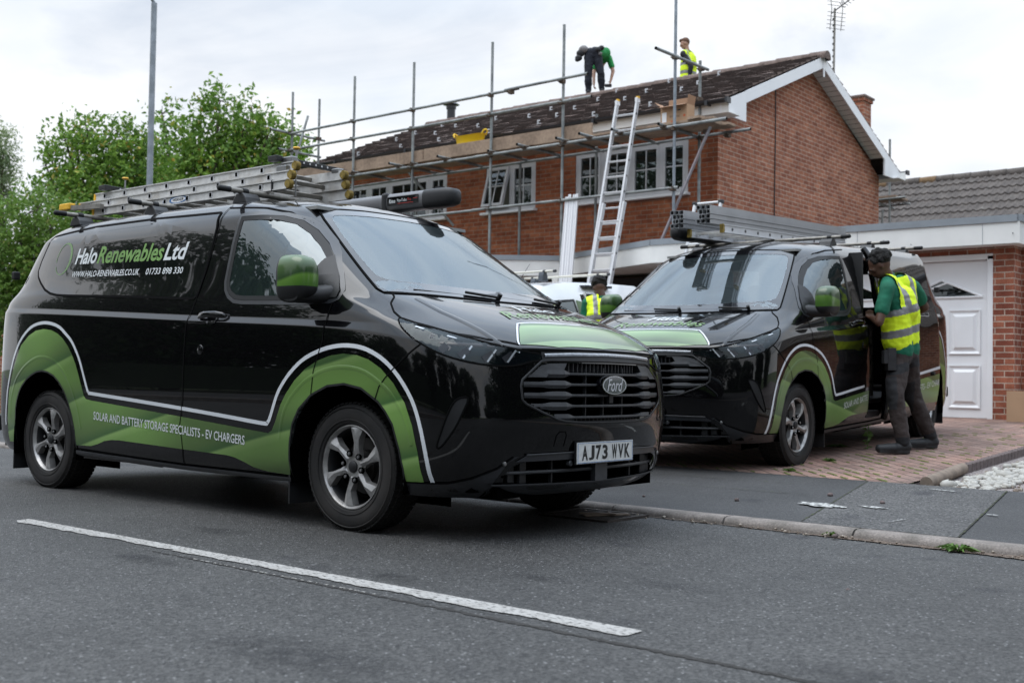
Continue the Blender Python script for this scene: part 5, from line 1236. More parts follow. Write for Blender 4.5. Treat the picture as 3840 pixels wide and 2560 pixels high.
# windows
def window(x0, x1, z0, z1, divs, parent, open_i=None, y=HY, bars=None):
    w = empty('window'); w.parent = parent; yf = y+.055; F = M['frame']
    f = MB(); t = .06
    f.box(((x0+x1)/2, yf, z1-t/2), (x1-x0, .07, t), F); f.box(((x0+x1)/2, yf, z0+t/2), (x1-x0, .07, t), F)
    for x in (x0+t/2, x1-t/2): f.box((x, yf, (z0+z1)/2), (t, .07, z1-z0-2*t), F)
    for x in divs: f.box((x, yf, (z0+z1)/2), (.07, .066, z1-z0-2*t), F)
    f.build('window_frame', w)
    s = MB(); s.box(((x0+x1)/2, y-.03, z0-.02), (x1-x0+.10, .16, .045), M['upvc']); s.build('window_sill', w, bevel=.006)
    X = [x0+t] + [v for d in divs for v in (d-.035, d+.035)] + [x1-t]
    for k in range(0, len(X), 2):
        a, c = X[k], X[k+1]; R = Matrix()
        cs = MB(); st = .05; hz = z1-t-(z0+t); cx = (a+c)/2; cz = (z0+z1)/2; op = open_i == k//2
        def Q(x, dy, z):  # top hung sash
            if op: h = (z1-t)-z; ang = .27; return (x, yf-.03+dy*cos(ang)-h*sin(ang), (z1-t)-h*cos(ang)-dy*sin(ang))
            return (x, yf-.01+dy, z)
        def bar(xa, xb, za, zb, d0=-.03, d1=.03, m=F, B=None):
            (B or cs).add([Q(xa, d0, za), Q(xb, d0, za), Q(xb, d0, zb), Q(xa, d0, zb), Q(xa, d1, za), Q(xb, d1, za), Q(xb, d1, zb), Q(xa, d1, zb)], [(0, 1, 2, 3), (7, 6, 5, 4), (0, 4, 5, 1), (3, 2, 6, 7), (0, 3, 7, 4), (1, 5, 6, 2)], m)
        zb0, zb1 = z0+t, z1-t
        bar(a, c, zb0, zb0+st); bar(a, c, zb1-st, zb1); bar(a, a+st, zb0+st, zb1-st); bar(c-st, c, zb0+st, zb1-st)
        zm = zb0+hz*.52; bar(a+st, c-st, zm-.011, zm+.011, -.012, .012); nb = 2 if c-a > .85 else 1
        for i in range(1, nb+1): xm = a+(c-a)*i/(nb+1); bar(xm-.010, xm+.010, zb0+st, zb1-st, -.0125, .0125)
        co = cs.build('casement', w)
        g = MB(); bar(a+st*.8, c-st*.8, zb0+st*.8, zb1-st*.8, -.003, .003, M['glass_house'], g); g.build('pane', co)
    r = MB(); r.box(((x0+x1)/2, y+.55, (z0+z1)/2), (x1-x0+.2, .02, z1-z0+.3), M['room']); r.build('room_backing', w)
    c = MB()
    for sx, ww in ((x0+.02, .42), (x1-.30, .28)):
        n = 14; vs = []
        for i in range(n+1): vs += [(sx+ww*i/n, y+.16+.02*sin(i*2.3), z0+.02), (sx+ww*i/n, y+.16+.02*sin(i*2.3), z1)]
        c.add(vs, [(2*i, 2*i+2, 2*i+3, 2*i+1) for i in range(n)], M['curtain'])
    c.build('curtain', w, fix=False, smooth=True)
window(*WINS[0], [-11.16, -10.58, -9.99], house); window(*WINS[1], [-13.19], house, 0); window(*WINS[2], [-16.93, -16.35, -15.24], house)
# soldier course above the windows is the brick pattern; chimney, flue, aerial
b = MB(); b.box((-9.20, 22.15, 5.80), (.34, .40, 1.45), M['brick_g']); b.box((-9.20, 22.15, 6.52), (.40, .46, .07), M['brick_g']); uv_wall(b.build('chimney', house)); b = MB(); b.box((-9.20, 22.15, 6.575), (.45, .52, .04), M['tile_b']); b.build('chimney_cap', house)
b = MB(); b.tube((-19.38+1.0, 19.9, 6.3), (-18.38, 19.9, 7.22), .10, M['gutter'], 16); b.tube((-18.38, 19.9, 7.30), (-18.38, 19.9, 7.36), .20, M['gutter'], 18, r2=.12); b.tube((-18.38, 19.9, 7.20), (-18.38, 19.9, 7.32), .12, M['gutter'], 12); meta(b.build('flue', house, smooth=50))
a_ = empty('tv_aerial', (-9.05, 20.55, 5.9), (0, 0, 0), 'television aerial on a thin mast above the gable end of the brick house', 'aerial'); b = MB(); D = M['galv']
b.tube((0, 0, 0), (.02, .0, 2.08), .022, M['alu_d'], 8)
for k in range(9): b.tube((0, 0, .9+.12*k), (0, 0, .93+.12*k), .026, M['gutter'], 8)
b.build('mast', a_); b = MB()
p0 = Vector((.02, 0, 2.03)); dr = Vector((.78, -.50, .13)).normalized(); p1 = p0+dr*1.15; b.tube(p0-dr*.1, p1, .012, M['black_steel'], 6); sd_ = dr.cross(Vector((0, 0, 1))).normalized()
for k in range(10):
    c = p0+dr*(.22+.10*k)
    for q in (1, -1): b.tube(c, c+sd_*q*.06+Vector((0, 0, .045))+dr*.03, .006, M['black_steel'], 5); b.tube(c, c+sd_*q*.06-Vector((0, 0, .045))+dr*.03, .006, M['black_steel'], 5)
for q in (1, -1):
    u = (Vector((0, 0, 1))*q+dr*-.15).normalized()
    for k in range(5): c = p0+dr*.08+u*(.07+.075*k); b.tube(c-sd_*.20, c+sd_*.20, .005, M['black_steel'], 5)
    for z_ in (-.12, .12): b.tube(p0+dr*.08+sd_*z_, p0+dr*.08+sd_*z_+u*.40, .007, M['black_steel'], 5)
b.build('antenna', a_)
# roof hooks for the solar rails
M['hook'] = mat('roof_hook', (.55, .56, .58), rough=.4, metal=.4)
hk0 = MB(); hk0.box((0, 0, .03), (.045, .12, .010), M['hook'], Matrix.Rotation(.38, 4, 'X')); hk0.box((0, -.05, .065), (.04, .012, .09), M['hook']); hk0.box((.03, -.05, .105), (.09, .02, .035), M['hook']); hk0.box((-.035, .03, .015), (.02, .16, .012), M['hook'], Matrix.Rotation(.38, 4, 'X'))
hk = hk0.build('roof_hook', label='small bright metal bracket fixed between the brown roof tiles', cat='roof bracket', group='solar panel brackets on the roof')
HK = [(-16.92,15.6),(-17.21,16.95),(-15.82,15.7),(-17.23,17.54),(-16.0,16.86),(-14.85,15.75),(-17.03,18.16),(-16.04,17.52),(-14.88,16.91),(-15.04,17.64),(-13.64,15.79),(-13.71,17.07),(-12.53,15.88),(-13.62,17.65),(-12.67,17.14),(-12.6,16.5),(-13.87,18.61),(-12.65,17.87),(-11.26,15.78),(-11.6,17.23),(-12.82,18.76),(-11.54,17.86),(-10.17,15.86),(-11.7,18.91),(-10.38,17.19),(-10.49,18.71),(-10.37,17.74)]
for i, (x, y) in enumerate(HK):
    o = hk if i == 0 else hk.copy()
    if i: COL.objects.link(o)
    o.location = (x, y, slope_z(y)+.02); o.scale = (.62, .62, .62)
# ================================================================ garage with flat roof
GY, GZ = 14.48, .40
garage = empty('garage', (0, 0, 0), (0, 0, 0), 'flat roofed brick garage with white panelled door and deep white fascia at the right', 'garage')
b = MB(); PX0, PX1 = -4.30, -4.05
b.box(((PX0+PX1)/2, GY+.15, 1.45), (PX1-PX0, .30, 2.25), M['brick_p']); b.box((-4.06+.001, GY+3.2, 1.45), (.22, 5.8, 2.25), M['brick_p'])
b.box((-5.75, GY+.16, 2.50), (2.9, .28, .12), M['brick_p']); b.box((-7.35, GY+.15, 1.45), (.5, .3, 2.25), M['brick_p']); b.box((-8.3, GY+.35, 1.45), (1.6, .2, 2.25), M['brick_p']); uv_wall(b.build('wall', garage))
fz0, fz1 = 2.515, 2.775
RF = [(-3.95, 14.25), (-8.98, 14.06), (-11.45, 15.12), (-12.9, 14.0), (-13.6, 13.95)]
f = MB(); g = MB()
for (xa, ya), (xb, yb) in zip(RF, RF[1:]):
    d = Vector((xb-xa, yb-ya, 0)); n = Vector((-d.y, d.x, 0)).normalized()*-1
    if n.y > 0: n = -n
    for (B, z0, z1, o, mm) in ((f, fz0, fz1, 0, M['upvc_b']), (g, fz1, fz1+.085, .018, M['lead'])):
        p = [Vector((xa, ya, 0))+n*o, Vector((xb, yb, 0))+n*o, Vector((xb, yb, 0))-n*.03, Vector((xa, ya, 0))-n*.03]
        B.add([(q.x, q.y, z0) for q in p] + [(q.x, q.y, z1) for q in p], [(0, 1, 5, 4), (4, 5, 6, 7), (0, 3, 2, 1), (3, 7, 6, 2)], mm)
f.box((-3.94, 17.6, (fz0+fz1)/2), (.025, 6.7, fz1-fz0), M['upvc_b']); g.box((-3.93, 17.6, fz1+.0425), (.05, 6.7, .085), M['lead'])
for xx in (-4.35, -5.9, -6.9, -8.3):   # board joints and nail heads
    yy = 14.25+(xx+3.95)*(14.06-14.25)/(-8.98+3.95); f.box((xx, yy-.001, (fz0+fz1)/2), (.004, .006, fz1-fz0-.004), M['lead']); f.box((xx+.35, yy-.001, fz0+.12), (.012, .008, .012), M['gutter']); f.box((xx+.7, yy-.001, fz0+.05), (.010, .008, .010), M['gutter'])
f.build('fascia', garage); g.build('roof_edge', garage)
b = MB(); poly = RF + [(-13.6, 15.85), (HX, 15.85), (HX+.03, 15.92), (HX+.03, 20.9), (-3.96, 20.9)]
b.prism([(x, y) for x, y in poly], 2.80, 2.82, M['felt'], 'XY'); b.prism([(x, y) for x, y in poly], 2.515, 2.52, M['upvc_b'], 'XY'); b.build('roof', garage)
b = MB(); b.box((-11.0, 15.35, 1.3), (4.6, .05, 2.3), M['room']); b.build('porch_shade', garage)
b = MB()
for x in (-8.95, -11.4): b.box((x, 15.0 if x < -10 else 14.35, 1.4), (.12, .12, 2.2), M['upvc_b'])
b.build('porch_post', garage)
# door: framed leaf with raised fields and glazed fan
dr_ = empty('garage_door'); dr_.parent = garage; DX0, DX1 = -6.72, -4.30; W_ = M['upvc']
b = MB(); b.box((DX1-.035, GY+.06, 1.40), (.07, .10, 2.02), W_); b.box((DX0+.035, GY+.06, 1.40), (.07, .10, 2.02), W_); b.box(((DX0+DX1)/2, GY+.06, 2.40), (DX1-DX0, .10, .07), W_); b.build('door_frame', dr_, bevel=.004)
dz0, dz1 = .41, 2.36; nleaf = 2; L0 = DX0+.075; LW = (DX1-.075-L0)/1
b = MB(); b.box(((L0+DX1-.075)/2, GY+.085, (dz0+dz1)/2), (LW, .035, dz1-dz0), W_); b.build('door_leaf', dr_)
pn = MB(); k = 4; pw = LW/k
for i in range(k):
    cx = L0+pw*(i+.5)
    for z0, z1 in ((dz0+.13, dz0+.64), (dz0+.80, dz0+1.33)):
        for s, dy, w in ((0, -.004, 0), (.035, .012, 0), (.06, -.006, 1)):
            pass
        a, c = cx-pw/2+.10, cx+pw/2-.10; y = GY+.067
        # sunken moulding and raised field
        ring = [(0, 0), (.022, .014), (.04, .014), (.075, -.010)]
        vs = []
        for o_, dep in ring: vs += [(a+o_, y+dep, z0+o_), (c-o_, y+dep, z0+o_), (c-o_, y+dep, z1-o_), (a+o_, y+dep, z1-o_)]
        fs = [(4*r+j, 4*r+(j+1) % 4, 4*r+4+(j+1) % 4, 4*r+4+j) for r in range(3) for j in range(4)] + [(12, 13, 14, 15)]
        pn.add([(x_, yy-.016, z_) for x_, yy, z_ in vs], fs, W_)
        for (xa, xb, za, zb) in ((a-.012, c+.012, z0-.012, z0), (a-.012, c+.012, z1, z1+.012), (a-.012, a, z0, z1), (c, c+.012, z0, z1)): pn.box(((xa+xb)/2, y-.012, (za+zb)/2), (xb-xa, .012, zb-za), W_)
pn.build('door_panel', dr_)
fan = MB(); gl_ = MB()
for i in range(2):
    cx = L0+pw*(2*i+1); y = GY+.064
    T = [(cx-.50, dz0+1.50), (cx+.50, dz0+1.50), (cx, dz0+1.72)]
    gl_.add([(x, y-.004, z) for x, z in T], [(0, 1, 2)], M['glass_dark'])
    for (xa, za), (xb, zb) in zip(T, T[1:]+T[:1]):
        fan.tube((xa, y-.004, za), (xb, y-.004, zb), .014, W_, 6)
    fan.tube((cx-.42, y-.008, dz0+1.51), (cx+.08, y-.008, dz0+1.69), .012, W_, 6)
fan.build('door_fan_bar', dr_); gl_.build('door_glass', dr_, fix=False)
# ================================================================ neighbour's pantiled roof
nb = empty('neighbour_bungalow', (0, 0, 0), (0, 0, 0), 'low neighbouring building with a ribbed grey tiled roof behind the garage', 'house')
b = MB(); ny0, nz0, ny1, nz1 = 23.4, 2.6, 28.0, 5.80; L = math.hypot(ny1-ny0, nz1-nz0); nr = 15; per = .17; x0n, x1n = -12.5, 7.0; nx = int((x1n-x0n)/per*8)
for j in range(nr):
    s0, s1 = j*L/nr, (j+1)*L/nr+.04; vs = []; rj = random.Random(j)
    for s, h in ((s0, .045), (s1, .006)):
        for i in range(nx+1):
            x = x0n+(x1n-x0n)*i/nx; ph = (x/per) % 1; w = .024*(sin(2*pi*ph) if ph < .5 else .35*sin(2*pi*ph))
            vs.append((x, ny0+(ny1-ny0)*s/L-.57*(h+w), nz0+(nz1-nz0)*s/L+.82*(h+w)))
    k = nx+1; vs += [(vs[i][0], vs[i][1]+.01, vs[i][2]-.05) for i in range(k)]
    b.add(vs, [(i, i+1, k+i+1, k+i) for i in range(nx)] + [(2*k+i, 2*k+i+1, i+1, i) for i in range(nx)], M['tile_n'])
b.build('roof', nb, fix=False)
rd = MB(); x = x0n; rr = random.Random(8)
while x < x1n: rd.tube((x, ny1, nz1+.0), (x+.40, ny1, nz1+.0), .11, M['tile_n'] if rr.random() < .7 else M['lichen'], 12, r2=.12); x += .41
rd.build('ridge_tiles', nb, smooth=40)
b = MB(); b.box((-2.75, 27.9, 1.4), (19.4, 8.4, 2.5), M['brick_p']); b.add([(x0n, ny0, nz0), (x0n, ny1, nz1), (x0n, 32.6, nz0), (x1n, ny0, nz0), (x1n, ny1, nz1), (x1n, 32.6, nz0)], [(0, 1, 2), (5, 4, 3), (1, 4, 5, 2)], M['tile_n']); uv_wall(b.build('wall', nb))
g = MB(); g.tube((-3.86, 15.3, 2.68), (4, 15.3, 2.68), .06, M['gutter'], 10); g.box((-3.86, 15.3, 2.68), (.05, .14, .13), M['gutter']); g.build('gutter', nb)
# ================================================================ scaffolding, one thing with a part for every tube
scaf = empty('scaffolding', (-9, 14.7, 2.87), (0, 0, 0), 'long tube scaffold with plank platform and guard rails along the front of the brick house', 'scaffold')
scaf_o = Vector((-9, 14.7, 2.87))
TR = .0242
def tube_part(name, p, q, m='galv', couplers=(), ends=True):
    b = MB(); p, q = Vector(p)-scaf_o, Vector(q)-scaf_o
    b.tube(p, q, TR, M[m], 12, cap=False)
    for a, c in ((p, (p-q).normalized()), (q, (q-p).normalized())):
        b.tube(a, a-c*.03, TR*.86, M['void'], 12)
    o = b.build(name, scaf, smooth=50); return o
def coupler(p, name='coupler'):
    b = MB(); p = Vector(p)-scaf_o; b.box(p, (.075, .085, .06), M['fitting']); b.tube(p+Vector((.03, -.05, .015)), p+Vector((.03, -.085, .015)), .012, M['fitting'], 6); b.tube(p+Vector((-.03, -.05, -.01)), p+Vector((-.03, -.08, -.01)), .010, M['fitting'], 6); b.build(name, scaf)
N_ = 14.7
POST = [(-17.91, 6.475, .35), (-16.09, 6.51, .35), (-14.51, 6.52, .35), (-12.635, 6.56, .35), (-11.10, 6.58, .4), (-8.99, 8.6, 2.83)]
for x, zt, zb in POST: tube_part('standard', (x, N_, zb), (x, N_, zt), 'galv_l' if x > -10 else 'galv')
for x in (-17.9, ): tube_part('standard', (x, 15.39, .4), (x, 15.39, 6.47))
tube_part('standard', (-9.02, 15.49, 2.83), (-9.02, 15.49, 5.82), 'galv'); 
for x in (-15.3, -12.73, -11.08): tube_part('inner_standard', (x, 15.62, 2.83), (x, 15.62, 4.64 if x < -12.8 else 5.28 if x > -11.1 else 4.62))
tube_part('inner_standard', (-13.0, 15.38, 4.5), (-13.0, 15.38, 5.14)) if False else None
NY = N_-.052
tube_part('guard_rail', (-17.95, NY, 5.625), (-12.0, NY, 5.655)); tube_part('guard_rail', (-12.25, NY-.06, 5.652), (-10.54, NY-.055, 5.665))
tube_part('guard_rail', (-17.9, NY, 5.295), (-12.9, NY, 5.30)); tube_part('guard_rail', (-13.2, NY+.0, 5.302), (-10.5, NY, 5.305))
tube_part('ledger', (-17.95, NY, 4.590), (-12.9, NY, 4.600)); tube_part('ledger', (-12.95, NY, 4.605), (-8.08, NY, 4.63))
tube_part('ledger', (-18.0, 15.60, 4.60), (-8.19, 15.60, 4.66))
tube_part('ledger', (-17.6, NY, 3.67), (-12.9, NY, 3.68)); tube_part('ledger', (-13.0, NY, 3.685), (-8.88, NY, 3.70))
tube_part('guard_rail', (-17.96, 14.19, 5.65), (-17.96, 15.60, 5.648)); tube_part('guard_rail', (-8.94, 14.07, 5.675), (-8.94, 15.60, 5.69))
tube_part('guard_rail', (-17.96, 14.4, 5.29), (-17.96, 15.5, 5.29))
tube_part('brace', (-17.85, 15.05, 6.05), (-17.85, 14.58, 4.6)); tube_part('brace', (-8.50, 15.02, 4.60), (-9.20, 14.76, 2.85), 'brace_tube') if 'brace_tube' in M else None
M['brace_tube'] = mat('reddish_tube', (.30, .22, .22), rough=.5, metal=.35, var=((.26, .28, .31), 1.2, .35, .6), noise=(15, .12))
tube_part('brace', (-8.52, 14.95, 4.62), (-9.20, 14.66, 2.87), 'brace_tube'); tube_part('brace', (-14.75, 14.85, 4.55), (-14.2, 15.5, 3.6))
for x, y0 in ((-16.0, 14.62), (-14.80, 14.42), (-14.44, 14.62), (-13.62, 14.44), (-12.57, 14.58), (-11.83, 14.45), (-11.0, 14.42), (-10.50, 14.36), (-9.91, 14.40), (-9.13, 14.50), (-17.2, 14.5)):
    tube_part('transom', (x, y0-.03, 4.655), (x, 15.72, 4.66))
for x, zt, zb in POST:
    for z in (5.64, 5.30, 4.60, 3.69):
        if z < zt and not (x > -10 and z > 4.7): coupler((x, N_-.03, z))
coupler((-8.99, N_, 5.69)); coupler((-9.0, 15.49, 5.69)); coupler((-9.02, 15.49, 5.21)); coupler((-17.9, N_, 5.65)); coupler((-17.9, 15.39, 5.65)); coupler((-8.6, 14.98, 4.56)); coupler((-8.56, 15.56, 4.6)); coupler((-9.0, 15.5, 4.6))
coupler((-12.12, NY-.05, 5.60))
for x in (-16.0, -14.8, -14.44, -13.62, -12.57, -11.83, -11.0, -10.5, -9.91, -9.13): coupler((x, NY, 4.63))
# boards
rr = random.Random(6)
for k in range(3):
    y = 14.86+.232*k; x = -17.95
    while x < -8.5:
        L = min(3.9 if x > -17.9 else 2.3+.5*k, -8.35-x-(.12 if k == 1 else 0)); b = MB(); b.box(Vector((x+L/2, y, 4.705+rr.uniform(-.004, .004)))-scaf_o, (L-.01, .225, .038), M['board']); b.build('scaffold_board', scaf, bevel=.004); x += L
for x0, x1, dz in ((-17.97, -14.3, 0), (-14.28, -10.56, .008)):
    b = MB(); b.box(Vector(((x0+x1)/2, 14.765, 4.795+dz))-scaf_o, (x1-x0, .038, .215), M['board']); b.build('toe_board', scaf, bevel=.004)
b = MB(); b.box(Vector((-8.62, 15.15, 4.735))-scaf_o, (.9, .225, .038), M['board'], Matrix.Rotation(1.45, 4, 'Z')); b.build('scaffold_board', scaf)
# rear scaffold end seen past the gable
sc2 = empty('rear_scaffolding', (-9.1, 23.5, .4), (0, 0, 0), 'end of a second scaffold behind the house, just past the gable', 'scaffold'); so = Vector((-9.1, 23.5, .4))
for p, q, n in (((-9.10, 23.55, .4), (-9.10, 23.55, 5.98), 'standard'), ((-9.35, 23.5, 2.0), (-9.25, 23.55, 4.5), 'brace'), ((-9.9, 23.52, 4.70), (-8.75, 23.52, 4.72), 'ledger'), ((-9.3, 23.0, 4.62), (-9.3, 24.3, 4.62), 'transom'), ((-9.9, 24.2, 4.66), (-8.9, 24.2, 4.68), 'ledger')):
    b = MB(); b.tube(Vector(p)-so, Vector(q)-so, TR, M['galv'], 10); b.build(n, sc2, smooth=50)
b = MB(); b.box((-.35, .35, 4.36), (1.0, .7, .04), M['board']); b.build('scaffold_board', sc2)
# ================================================================ things on the scaffold and against the house
M['card'] = mat('cardboard', (.42, .27, .165), rough=.85, noise=(4, .08)); M['card_in'] = mat('cardboard_inside', (.34, .20, .12), rough=.9)
def carton(name, c, sx, sy, sz, rz, label, flaps=True):
    e = empty(name, c, (0, 0, rz), label, 'box', None); b = MB(); t = .006
    for sx_ in (-1, 1): b.box((sx_*sx/2, 0, sz/2), (t, sy, sz), M['card'])
    for sy_ in (-1, 1): b.box((0, sy_*sy/2, sz/2), (sx-t, t, sz), M['card'])
    b.box((0, 0, t/2), (sx-t, sy-t, t), M['card_in']); b.build('box_body', e)
    if flaps:
        for (px, py, w, d, ang, ax) in ((-sx/2, 0, .14, sy, .9, 'L'), (sx/2, 0, .14, sy, .2, 'R'), (0, sy/2, sx, .15, .1, 'B'), (0, -sy/2, sx, .10, 1.9, 'F')):
            b = MB()
            if ax in 'LR':
                s = -1 if ax == 'L' else 1; p = [(px, -d/2, sz), (px, d/2, sz), (px+s*w*sin(ang), d/2, sz+w*cos(ang)), (px+s*w*sin(ang), -d/2, sz+w*cos(ang))]
            else:
                s = 1 if ax == 'B' else -1; p = [(-w/2, py, sz), (w/2, py, sz), (w/2, py+s*d*sin(ang), sz+d*cos(ang)), (-w/2, py+s*d*sin(ang), sz+d*cos(ang))]
            b.add(p, [(0, 1, 2, 3)], M['card_in']); o = b.build('flap', e, fix=False); sl_ = o.modifiers.new('s', 'SOLIDIFY'); sl_.thickness = .004
    else:
        b = MB(); b.box((0, 0, sz-.003), (sx-t, sy-t, t), M['card']); b.build('box_top', e); b = MB(); b.box((0, -.0, sz+.001), (.05, sy, .001), mat('tape', (.36, .26, .17), rough=.3)); b.build('tape', e)
    return e
ct = carton('cardboard_box', (-9.08, 14.93, 4.725), .46, .22, .27, 0, 'open cardboard box with raised flaps standing on the scaffold boards')
flat_text('box_print', 'PV-exhibi', (-9.12+.165+.04, 14.818, 4.838), (-1, 0, 0), (0, 0, -1), .15, .04, M['text_black'], None) if False else None
t_ = flat_text('box_print', 'PV-ezRack', (.10, -.1145, .115), (-1, 0, 0), (0, 0, -1), .17, .035, M['text_black'], ct)
for c_, s_, m_x in (((.19, -.1155, .095), (.035, .002, .035), 'text_orange'), ((-.03, -.1155, .02), (.03, .002, .03), 'text_orange'), ((-.165, -.1155, .10), (.08, .002, .15), 'upvc'), ((.10, -.1155, .19), (.05, .002, .02), 'text_black'), ((.17, -.1155, .19), (.05, .002, .03), 'card_in')): MB().box(c_, s_, M[m_x]).build('box_label', ct)
# yellow tub
tb = empty('yellow_tub', (-13.40, 15.02, 4.725), (0, 0, 0), 'yellow flexible tub with loop handles standing on the scaffold boards', 'tub'); b = MB(); n = 32; R_ = [(.20, 0), (.235, .12), (.27, .24), (.30, .34), (.31, .345), (.295, .335), (.262, .24), (.22, .05), (0, .03)]
vs = []
for r, h in R_:
    for i in range(n):
        a = 2*pi*i/n; vs.append((r*1.05*cos(a), r*.62*sin(a), h + (.035*cos(a)**2 if h > .3 else 0)))
b.add(vs, [(j*n+i, j*n+(i+1) % n, (j+1)*n+(i+1) % n, (j+1)*n+i) for j in range(len(R_)-1) for i in range(n)], M['tub_yellow']); b.build('tub_body', tb, smooth=60)
for s in (1, -1):
    b = MB(); b.path([(s*.32, -.06, .36), (s*.36, -.05, .42), (s*.37, 0, .44), (s*.36, .05, .42), (s*.32, .06, .36)], .014, M['tub_yellow'], 8); b.build('tub_handle', tb, smooth=60)
# leaning extension ladder
def ladder(name, p0, p1, w, side, label, spacing=.25, m='alu', sw=.028, sd=.07, rung=.015, parent_stiles=True, feet=None, group=None):
    e = empty(name, p0, (0, 0, 0), label, 'ladder', group); p0, p1 = Vector(p0), Vector(p1); d = p1-p0; L = d.length; d.normalize(); s = Vector(side).normalized(); nn = d.cross(s).normalized()
    R = Matrix((s, nn, d)).transposed().to_4x4()
    for k in (-1, 1):
        b = MB(); c = d*L/2 + s*k*w/2; b.box(c, (sw, sd, L), M[m], R); b.box(c+s*k*(sw/2+.002)+nn*sd*.40, (.006, sd*.18, L), M[m], R); b.box(c+s*k*(sw/2+.002)-nn*sd*.40, (.006, sd*.18, L), M[m], R); b.build('stile', e)
        b = MB()
        r = .12
        while r < L-.1: c = d*r+s*k*(w/2+sw/2+.001); b.tube(c-s*.004, c+s*.004, .016, M['plastic'], 8); r += spacing
        b.build('rung_ends', e)
    r = .12
    while r < L-.05:
        b = MB(); b.box(d*r, (w, .030, .030), M[m], R @ Matrix.Rotation(.5, 4, 'X')); b.build('rung', e, bevel=.006); r += spacing
    return e, d, s, nn
lad, ld, ls, ln = ladder('ladder', (-9.98, 13.72, .36), (-9.79, 14.62, 5.13), .36, (1, .05, 0), 'tall aluminium ladder leaning from the ground up to the scaffold', m='alu_b')
b = MB()
for k in (-1, 1):
    b = MB(); b.box(ld*4.84+ls*k*.18, (.035, .09, .07), M['upvc']); b.box(ld*4.885+ls*k*.18, (.04, .05, .03), M['yellow']); b.build('stile_cap', lad)
lad2, ld2, ls2, ln2 = ladder('ladder_section', (-9.94, 13.62, .36), (-9.68, 14.13, 3.47), .36, (1, .05, 0), 'lower slide-out section nested behind the tall leaning ladder', m='alu_b')
# bundle of white trunking leaning on the fascia
tk = empty('trunking_bundle', (-10.80, 14.10, .38), (0, 0, 0), 'bundle of long white plastic lengths leaning on the porch roof left of the ladder', 'trunking')
for k, (dx, w, h) in enumerate(((0, .05, 0), (.055, .045, .04), (.105, .05, -.02), (.155, .06, .03), (.205, .035, .035))):
    b = MB(); p0 = Vector((dx*1.0, 0, 0)); p1 = Vector((-.19+dx, .60, 3.36+h)); d = (p1-p0); R = d.to_track_quat('Z', 'Y').to_matrix().to_4x4(); b.box((p0+p1)/2, (w, .035 if k % 2 else .05, d.length), M['upvc'], R); b.box((p0+p1)/2+Vector((0, -.028, 0)), (w*.3, .006, d.length), M['frame'], R); b.build('trunking_length', tk)
# telescopic ladder top behind the second van
tl = empty('telescopic_ladder', (-7.95, 13.60, .37), (0, 0, 0), 'white telescopic ladder with black joints leaning on the garage roof behind the parked van', 'ladder')
b = MB(); M['pipe_w'] = mat('white_tube', (.62, .63, .64), rough=.3, metal=.2)
P_ = [Vector((-.33, -.45, 0)), Vector((.08, -.45, 0))]; Q_ = [Vector((-.20, .30, 2.92)), Vector((.21, .30, 2.92))]
for p, q in zip(P_, Q_):
    b = MB(); b.tube(p, q, .026, M['pipe_w'], 12); b.build('stile', tl, smooth=50); b = MB(); b.box(q, (.075, .06, .055), M['gutter']); b.build('joint', tl, bevel=.01)
for k in range(9):
    t = 1-k*.1; b = MB(); b.tube(P_[0].lerp(Q_[0], t), P_[1].lerp(Q_[1], t), .016, M['pipe_w'], 8); b.build('rung', tl, smooth=50)
# closed carton by the garage pier
cb_ = carton('cardboard_box', (-3.72, 14.33, .392), .64, .34, .36, -.06, 'closed brown cardboard box on the drive against the garage pier', False)
b = MB()
for k, s in enumerate(((.022, .03), (.012, .02), (.02, .012), (.012, .018), (.02, .025))): b.box((-.03, -.171, .30-.055*k), (s[0], .002, s[1]), M['text_black']); b.box((-.065, -.171, .295-.055*k), (.008, .002, .012), M['text_black'])
b.build('box_print', cb_)
# lamp post
lp = empty('lamp_post', (-21.9, 14.05, -.3), (0, 0, 0), 'tall grey steel lamp post rising in front of the big tree', 'lamp post'); b = MB(); b.tube((0, 0, 0), (0, 0, 9.2), .074, M['galv_l'], 20, r2=.062); b.build('post', lp, smooth=50)
b = MB(); b.path([(0, 0, 9.2), (.05, -.35, 9.55), (.08, -.8, 9.7)], .035, M['galv_l'], 8); b.box((.09, -1.0, 9.68), (.2, .5, .1), M['galv_l']); b.build('lamp_head', lp)
b = MB(); pts = [(-60+3*k, 30+.02*k, 9.6+.002*(k-20)**2*.3) for k in range(21)]; b.path(pts, .012, M['gutter'], 4); b.tube((-60, 30, -.3), (-60, 30, 9.9), .09, M['log'], 8); b.tube((0, 30.4, -.3), (0, 30.4, 9.8), .09, M['log'], 8)
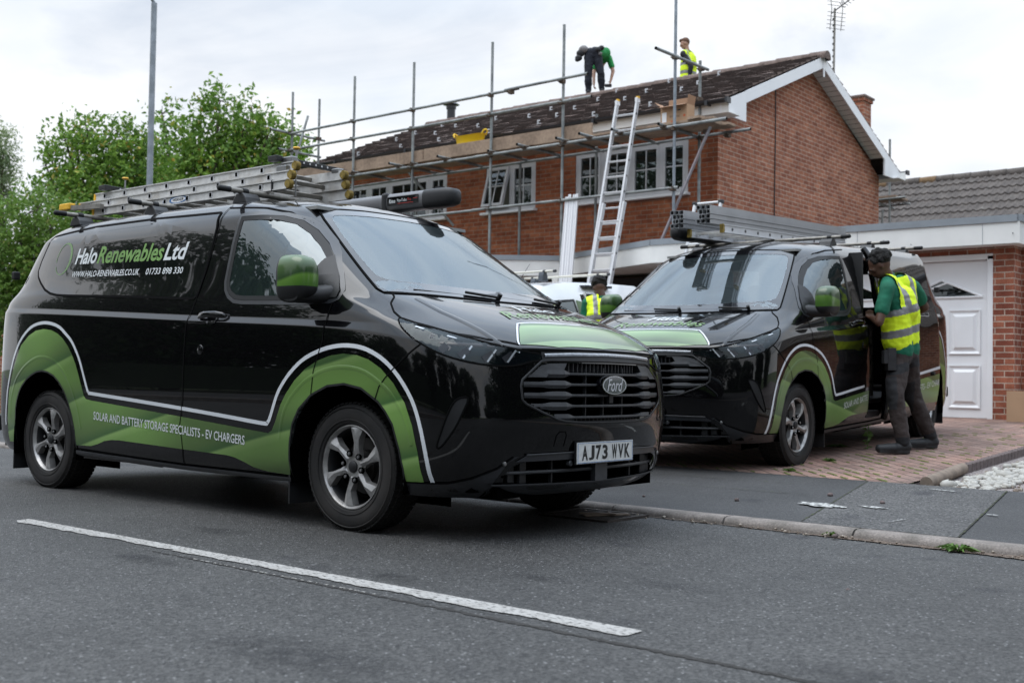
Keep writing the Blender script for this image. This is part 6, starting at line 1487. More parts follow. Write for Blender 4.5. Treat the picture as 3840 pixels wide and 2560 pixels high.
# ================================================================ loads on the vans' roofs
def L2W(root, p): return root.matrix_world @ Vector(p)
bpy.context.view_layer.update()
def on(root, name, label, cat, group=None):
    e = empty(name, label=label, cat=cat, group=group); e.location = root.location; e.rotation_euler = root.rotation_euler; return e
tr = on(van1, 'triple_ladder', 'three-section aluminium ladder stacked on the roof bars of the nearer van', 'ladder')
for k, (y, w, x0, x1, z0, z1) in enumerate(((-.50, .50, -3.30, -1.08, 1.967, 2.032), (-.465, .45, -3.55, -1.10, 2.034, 2.094), (-.43, .40, -3.40, -1.10, 2.096, 2.156))):
    for s, yy in ((0, y), (1, y+w)):
        b = MB(); b.box(((x0+x1)/2, yy, (z0+z1)/2), (x1-x0, .022, z1-z0), M['alu']); sgn = -1
        for zz in (z0+.005, z1-.005): b.box(((x0+x1)/2, yy-.014 if s == 0 else yy+.014, zz), (x1-x0, .012, .007), M['alu'])
        b.build('stile', tr)
        b = MB(); b.lathe([(.0, 0), (.022, .0), (.026, .006), (.026, .030), (.022, .036), (0, .036)], M['yellow_d'], c=(x1+.004, yy-.018, (z0+z1)/2), axis='Y', n=18)
        for q in range(14):
            a = -pi/2+pi*q/13; b.box((x1+.004+.0265*cos(a), yy, (z0+z1)/2+.0265*sin(a)), (.006, .036, .004), M['yellow_d'], Matrix.Rotation(-a, 4, 'Y'))
        b.build('end_cap', tr); b = MB(); b.box((x0-.012, yy, (z0+z1)/2), (.026, .03, z1-z0-.004), M['yellow']); b.build('end_cap', tr)
    x = x0+.13; b = MB(); r = 0
    while x < x1-.06:
        rg = MB(); rg.box((x, y+w/2, (z0+z1)/2), (.028, w-.02, .028), M['alu_d'], Matrix.Rotation(.3, 4, 'Y')); rg.build('rung', tr, bevel=.005)
        b.box((x, y-.0135, (z0+z1)/2), (.034, .006, .036), M['alu_b']); b.box((x, y-.016, (z0+z1)/2), (.021, .006, .026), M['void']); x += .265 if k else .262
    b.build('rung_ends', tr)
b = MB(); b.box((-1.22, -.498, 2.0), (.012, .05, .075), M['black_steel']); b.box((-1.185, -.455, 2.105), (.09, .05, .05), M['steel']); b.box((-1.17, -.42, 2.165), (.10, .05, .05), M['steel']); b.box((-1.17, -.02, 2.16), (.07, .05, .03), M['steel']); b.build('bracket', tr, bevel=.01)
b = MB(); n = 30
for r0, m_, dy in ((1, 'blue', -.0125), (.80, 'upvc', -.0130)): b.add([(-2.23+.105*r0*cos(2*pi*i/n)+.012*sin(2*pi*i/n), -.5+dy-.001, 2.0+.024*r0*sin(2*pi*i/n)) for i in range(n)], [tuple(range(n))], M[m_])
b.add([(-2.395+.014*cos(2*pi*i/16), -.5145, 1.992+.018*sin(2*pi*i/16)) for i in range(16)], [tuple(range(16))], M['blue'])
o = b.build('maker_badge', tr, fix=False); flat_text('badge_text', 'WERNER', (-2.293, -.5146, 1.990), (1, 0, 0), (0, 0, 1), .126, .020, M['text_black'], o, shear=.2, bold=.02)
st_ = on(van1, 'stabiliser_bar', 'grey bar with a yellow foot lying at the rear of the ladder stack', 'ladder stabiliser'); b = MB(); b.box((-3.37, -.545, 2.038), (.46, .035, .035), M['alu_d'], Matrix.Rotation(.05, 4, 'Y')); b.build('bar', st_)
b = MB(); b.box((-3.62, -.548, 2.058), (.15, .055, .05), M['yellow']); b.build('foot', st_, bevel=.008)
for x in (-3.22, -1.24):
    cl = on(van1, 'ladder_clamp', 'black clamp bar with yellow knob over the %s end of the ladder stack' % ('rear' if x < -2 else 'front'), 'ladder clamp', 'clamps holding the ladders on the van')
    b = MB(); b.box((x, -.20, 2.183), (.035, .58, .030), M['black_steel']); b.box((x-.012, -.47, 2.180), (.09, .05, .035), M['black_steel'])
    b.build('clamp_bar', cl, bevel=.004); b = MB()
    for k in range(7): b.tube((x+.012, -.36+.05*k, 2.183), (x+.0185, -.36+.05*k, 2.183), .007, M['alu_b'], 8)
    b.build('clamp_holes', cl); b = MB(); b.tube((x, -.31, 1.96), (x, -.31, 2.275), .006, M['steel'], 8); b.build('rod', cl); b = MB(); b.tube((x, -.31, 2.262), (x, -.31, 2.272), .012, M['yellow'], 14, r2=.026); b.tube((x, -.31, 2.272), (x, -.31, 2.280), .026, M['yellow'], 14, r2=.020); b.build('knob', cl, smooth=40)
def pipe(root, x0, x1, y, z, r, label, text=True):
    e = on(root, 'pipe_tube', label, 'pipe tube', 'pipe carrier tubes on the van roofs'); n = 28
    def ring(x, k=1, p=3.2): return [(x, y+r*k*math.copysign(abs(cos(2*pi*i/n))**(2/p), cos(2*pi*i/n)), z+r*k*math.copysign(abs(sin(2*pi*i/n))**(2/p), sin(2*pi*i/n))) for i in range(n)]
    b = MB(); R = [ring(x0), ring(x1-.27)]; b.add(sum(R, []), [(i, (i+1) % n, n+(i+1) % n, n+i) for i in range(n)] + [tuple(range(n))], M['tube_alu']); b.build('tube', e, smooth=45)
    b = MB(); R = [ring(x1-.275, 1.01), ring(x1-.27, 1.035), ring(x1-.16, 1.035), ring(x1-.07, .98), ring(x1-.02, .80), ring(x1, .45, 2.4)]
    b.add(sum(R, []), [(j*n+i, j*n+(i+1) % n, (j+1)*n+(i+1) % n, (j+1)*n+i) for j in range(5) for i in range(n)] + [tuple(range(5*n, 6*n)), tuple(range(n))[::-1]], M['plastic_d']); b.box((x1-.17, y, z+r*1.05), (.05, .05, .02), M['plastic_d']); b.build('end_cap', e, smooth=45)
    b = MB(); b.box((x0+.02, y, z), (.05, 2.1*r, 2.1*r), M['plastic_d']); b.build('rear_cap', e, bevel=.02)
    if text:
        b = MB(); b.box((-1.30, y, z), (.055, 2*r+.02, 2*r+.012), M['plastic_d']); b.build('strap', e, bevel=.02)
        b = MB(); b.box((-1.16+.045, y-r-.002, z+.005), (.30+.0, .004, .058), M['panel_gloss']); o = b.build('nameplate', e)
        flat_text('name_text', 'Rhino', (-1.245, y-r-.0045, z-.010), (1, 0, 0), (0, 0, 1), .062, .028, M['text_white'], o, bold=.02); flat_text('name_text', 'PipeTube', (-1.165, y-r-.0045, z-.010), (1, 0, 0), (0, 0, 1), .092, .026, M['text_white'], o); flat_text('name_text', 'Pro', (-1.063, y-r-.0045, z-.004), (1, 0, 0), (0, 0, 1), .032, .020, M['text_red'], o)
        b = MB(); b.box((-1.085, y-r-.0045, z-.016), (.15, .001, .003), M['text_red']); b.box((-.99, y-r-.0045, z+.010), (.04, .001, .003), M['text_red']); b.build('name_line', o)
pipe(van1, -3.35, -.655, .60, 2.032, .066, 'grey pipe carrier tube with black rounded end on the nearer van roof')
pipe(van2, -3.3, -.60, -.55, 2.03, .072, 'grey pipe carrier tube under the rail bundles on the van by the garage', False)
l2 = on(van2, 'ladder', 'aluminium ladder lying flat on the roof bars of the van by the garage', 'ladder')
for y, x1 in ((.12, -.28), (-.33, -.50)):
    b = MB(); b.box(((-3.0+x1)/2, y, 1.998), (x1+3.0, .024, .072), M['alu_b'])
    for zz in (1.965, 2.031): b.box(((-3.0+x1)/2, y+.014, zz), (x1+3.0, .012, .007), M['alu_b'])
    b.build('stile', l2); b = MB(); b.box((x1+.005, y, 1.998), (.03, .034, .078), M['yellow_d']); b.build('end_cap', l2)
    b = MB(); x = x1-.16
    while x > -2.9: b.tube((x, y+.0125, 1.998), (x, y+.0155, 1.998), .014, M['plastic'], 10); x -= .25
    b.build('rung_ends', l2)
x = -.6
while x > -2.9: b = MB(); b.box((x, -.105, 1.998), (.028, .44, .028), M['alu']); b.build('rung', l2); x -= .25
M['rail'] = mat('rail_extrusion', (.36, .37, .385), rough=.35, metal=.7, noise=(6, .08))
k_ = 0
for nm, yc, x1 in (('nearer the camera', .03, -.10), ('farther from the camera', -.36, -.32)):
    e = on(van2, 'rail_bundle', 'bundle of hollow aluminium rails stacked on the van roof, the one %s' % nm, 'rails', 'rail bundles on the van roof')
    for j in range(4):
        for i in range(3):
            y = yc+(i-1)*.0405+.008*((j*7) % 3-1); z = 2.056+j*.0405; x_ = x1-.015*((i+j*2) % 3); xe = -3.1-.02*((i*2+j) % 3); t = .004; s = .0385
            b = MB()
            for c, sz in (((y-s/2+t/2, z), (t, s)), ((y+s/2-t/2, z), (t, s)), ((y, z-s/2+t/2), (s-2*t, t)), ((y, z+s/2-t/2), (s-2*t, t))): b.box(((x_+xe)/2, c[0], c[1]), (x_-xe, sz[0], sz[1]), M['rail'])
            b.box((x_-.30, y, z), (.004, s-2*t, s-2*t), M['void']); b.build('rail', e)
# ================================================================ compact white van behind
van3 = empty('white_van', (-9.28, 11.3, .245), (0, .044, radians(-90)), 'white compact van with open side door, roof bars and green stripe, behind the black vans', 'van')
def white_van(root):
    # local: x forward, y left (+y faces the camera side), z up; front roof bar at x=0
    S = [(1.75,.70,.35,.78,.62),(1.70,.78,.35,.92,.70),(1.45,.83,.33,.98,.76),(1.02,.86,.32,1.04,.82),(.95,.86,.32,1.06,.80),(.30,.88,.32,1.60,.70),(.12,.88,.32,1.72,.66),(-.1,.88,.32,1.775,.66),(-.5,.885,.32,1.80,.68),(-1.2,.885,.32,1.805,.68),(-1.9,.88,.32,1.79,.68),(-2.25,.86,.34,1.72,.62),(-2.30,.84,.36,1.6,.6)]
    b = MB(); vs = []; m = 0
    for x, w, zb, zt, wt in S:
        belt = min(zt-.03, 1.12)
        P = [(0, zb), (w*.95, zb), (w, zb+.2), (w, (zb+belt)/2), (w*.985, belt)]
        for k in range(1, 5): t = k/5; P.append((w*.985+(wt-w*.985)*t**1.4, belt+(zt-.05-belt)*t))
        P += [(wt*.93, zt-.018), (wt*.6, zt-.002), (0, zt)]
        m = len(P); vs += [(x, y, z) for y, z in P] + [(x, -y, z) for y, z in P[::-1]]
    k = 2*m; n = len(S)
    fs = [(j*k+i, j*k+(i+1) % k, (j+1)*k+(i+1) % k, (j+1)*k+i) for j in range(n-1) for i in range(k)]
    keep = []
    for f in fs:
        c = sum((Vector(vs[i]) for i in f), Vector())/4
        if c.y > .3 and -1.25 < c.x < -.45 and .45 < c.z < 1.66 and abs(c.y) > .66: continue
        keep.append(f)
    b.add(vs, keep + [tuple(range(k)), tuple(range((n-1)*k, n*k))[::-1]], M['white_van']); o = b.build('body', root, smooth=35)
    # doors and openings on the camera side, proud of the body by a few millimetres
    def yy(x, z):
        belt = 1.12; w = .885
        if z <= belt: return w
        t = (z-belt)/(1.75-belt); return w*.985+(.675-w*.985)*t**1.4
    def panel(name, poly, m, off=.006, par=None):
        bm = grid_cut([tuple(p) for p in poly], .08)
        for v in bm.verts: v.co = Vector((v.co.x, yy(v.co.x, v.co.y)+off, v.co.y))
        bm.normal_update()
        for f in bm.faces:
            f.smooth = True
            if f.normal.y < 0: f.normal_flip()
        me = bpy.data.meshes.new(name); bm.to_mesh(me); bm.free(); me.materials.append(m); q = bpy.data.objects.new(name, me); COL.objects.link(q); q.parent = par or root; return q
    panel('side_window', [(.52, 1.10), (.28, 1.42), (.10, 1.50), (-.30, 1.53), (-.33, 1.10)], M['glass'], .008)
    panel('window_seal', [(.58, 1.07), (.31, 1.44), (.11, 1.535), (-.345, 1.56), (-.375, 1.07)], M['rubber'], .005)
    panel('green_stripe', [(-.375, 1.55), (-.50, 1.53), (-.50, .35), (-.34, .35), (-.36, 1.0)], M['green_c'], .0045)
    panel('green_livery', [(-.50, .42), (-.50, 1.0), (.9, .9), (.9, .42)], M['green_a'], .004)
    panel('door_seam', [(-.505, 1.60), (-.52, 1.60), (-.52, .35), (-.505, .35)], M['seam'], .009)
    panel('rear_window', [(-1.45, 1.12), (-1.45, 1.50), (-2.0, 1.47), (-2.05, 1.12)], M['glass_dark'], .006)
    # opening frame, inner pillar, interior
    f = MB()
    for (x0, z0), (x1, z1) in (((-.535, .42), (-.54, 1.56)), ((-.54, 1.56), (-.62, 1.62)), ((-.62, 1.62), (-1.22, 1.62)), ((-1.22, 1.62), (-1.25, .42))):
        f.tube((x0, yy(x0, z0)-.01, z0), (x1, yy(x1, z1)-.01, z1), .020, M['rubber'], 6)
    f.build('door_seal', root)
    i_ = MB(); i_.box((-.64, .62, 1.0), (.14, .16, 1.25), M['white_van']); i_.box((-.60, 0, 1.0), (.03, 1.5, 1.3), M['upvc_b']); i_.box((-1.4, -.70, 1.0), (1.6, .03, 1.3), M['upvc_b']); i_.box((-1.3, 0, .42), (1.9, 1.6, .05), M['cab_dark']); i_.box((-.9, .3, 1.73), (.6, .9, .03), M['cab_dark']); i_.build('load_area', root)
    r = MB()
    for k in range(7): r.box((-1.15, .1, .65+.15*k), (.28, .03, .02), M['alu'])
    for x in (-1.02, -1.28): r.box((x, .1, 1.1), (.02, .03, 1.1), M['alu'])
    r.build('shelf_rack', root)
    w = MB(); w.add([(1.00, -.74, 1.09), (1.00, .74, 1.09), (.36, .64, 1.58), (.36, -.64, 1.58)], [(0, 1, 2, 3)], M['glass']); w.build('windscreen', root, fix=False)
    for x in (1.02, -1.65):
        for s in (1, -1):
            t = MB(); t.lathe([(.0, .02), (.19, .02), (.21, .09), (.29, .09), (.31, .06), (.31, -.06), (.29, -.09), (.0, -.09)], M['tyre'], c=(x, s*.80, .20 if x > 0 else .20), axis='Y', n=28); t.v = [(a, c if s > 0 else 2*s*.80-c, d+.11) for a, c, d in t.v]; t.build('wheel', root, smooth=40)
            h = MB(); h.lathe([(0, .05), (.05, .07), (.19, .06), (.20, .085)], M['alloy_clean'], c=(x, 0, .31), axis='Y', n=20); h.v = [(a, s*.80+s*c, d) for a, c, d in h.v]; h.build('hub', root, smooth=30)
    for x in (0, -1.17):
        b = MB(); b.tube((x, -.70, 1.905), (x, .70, 1.905), .017, M['alu_bar'], 12); o = b.build('roof_bar', root, smooth=50)
        for s in (1, -1):
            c = MB(); c.tube((x, s*.70, 1.905), (x, s*.735, 1.905), .019, M['gutter'], 12); c.build('bar_end_cap', o, smooth=50); MB().tube((x, s*.57, 1.905), (x, s*.54, 1.905), .023, M['gutter'], 12).build('bar_collar', o, smooth=50)
            f = MB(); f.prism([(x-.06, 1.78), (x+.06, 1.78), (x+.045, 1.86), (x+.03, 1.90), (x-.03, 1.90), (x-.05, 1.84)], s*.49, s*.57, M['rack_grey']); f.build('bar_foot', o, bevel=.008)
    a = MB(); a.tube((.10, .2, 1.76), (-.15, .2, 2.02), .004, M['gutter'], 5); a.build('aerial', root)
    m = MB(); m.box((.55, 1.0, 1.16), (.10, .20, .20), M['gutter']); m.box((.52, .90, 1.08), (.06, .14, .06), M['gutter']); m.build('door_mirror', root, bevel=.03)
M['alu_bar'] = mat('roof_bar_alu', (.55, .53, .46), rough=.4, metal=.4, noise=(20, .1)); M['rack_grey'] = mat('rack_grey', (.06, .07, .085), rough=.4)
white_van(van3)
# ================================================================ trees and hedges
def leaf_mat(name, a, b_, yel=None):
    m, t, b = bsdf_mat(name); oi = t.nodes.new('ShaderNodeNewGeometry'); tc = t.nodes.new('ShaderNodeTexCoord')
    st = [(0, a), (.55, tuple((x+y)/2 for x, y in zip(a, b_))), (.93, b_)] + ([(1, yel)] if yel else [])
    r = ramp(t, oi.outputs['Random Per Island'], st); n = t.nodes.new('ShaderNodeTexNoise'); n.inputs['Scale'].default_value = .9; n.inputs['Detail'].default_value = 3; t.links.new(tc.outputs['Object'], n.inputs[0])
    r2 = ramp(t, n.outputs[0], [(.35, (.75, .8, .75)), (.65, (1.25, 1.2, 1.1))]); mm = t.nodes.new('ShaderNodeMix'); mm.data_type = 'RGBA'; mm.blend_type = 'MULTIPLY'; mm.inputs[0].default_value = 1; t.links.new(r.outputs[0], mm.inputs[6]); t.links.new(r2.outputs[0], mm.inputs[7])
    t.links.new(mm.outputs[2], b.inputs['Base Color']); b.inputs['Roughness'].default_value = .5; b.inputs['Specular IOR Level'].default_value = .35
    tr = t.nodes.new('ShaderNodeBsdfTranslucent'); t.links.new(mm.outputs[2], tr.inputs[0]); ms = t.nodes.new('ShaderNodeMixShader'); ms.inputs[0].default_value = .35; t.links.new(b.outputs[0], ms.inputs[1]); t.links.new(tr.outputs[0], ms.inputs[2]); t.links.new(ms.outputs[0], t.nodes['Material Output'].inputs[0]); return m
M['leaf_a'] = leaf_mat('cherry_leaf', (.075, .17, .022), (.23, .37, .07), (.42, .28, .06)); M['leaf_b'] = leaf_mat('willow_leaf', (.16, .22, .11), (.30, .37, .19)); M['leaf_c'] = leaf_mat('hedge_leaf', (.10, .20, .03), (.22, .34, .08), (.32, .32, .1)); M['leaf_d'] = leaf_mat('dark_leaf', (.012, .035, .008), (.035, .075, .015))
M['bark'] = mat('bark', (.09, .07, .055), rough=.95, noise=(8, .3), bump=(12, .6, .02))
def tree(name, base, trunk_h, blobs, label, leafm, n_leaf, ls, seed, group=None, limbs=True, cat='tree', per=9, droop=0, ar=.55):
    """blobs: (x, y, z, r) clumps relative to base; leaves sit in sprays through each clump's outer volume"""
    rr = random.Random(seed); e = empty(name, base, (0, 0, 0), label, cat, group)
    if limbs:
        b = MB(); b.tube((0, 0, -.2), (.05, .02, trunk_h), .16+.02*trunk_h, M['bark'], 10, r2=.13); 
        for (x, y, z, r) in blobs:
            p = Vector((.05, .02, trunk_h*rr.uniform(.6, 1))); q = Vector((x, y, z)); mid = p.lerp(q, .5)+Vector((rr.uniform(-.2, .2), rr.uniform(-.2, .2), .15))
            b.tube(p, mid, .075, M['bark'], 6, r2=.05); b.tube(mid, q, .05, M['bark'], 6, r2=.02)
            for k in range(5):
                d = Vector((rr.gauss(0, 1), rr.gauss(0, 1), rr.gauss(.3, .8))).normalized(); b.tube(q, q+d*r*.9, .016, M['bark'], 4, r2=.005)
        b.build('trunk', e, smooth=60)
    vs = []; fs = []; tot = sum(r**2.2 for *_, r in blobs)
    for (x, y, z, r) in blobs:
        ns = int(n_leaf/per*r**2.2/tot)
        for _ in range(ns):
            d = Vector((rr.gauss(0, 1), rr.gauss(0, 1), rr.gauss(0, 1))).normalized(); rad = r*(1-abs(rr.gauss(0, .22)))*rr.uniform(.9, 1.12); c = Vector((x, y, z))+Vector((d.x*rad, d.y*rad, d.z*rad*.85))
            ax = (d+Vector((rr.uniform(-.5, .5), rr.uniform(-.5, .5), rr.uniform(-.3, .6)-droop))).normalized(); sl = ls*rr.uniform(1.8, 3.6)
            for k in range(per):
                p = c+ax*sl*(k/per)+Vector((rr.gauss(0, 1), rr.gauss(0, 1), rr.gauss(0, 1)))*ls*.5; s = ls*rr.uniform(.6, 1.25)
                u = Vector((rr.gauss(0, 1), rr.gauss(0, 1), rr.gauss(-.5, .7))).normalized(); v = u.cross(Vector((rr.gauss(0, 1), rr.gauss(0, 1), rr.gauss(0, 1)))).normalized()
                i = len(vs); n2 = u.cross(v)*s*.12; vs += [p-u*s*.5, p+v*s*ar*.5+n2, p+u*s*.5, p-v*s*ar*.5+n2]; fs += [(i, i+1, i+2, i+3)]
    me = bpy.data.meshes.new('crown'); me.from_pydata([tuple(v) for v in vs], [], fs); me.materials.append(leafm); o = bpy.data.objects.new('crown', me); COL.objects.link(o); o.parent = e
    return e
# px -> world helper used while designing was dropped; these are metres in the street frame
def cam_pt(px, py, Z):
    """point on the photograph's ray (2352-wide pixels) at depth Z: only used to pick tree clump positions"""
    f, p, r, h = 2613.3, .03109, .01604, .8255; X, Y = px-1176, py-784; sx = X*cos(r)+Y*sin(r); sy = -X*sin(r)+Y*cos(r); x, u = sx/f, -sy/f
    d = (x, cos(p)-u*sin(p), sin(p)+u*cos(p)); t = Z/(cos(p)-u*sin(p))*1.0; v = Vector(d)*t; A = -.68866
    return Vector((v.x*cos(A)+v.y*sin(A), -v.x*sin(A)+v.y*cos(A), h+v.z))
def clumps(L, base): return [tuple(cam_pt(a, c, Z)-Vector(base))+(r,) for a, c, Z, r in L]
gz_ = -.1
B1 = tuple(cam_pt(470, 800, 31).xy)+(gz_,)
T1 = clumps([(500,275,31,.62),(560,300,31,.55),(440,330,31,.7),(520,340,32,.9),(610,345,31,.75),(650,335,32,.55),(480,400,31,1.0),(570,400,32,1.0),(400,400,31,.8),(650,400,32,.7),(380,330,31,.5),(372,262,31,.28),(540,460,32,1.0),(440,460,31,1.0),(640,460,32,.8),(350,440,31,.8),(690,385,32,.35),(505,232,31,.30),(580,258,31,.28),(620,300,31,.4),(660,368,32,.45)], B1)
tree('broadleaf_tree', B1, 3.0, T1, 'big green cherry tree behind the lamp post, left of the scaffold', M['leaf_a'], 15500, .165, 3)
B2 = tuple(cam_pt(230, 800, 27).xy)+(gz_,)
T2 = clumps([(150,325,27,.35),(200,300,27,.38),(235,330,27,.6),(290,330,27,.5),(180,370,27,.55),(250,390,27,.8),(320,385,27,.7),(150,430,27,.6),(215,450,27,.9),(300,455,27,.9),(110,350,27,.22),(105,380,27,.18),(370,460,27,.7),(135,490,27,.7),(240,520,27,.9),(340,520,27,.8),(330,320,27,.25)], B2)
tree('broadleaf_tree', B2, 2.6, T2, 'lower spreading green tree at the left, reaching down behind the van roof', M['leaf_a'], 13500, .135, 5)
B3 = tuple(cam_pt(0, 800, 40).xy)+(gz_,)
T3 = clumps([(-45,335,40,1.0),(-5,315,40,.42),(8,350,40,.35),(-20,400,40,.75),(8,430,40,.38),(-10,470,40,.6),(-60,480,40,1.3),(2,385,40,.35),(-120,400,40,1.8)], B3)
tree('willow_tree', B3, 4, T3, 'feathery grey-green tree at the left edge of the view', M['leaf_b'], 16000, .16, 8, droop=.5, ar=.3)
for i, (L, lab, sd) in enumerate((([(10,520,24,.6),(50,500,24,.55),(90,480,24,.5),(30,580,24,.7),(90,560,24,.6),(10,650,24,.6),(60,640,24,.6),(120,520,24,.5),(20,610,24,.6)], 'bright green bush at the left edge behind the rear of the nearer van', 12), ([(140,560,25,.6),(170,500,25,.6),(230,560,25,.7),(320,560,25,.7),(420,560,25,.7),(520,540,25,.7),(620,520,25,.7),(700,520,25,.6)], 'long green hedge hidden mostly behind the nearer van', 14))):
    B = tuple(cam_pt(L[0][0]+50, 800, 24).xy)+(gz_,); T = clumps(L, B); T += [(x, y, z-1.0, r) for x, y, z, r in T if z > 1.6]
    tree('bush', B, .8, T, lab, M['leaf_c'], 14000, .10, sd, cat='bush')
b = MB(); p = cam_pt(-60, 860, 25); q = cam_pt(60, 860, 27); d = (q-p); d.z = 0; b.box(((p.x+q.x)/2-1.0, (p.y+q.y)/2, .85), (7, .25, 2.05), M['brick_p']); o = b.build('brick_wall'); uv_wall(o); meta(o, 'low weathered brick garden wall at the far left edge', 'wall')
# ---- across the street behind the camera: only seen mirrored in the paint and glass
tr_pos = [(-37, -9.0, 9.0), (-31, -9.8, 8.0), (-25.5, -9.0, 8.6), (-20.5, -9.8, 4.6), (-16, -9.5, 4.2), (-11.5, -10.5, 4.6), (-6.5, -9.6, 7.4), (-.5, -11.0, 7.0), (5.5, -9.5, 6.6), (9.5, 7.5, 6.8), (7.5, 13.5, 7.2), (12, -9, 7.5), (19, -9.5, 8), (27, -9, 8.5), (15, 9, 7.4), (22, 8.6, 8), (30, 9.2, 8.5), (40, -1, 9.5), (41, 5, 9)]  # trees from opposite the neighbour onward are unseen, added to darken van nose reflections
labs = ['dark tree far down the other side of the street', 'tree far down the street, second from its end', 'tall tree down the street, third from its end', 'dark tree across the street, farthest left', 'tall dark tree across the street beside the farthest left one', 'shorter tree across the street between two tall ones', 'tall tree across the street behind the camera', 'round tree across the street right of the camera', 'tallest tree across the street', 'lone tree right of the camera on the house side', 'tree in the neighbour front garden right of the drive', 'unseen tree added opposite the neighbour to darken the van nose reflections', 'unseen tree added two along from the neighbour to darken the nose reflections', 'unseen tree added near the right end opposite to darken the nose reflections', 'unseen tree added second along on the house side to darken nose reflections', 'unseen tree added third along on the house side to darken nose reflections', 'unseen tree added last along on the house side to darken nose reflections', 'tall tree closing the right end of the street', 'tall unseen tree added beside the street end one to darken nose reflections']
proto = None
for i, ((x, y, h), lb) in enumerate(zip(tr_pos, labs)):
    if proto is None:
        rr = random.Random(40); T = [(rr.uniform(-1.9, 1.9), rr.uniform(-1.6, 1.6), rr.uniform(.25, 1.0)*6.5, rr.uniform(.7, 1.35)) for _ in range(15)] + [(0, 0, 6.2, .8), (.9, .3, 5.6, .8), (-1.1, 0, 5.2, .9), (0, 0, 1.6, 1.4), (1.4, 0, 1.4, 1.2), (-1.4, 0, 1.4, 1.2)]
        proto = tree('street_tree', (x, y, 0), 2.5, T, lb, M['leaf_d'], 22000, .25, 41, group='trees across the street'); CH[proto.name] = kids(proto); o = proto
    else:
        o = proto.copy(); COL.objects.link(o); o['label'] = lb
        for k in CH[proto.name]: c = k.copy(); COL.objects.link(c); c.parent = o
    o.location = (x, y, 0); s = h/7; o.scale = (1.15*s, s, s); o.rotation_euler = (0, 0, i*1.3)
b = MB(); b.box((-14, -7.4, .6), (60, .9, 1.2), mat('hedge_face', (.012, .025, .007), rough=.9, noise=(6, .6))); o = b.build('hedge'); meta(o, 'clipped hedge across the street behind the camera', 'hedge')
# ================================================================ people
M['skin_d'] = mat('dark_skin', (.085, .042, .026), rough=.5, spec=.4, noise=(12, .12)); M['skin_l'] = mat('light_skin', (.42, .24, .17), rough=.5, noise=(12, .08))
M['hair_b'] = mat('black_hair', (.008, .007, .006), rough=.9, noise=(60, .4), bump=(90, 1, .02)); M['hair_r'] = mat('auburn_hair', (.10, .045, .022), rough=.8, noise=(50, .3), bump=(60, .8, .01))
M['polo'] = mat('green_polo', (.004, .115, .062), rough=.85, noise=(7, .18), bump=(9, .5, .02)); M['tee'] = mat('green_tshirt', (.01, .22, .05), rough=.85, noise=(7, .18), bump=(9, .5, .02))
M['hivis'] = mat('hi_vis_yellow', (.70, .90, .015), rough=.7, noise=(5, .10), bump=(7, .6, .03)); M['reflect'] = mat('reflective_band', (.22, .22, .225), rough=.45, metal=.2, noise=(9, .12), bump=(7, .5, .02))
M['trouser'] = mat('brown_grey_trousers', (.030, .021, .019), rough=.9, noise=(5, .22), bump=(8, 1, .035)); M['trouser_k'] = mat('black_reinforcement', (.010, .010, .012), rough=.85, noise=(9, .2), bump=(9, .8, .02)); M['navy_t'] = mat('navy_trousers', (.011, .013, .021), rough=.9, noise=(5, .25), bump=(8, 1, .03))
M['hood'] = mat('black_hoodie', (.016, .017, .022), rough=.9, noise=(6, .25), bump=(8, .8, .03)); M['shoe'] = mat('black_shoe', (.014, .015, .017), rough=.6, noise=(25, .3)); M['sole'] = mat('dark_sole', (.028, .029, .031), rough=.7, noise=(30, .3))
M['pouch'] = mat('tool_pouch', (.02, .02, .022), rough=.8, noise=(10, .4)); M['pouch_g'] = mat('tool_pouch_grey', (.16, .15, .15), rough=.7, noise=(12, .4)); M['stitch'] = mat('orange_stitch', (.5, .28, .03), rough=.8); M['glove'] = mat('dark_glove', (.03, .03, .033), rough=.8); M['earring'] = mat('earring', (.8, .8, .8), rough=.2, metal=1)
def blob(b, c, r, ax=None, n=12):
    """ellipsoid; r = (rx, ry, rz) in axes ax (3x3 columns)"""
    c = Vector(c); r = (r, r, r) if not hasattr(r, '__len__') else r; A = ax or Matrix.Identity(3); vs = []; m = n//2+1
    for j in range(1, m):
        ph = pi*j/m
        for i in range(n): th = 2*pi*i/n; vs.append(c+A @ Vector((r[0]*sin(ph)*cos(th), r[1]*sin(ph)*sin(th), r[2]*cos(ph))))
    k = len(vs); vs += [c+A @ Vector((0, 0, r[2])), c-A @ Vector((0, 0, r[2]))]
    fs = [(j*n+i, (j+1)*n+i, (j+1)*n+(i+1) % n, j*n+(i+1) % n) for j in range(m-2) for i in range(n)] + [(k, i, (i+1) % n) for i in range(n)] + [(k+1, (m-2)*n+(i+1) % n, (m-2)*n+i) for i in range(n)]
    b.add(vs, fs, M['void'])
def cap(b, p, q, r1, r2=None, n=12):
    r2 = r1 if r2 is None else r2; b.tube(p, q, r1, M['void'], n, r2=r2); blob(b, p, r1*.999, n=n); blob(b, q, r2*.999, n=n)
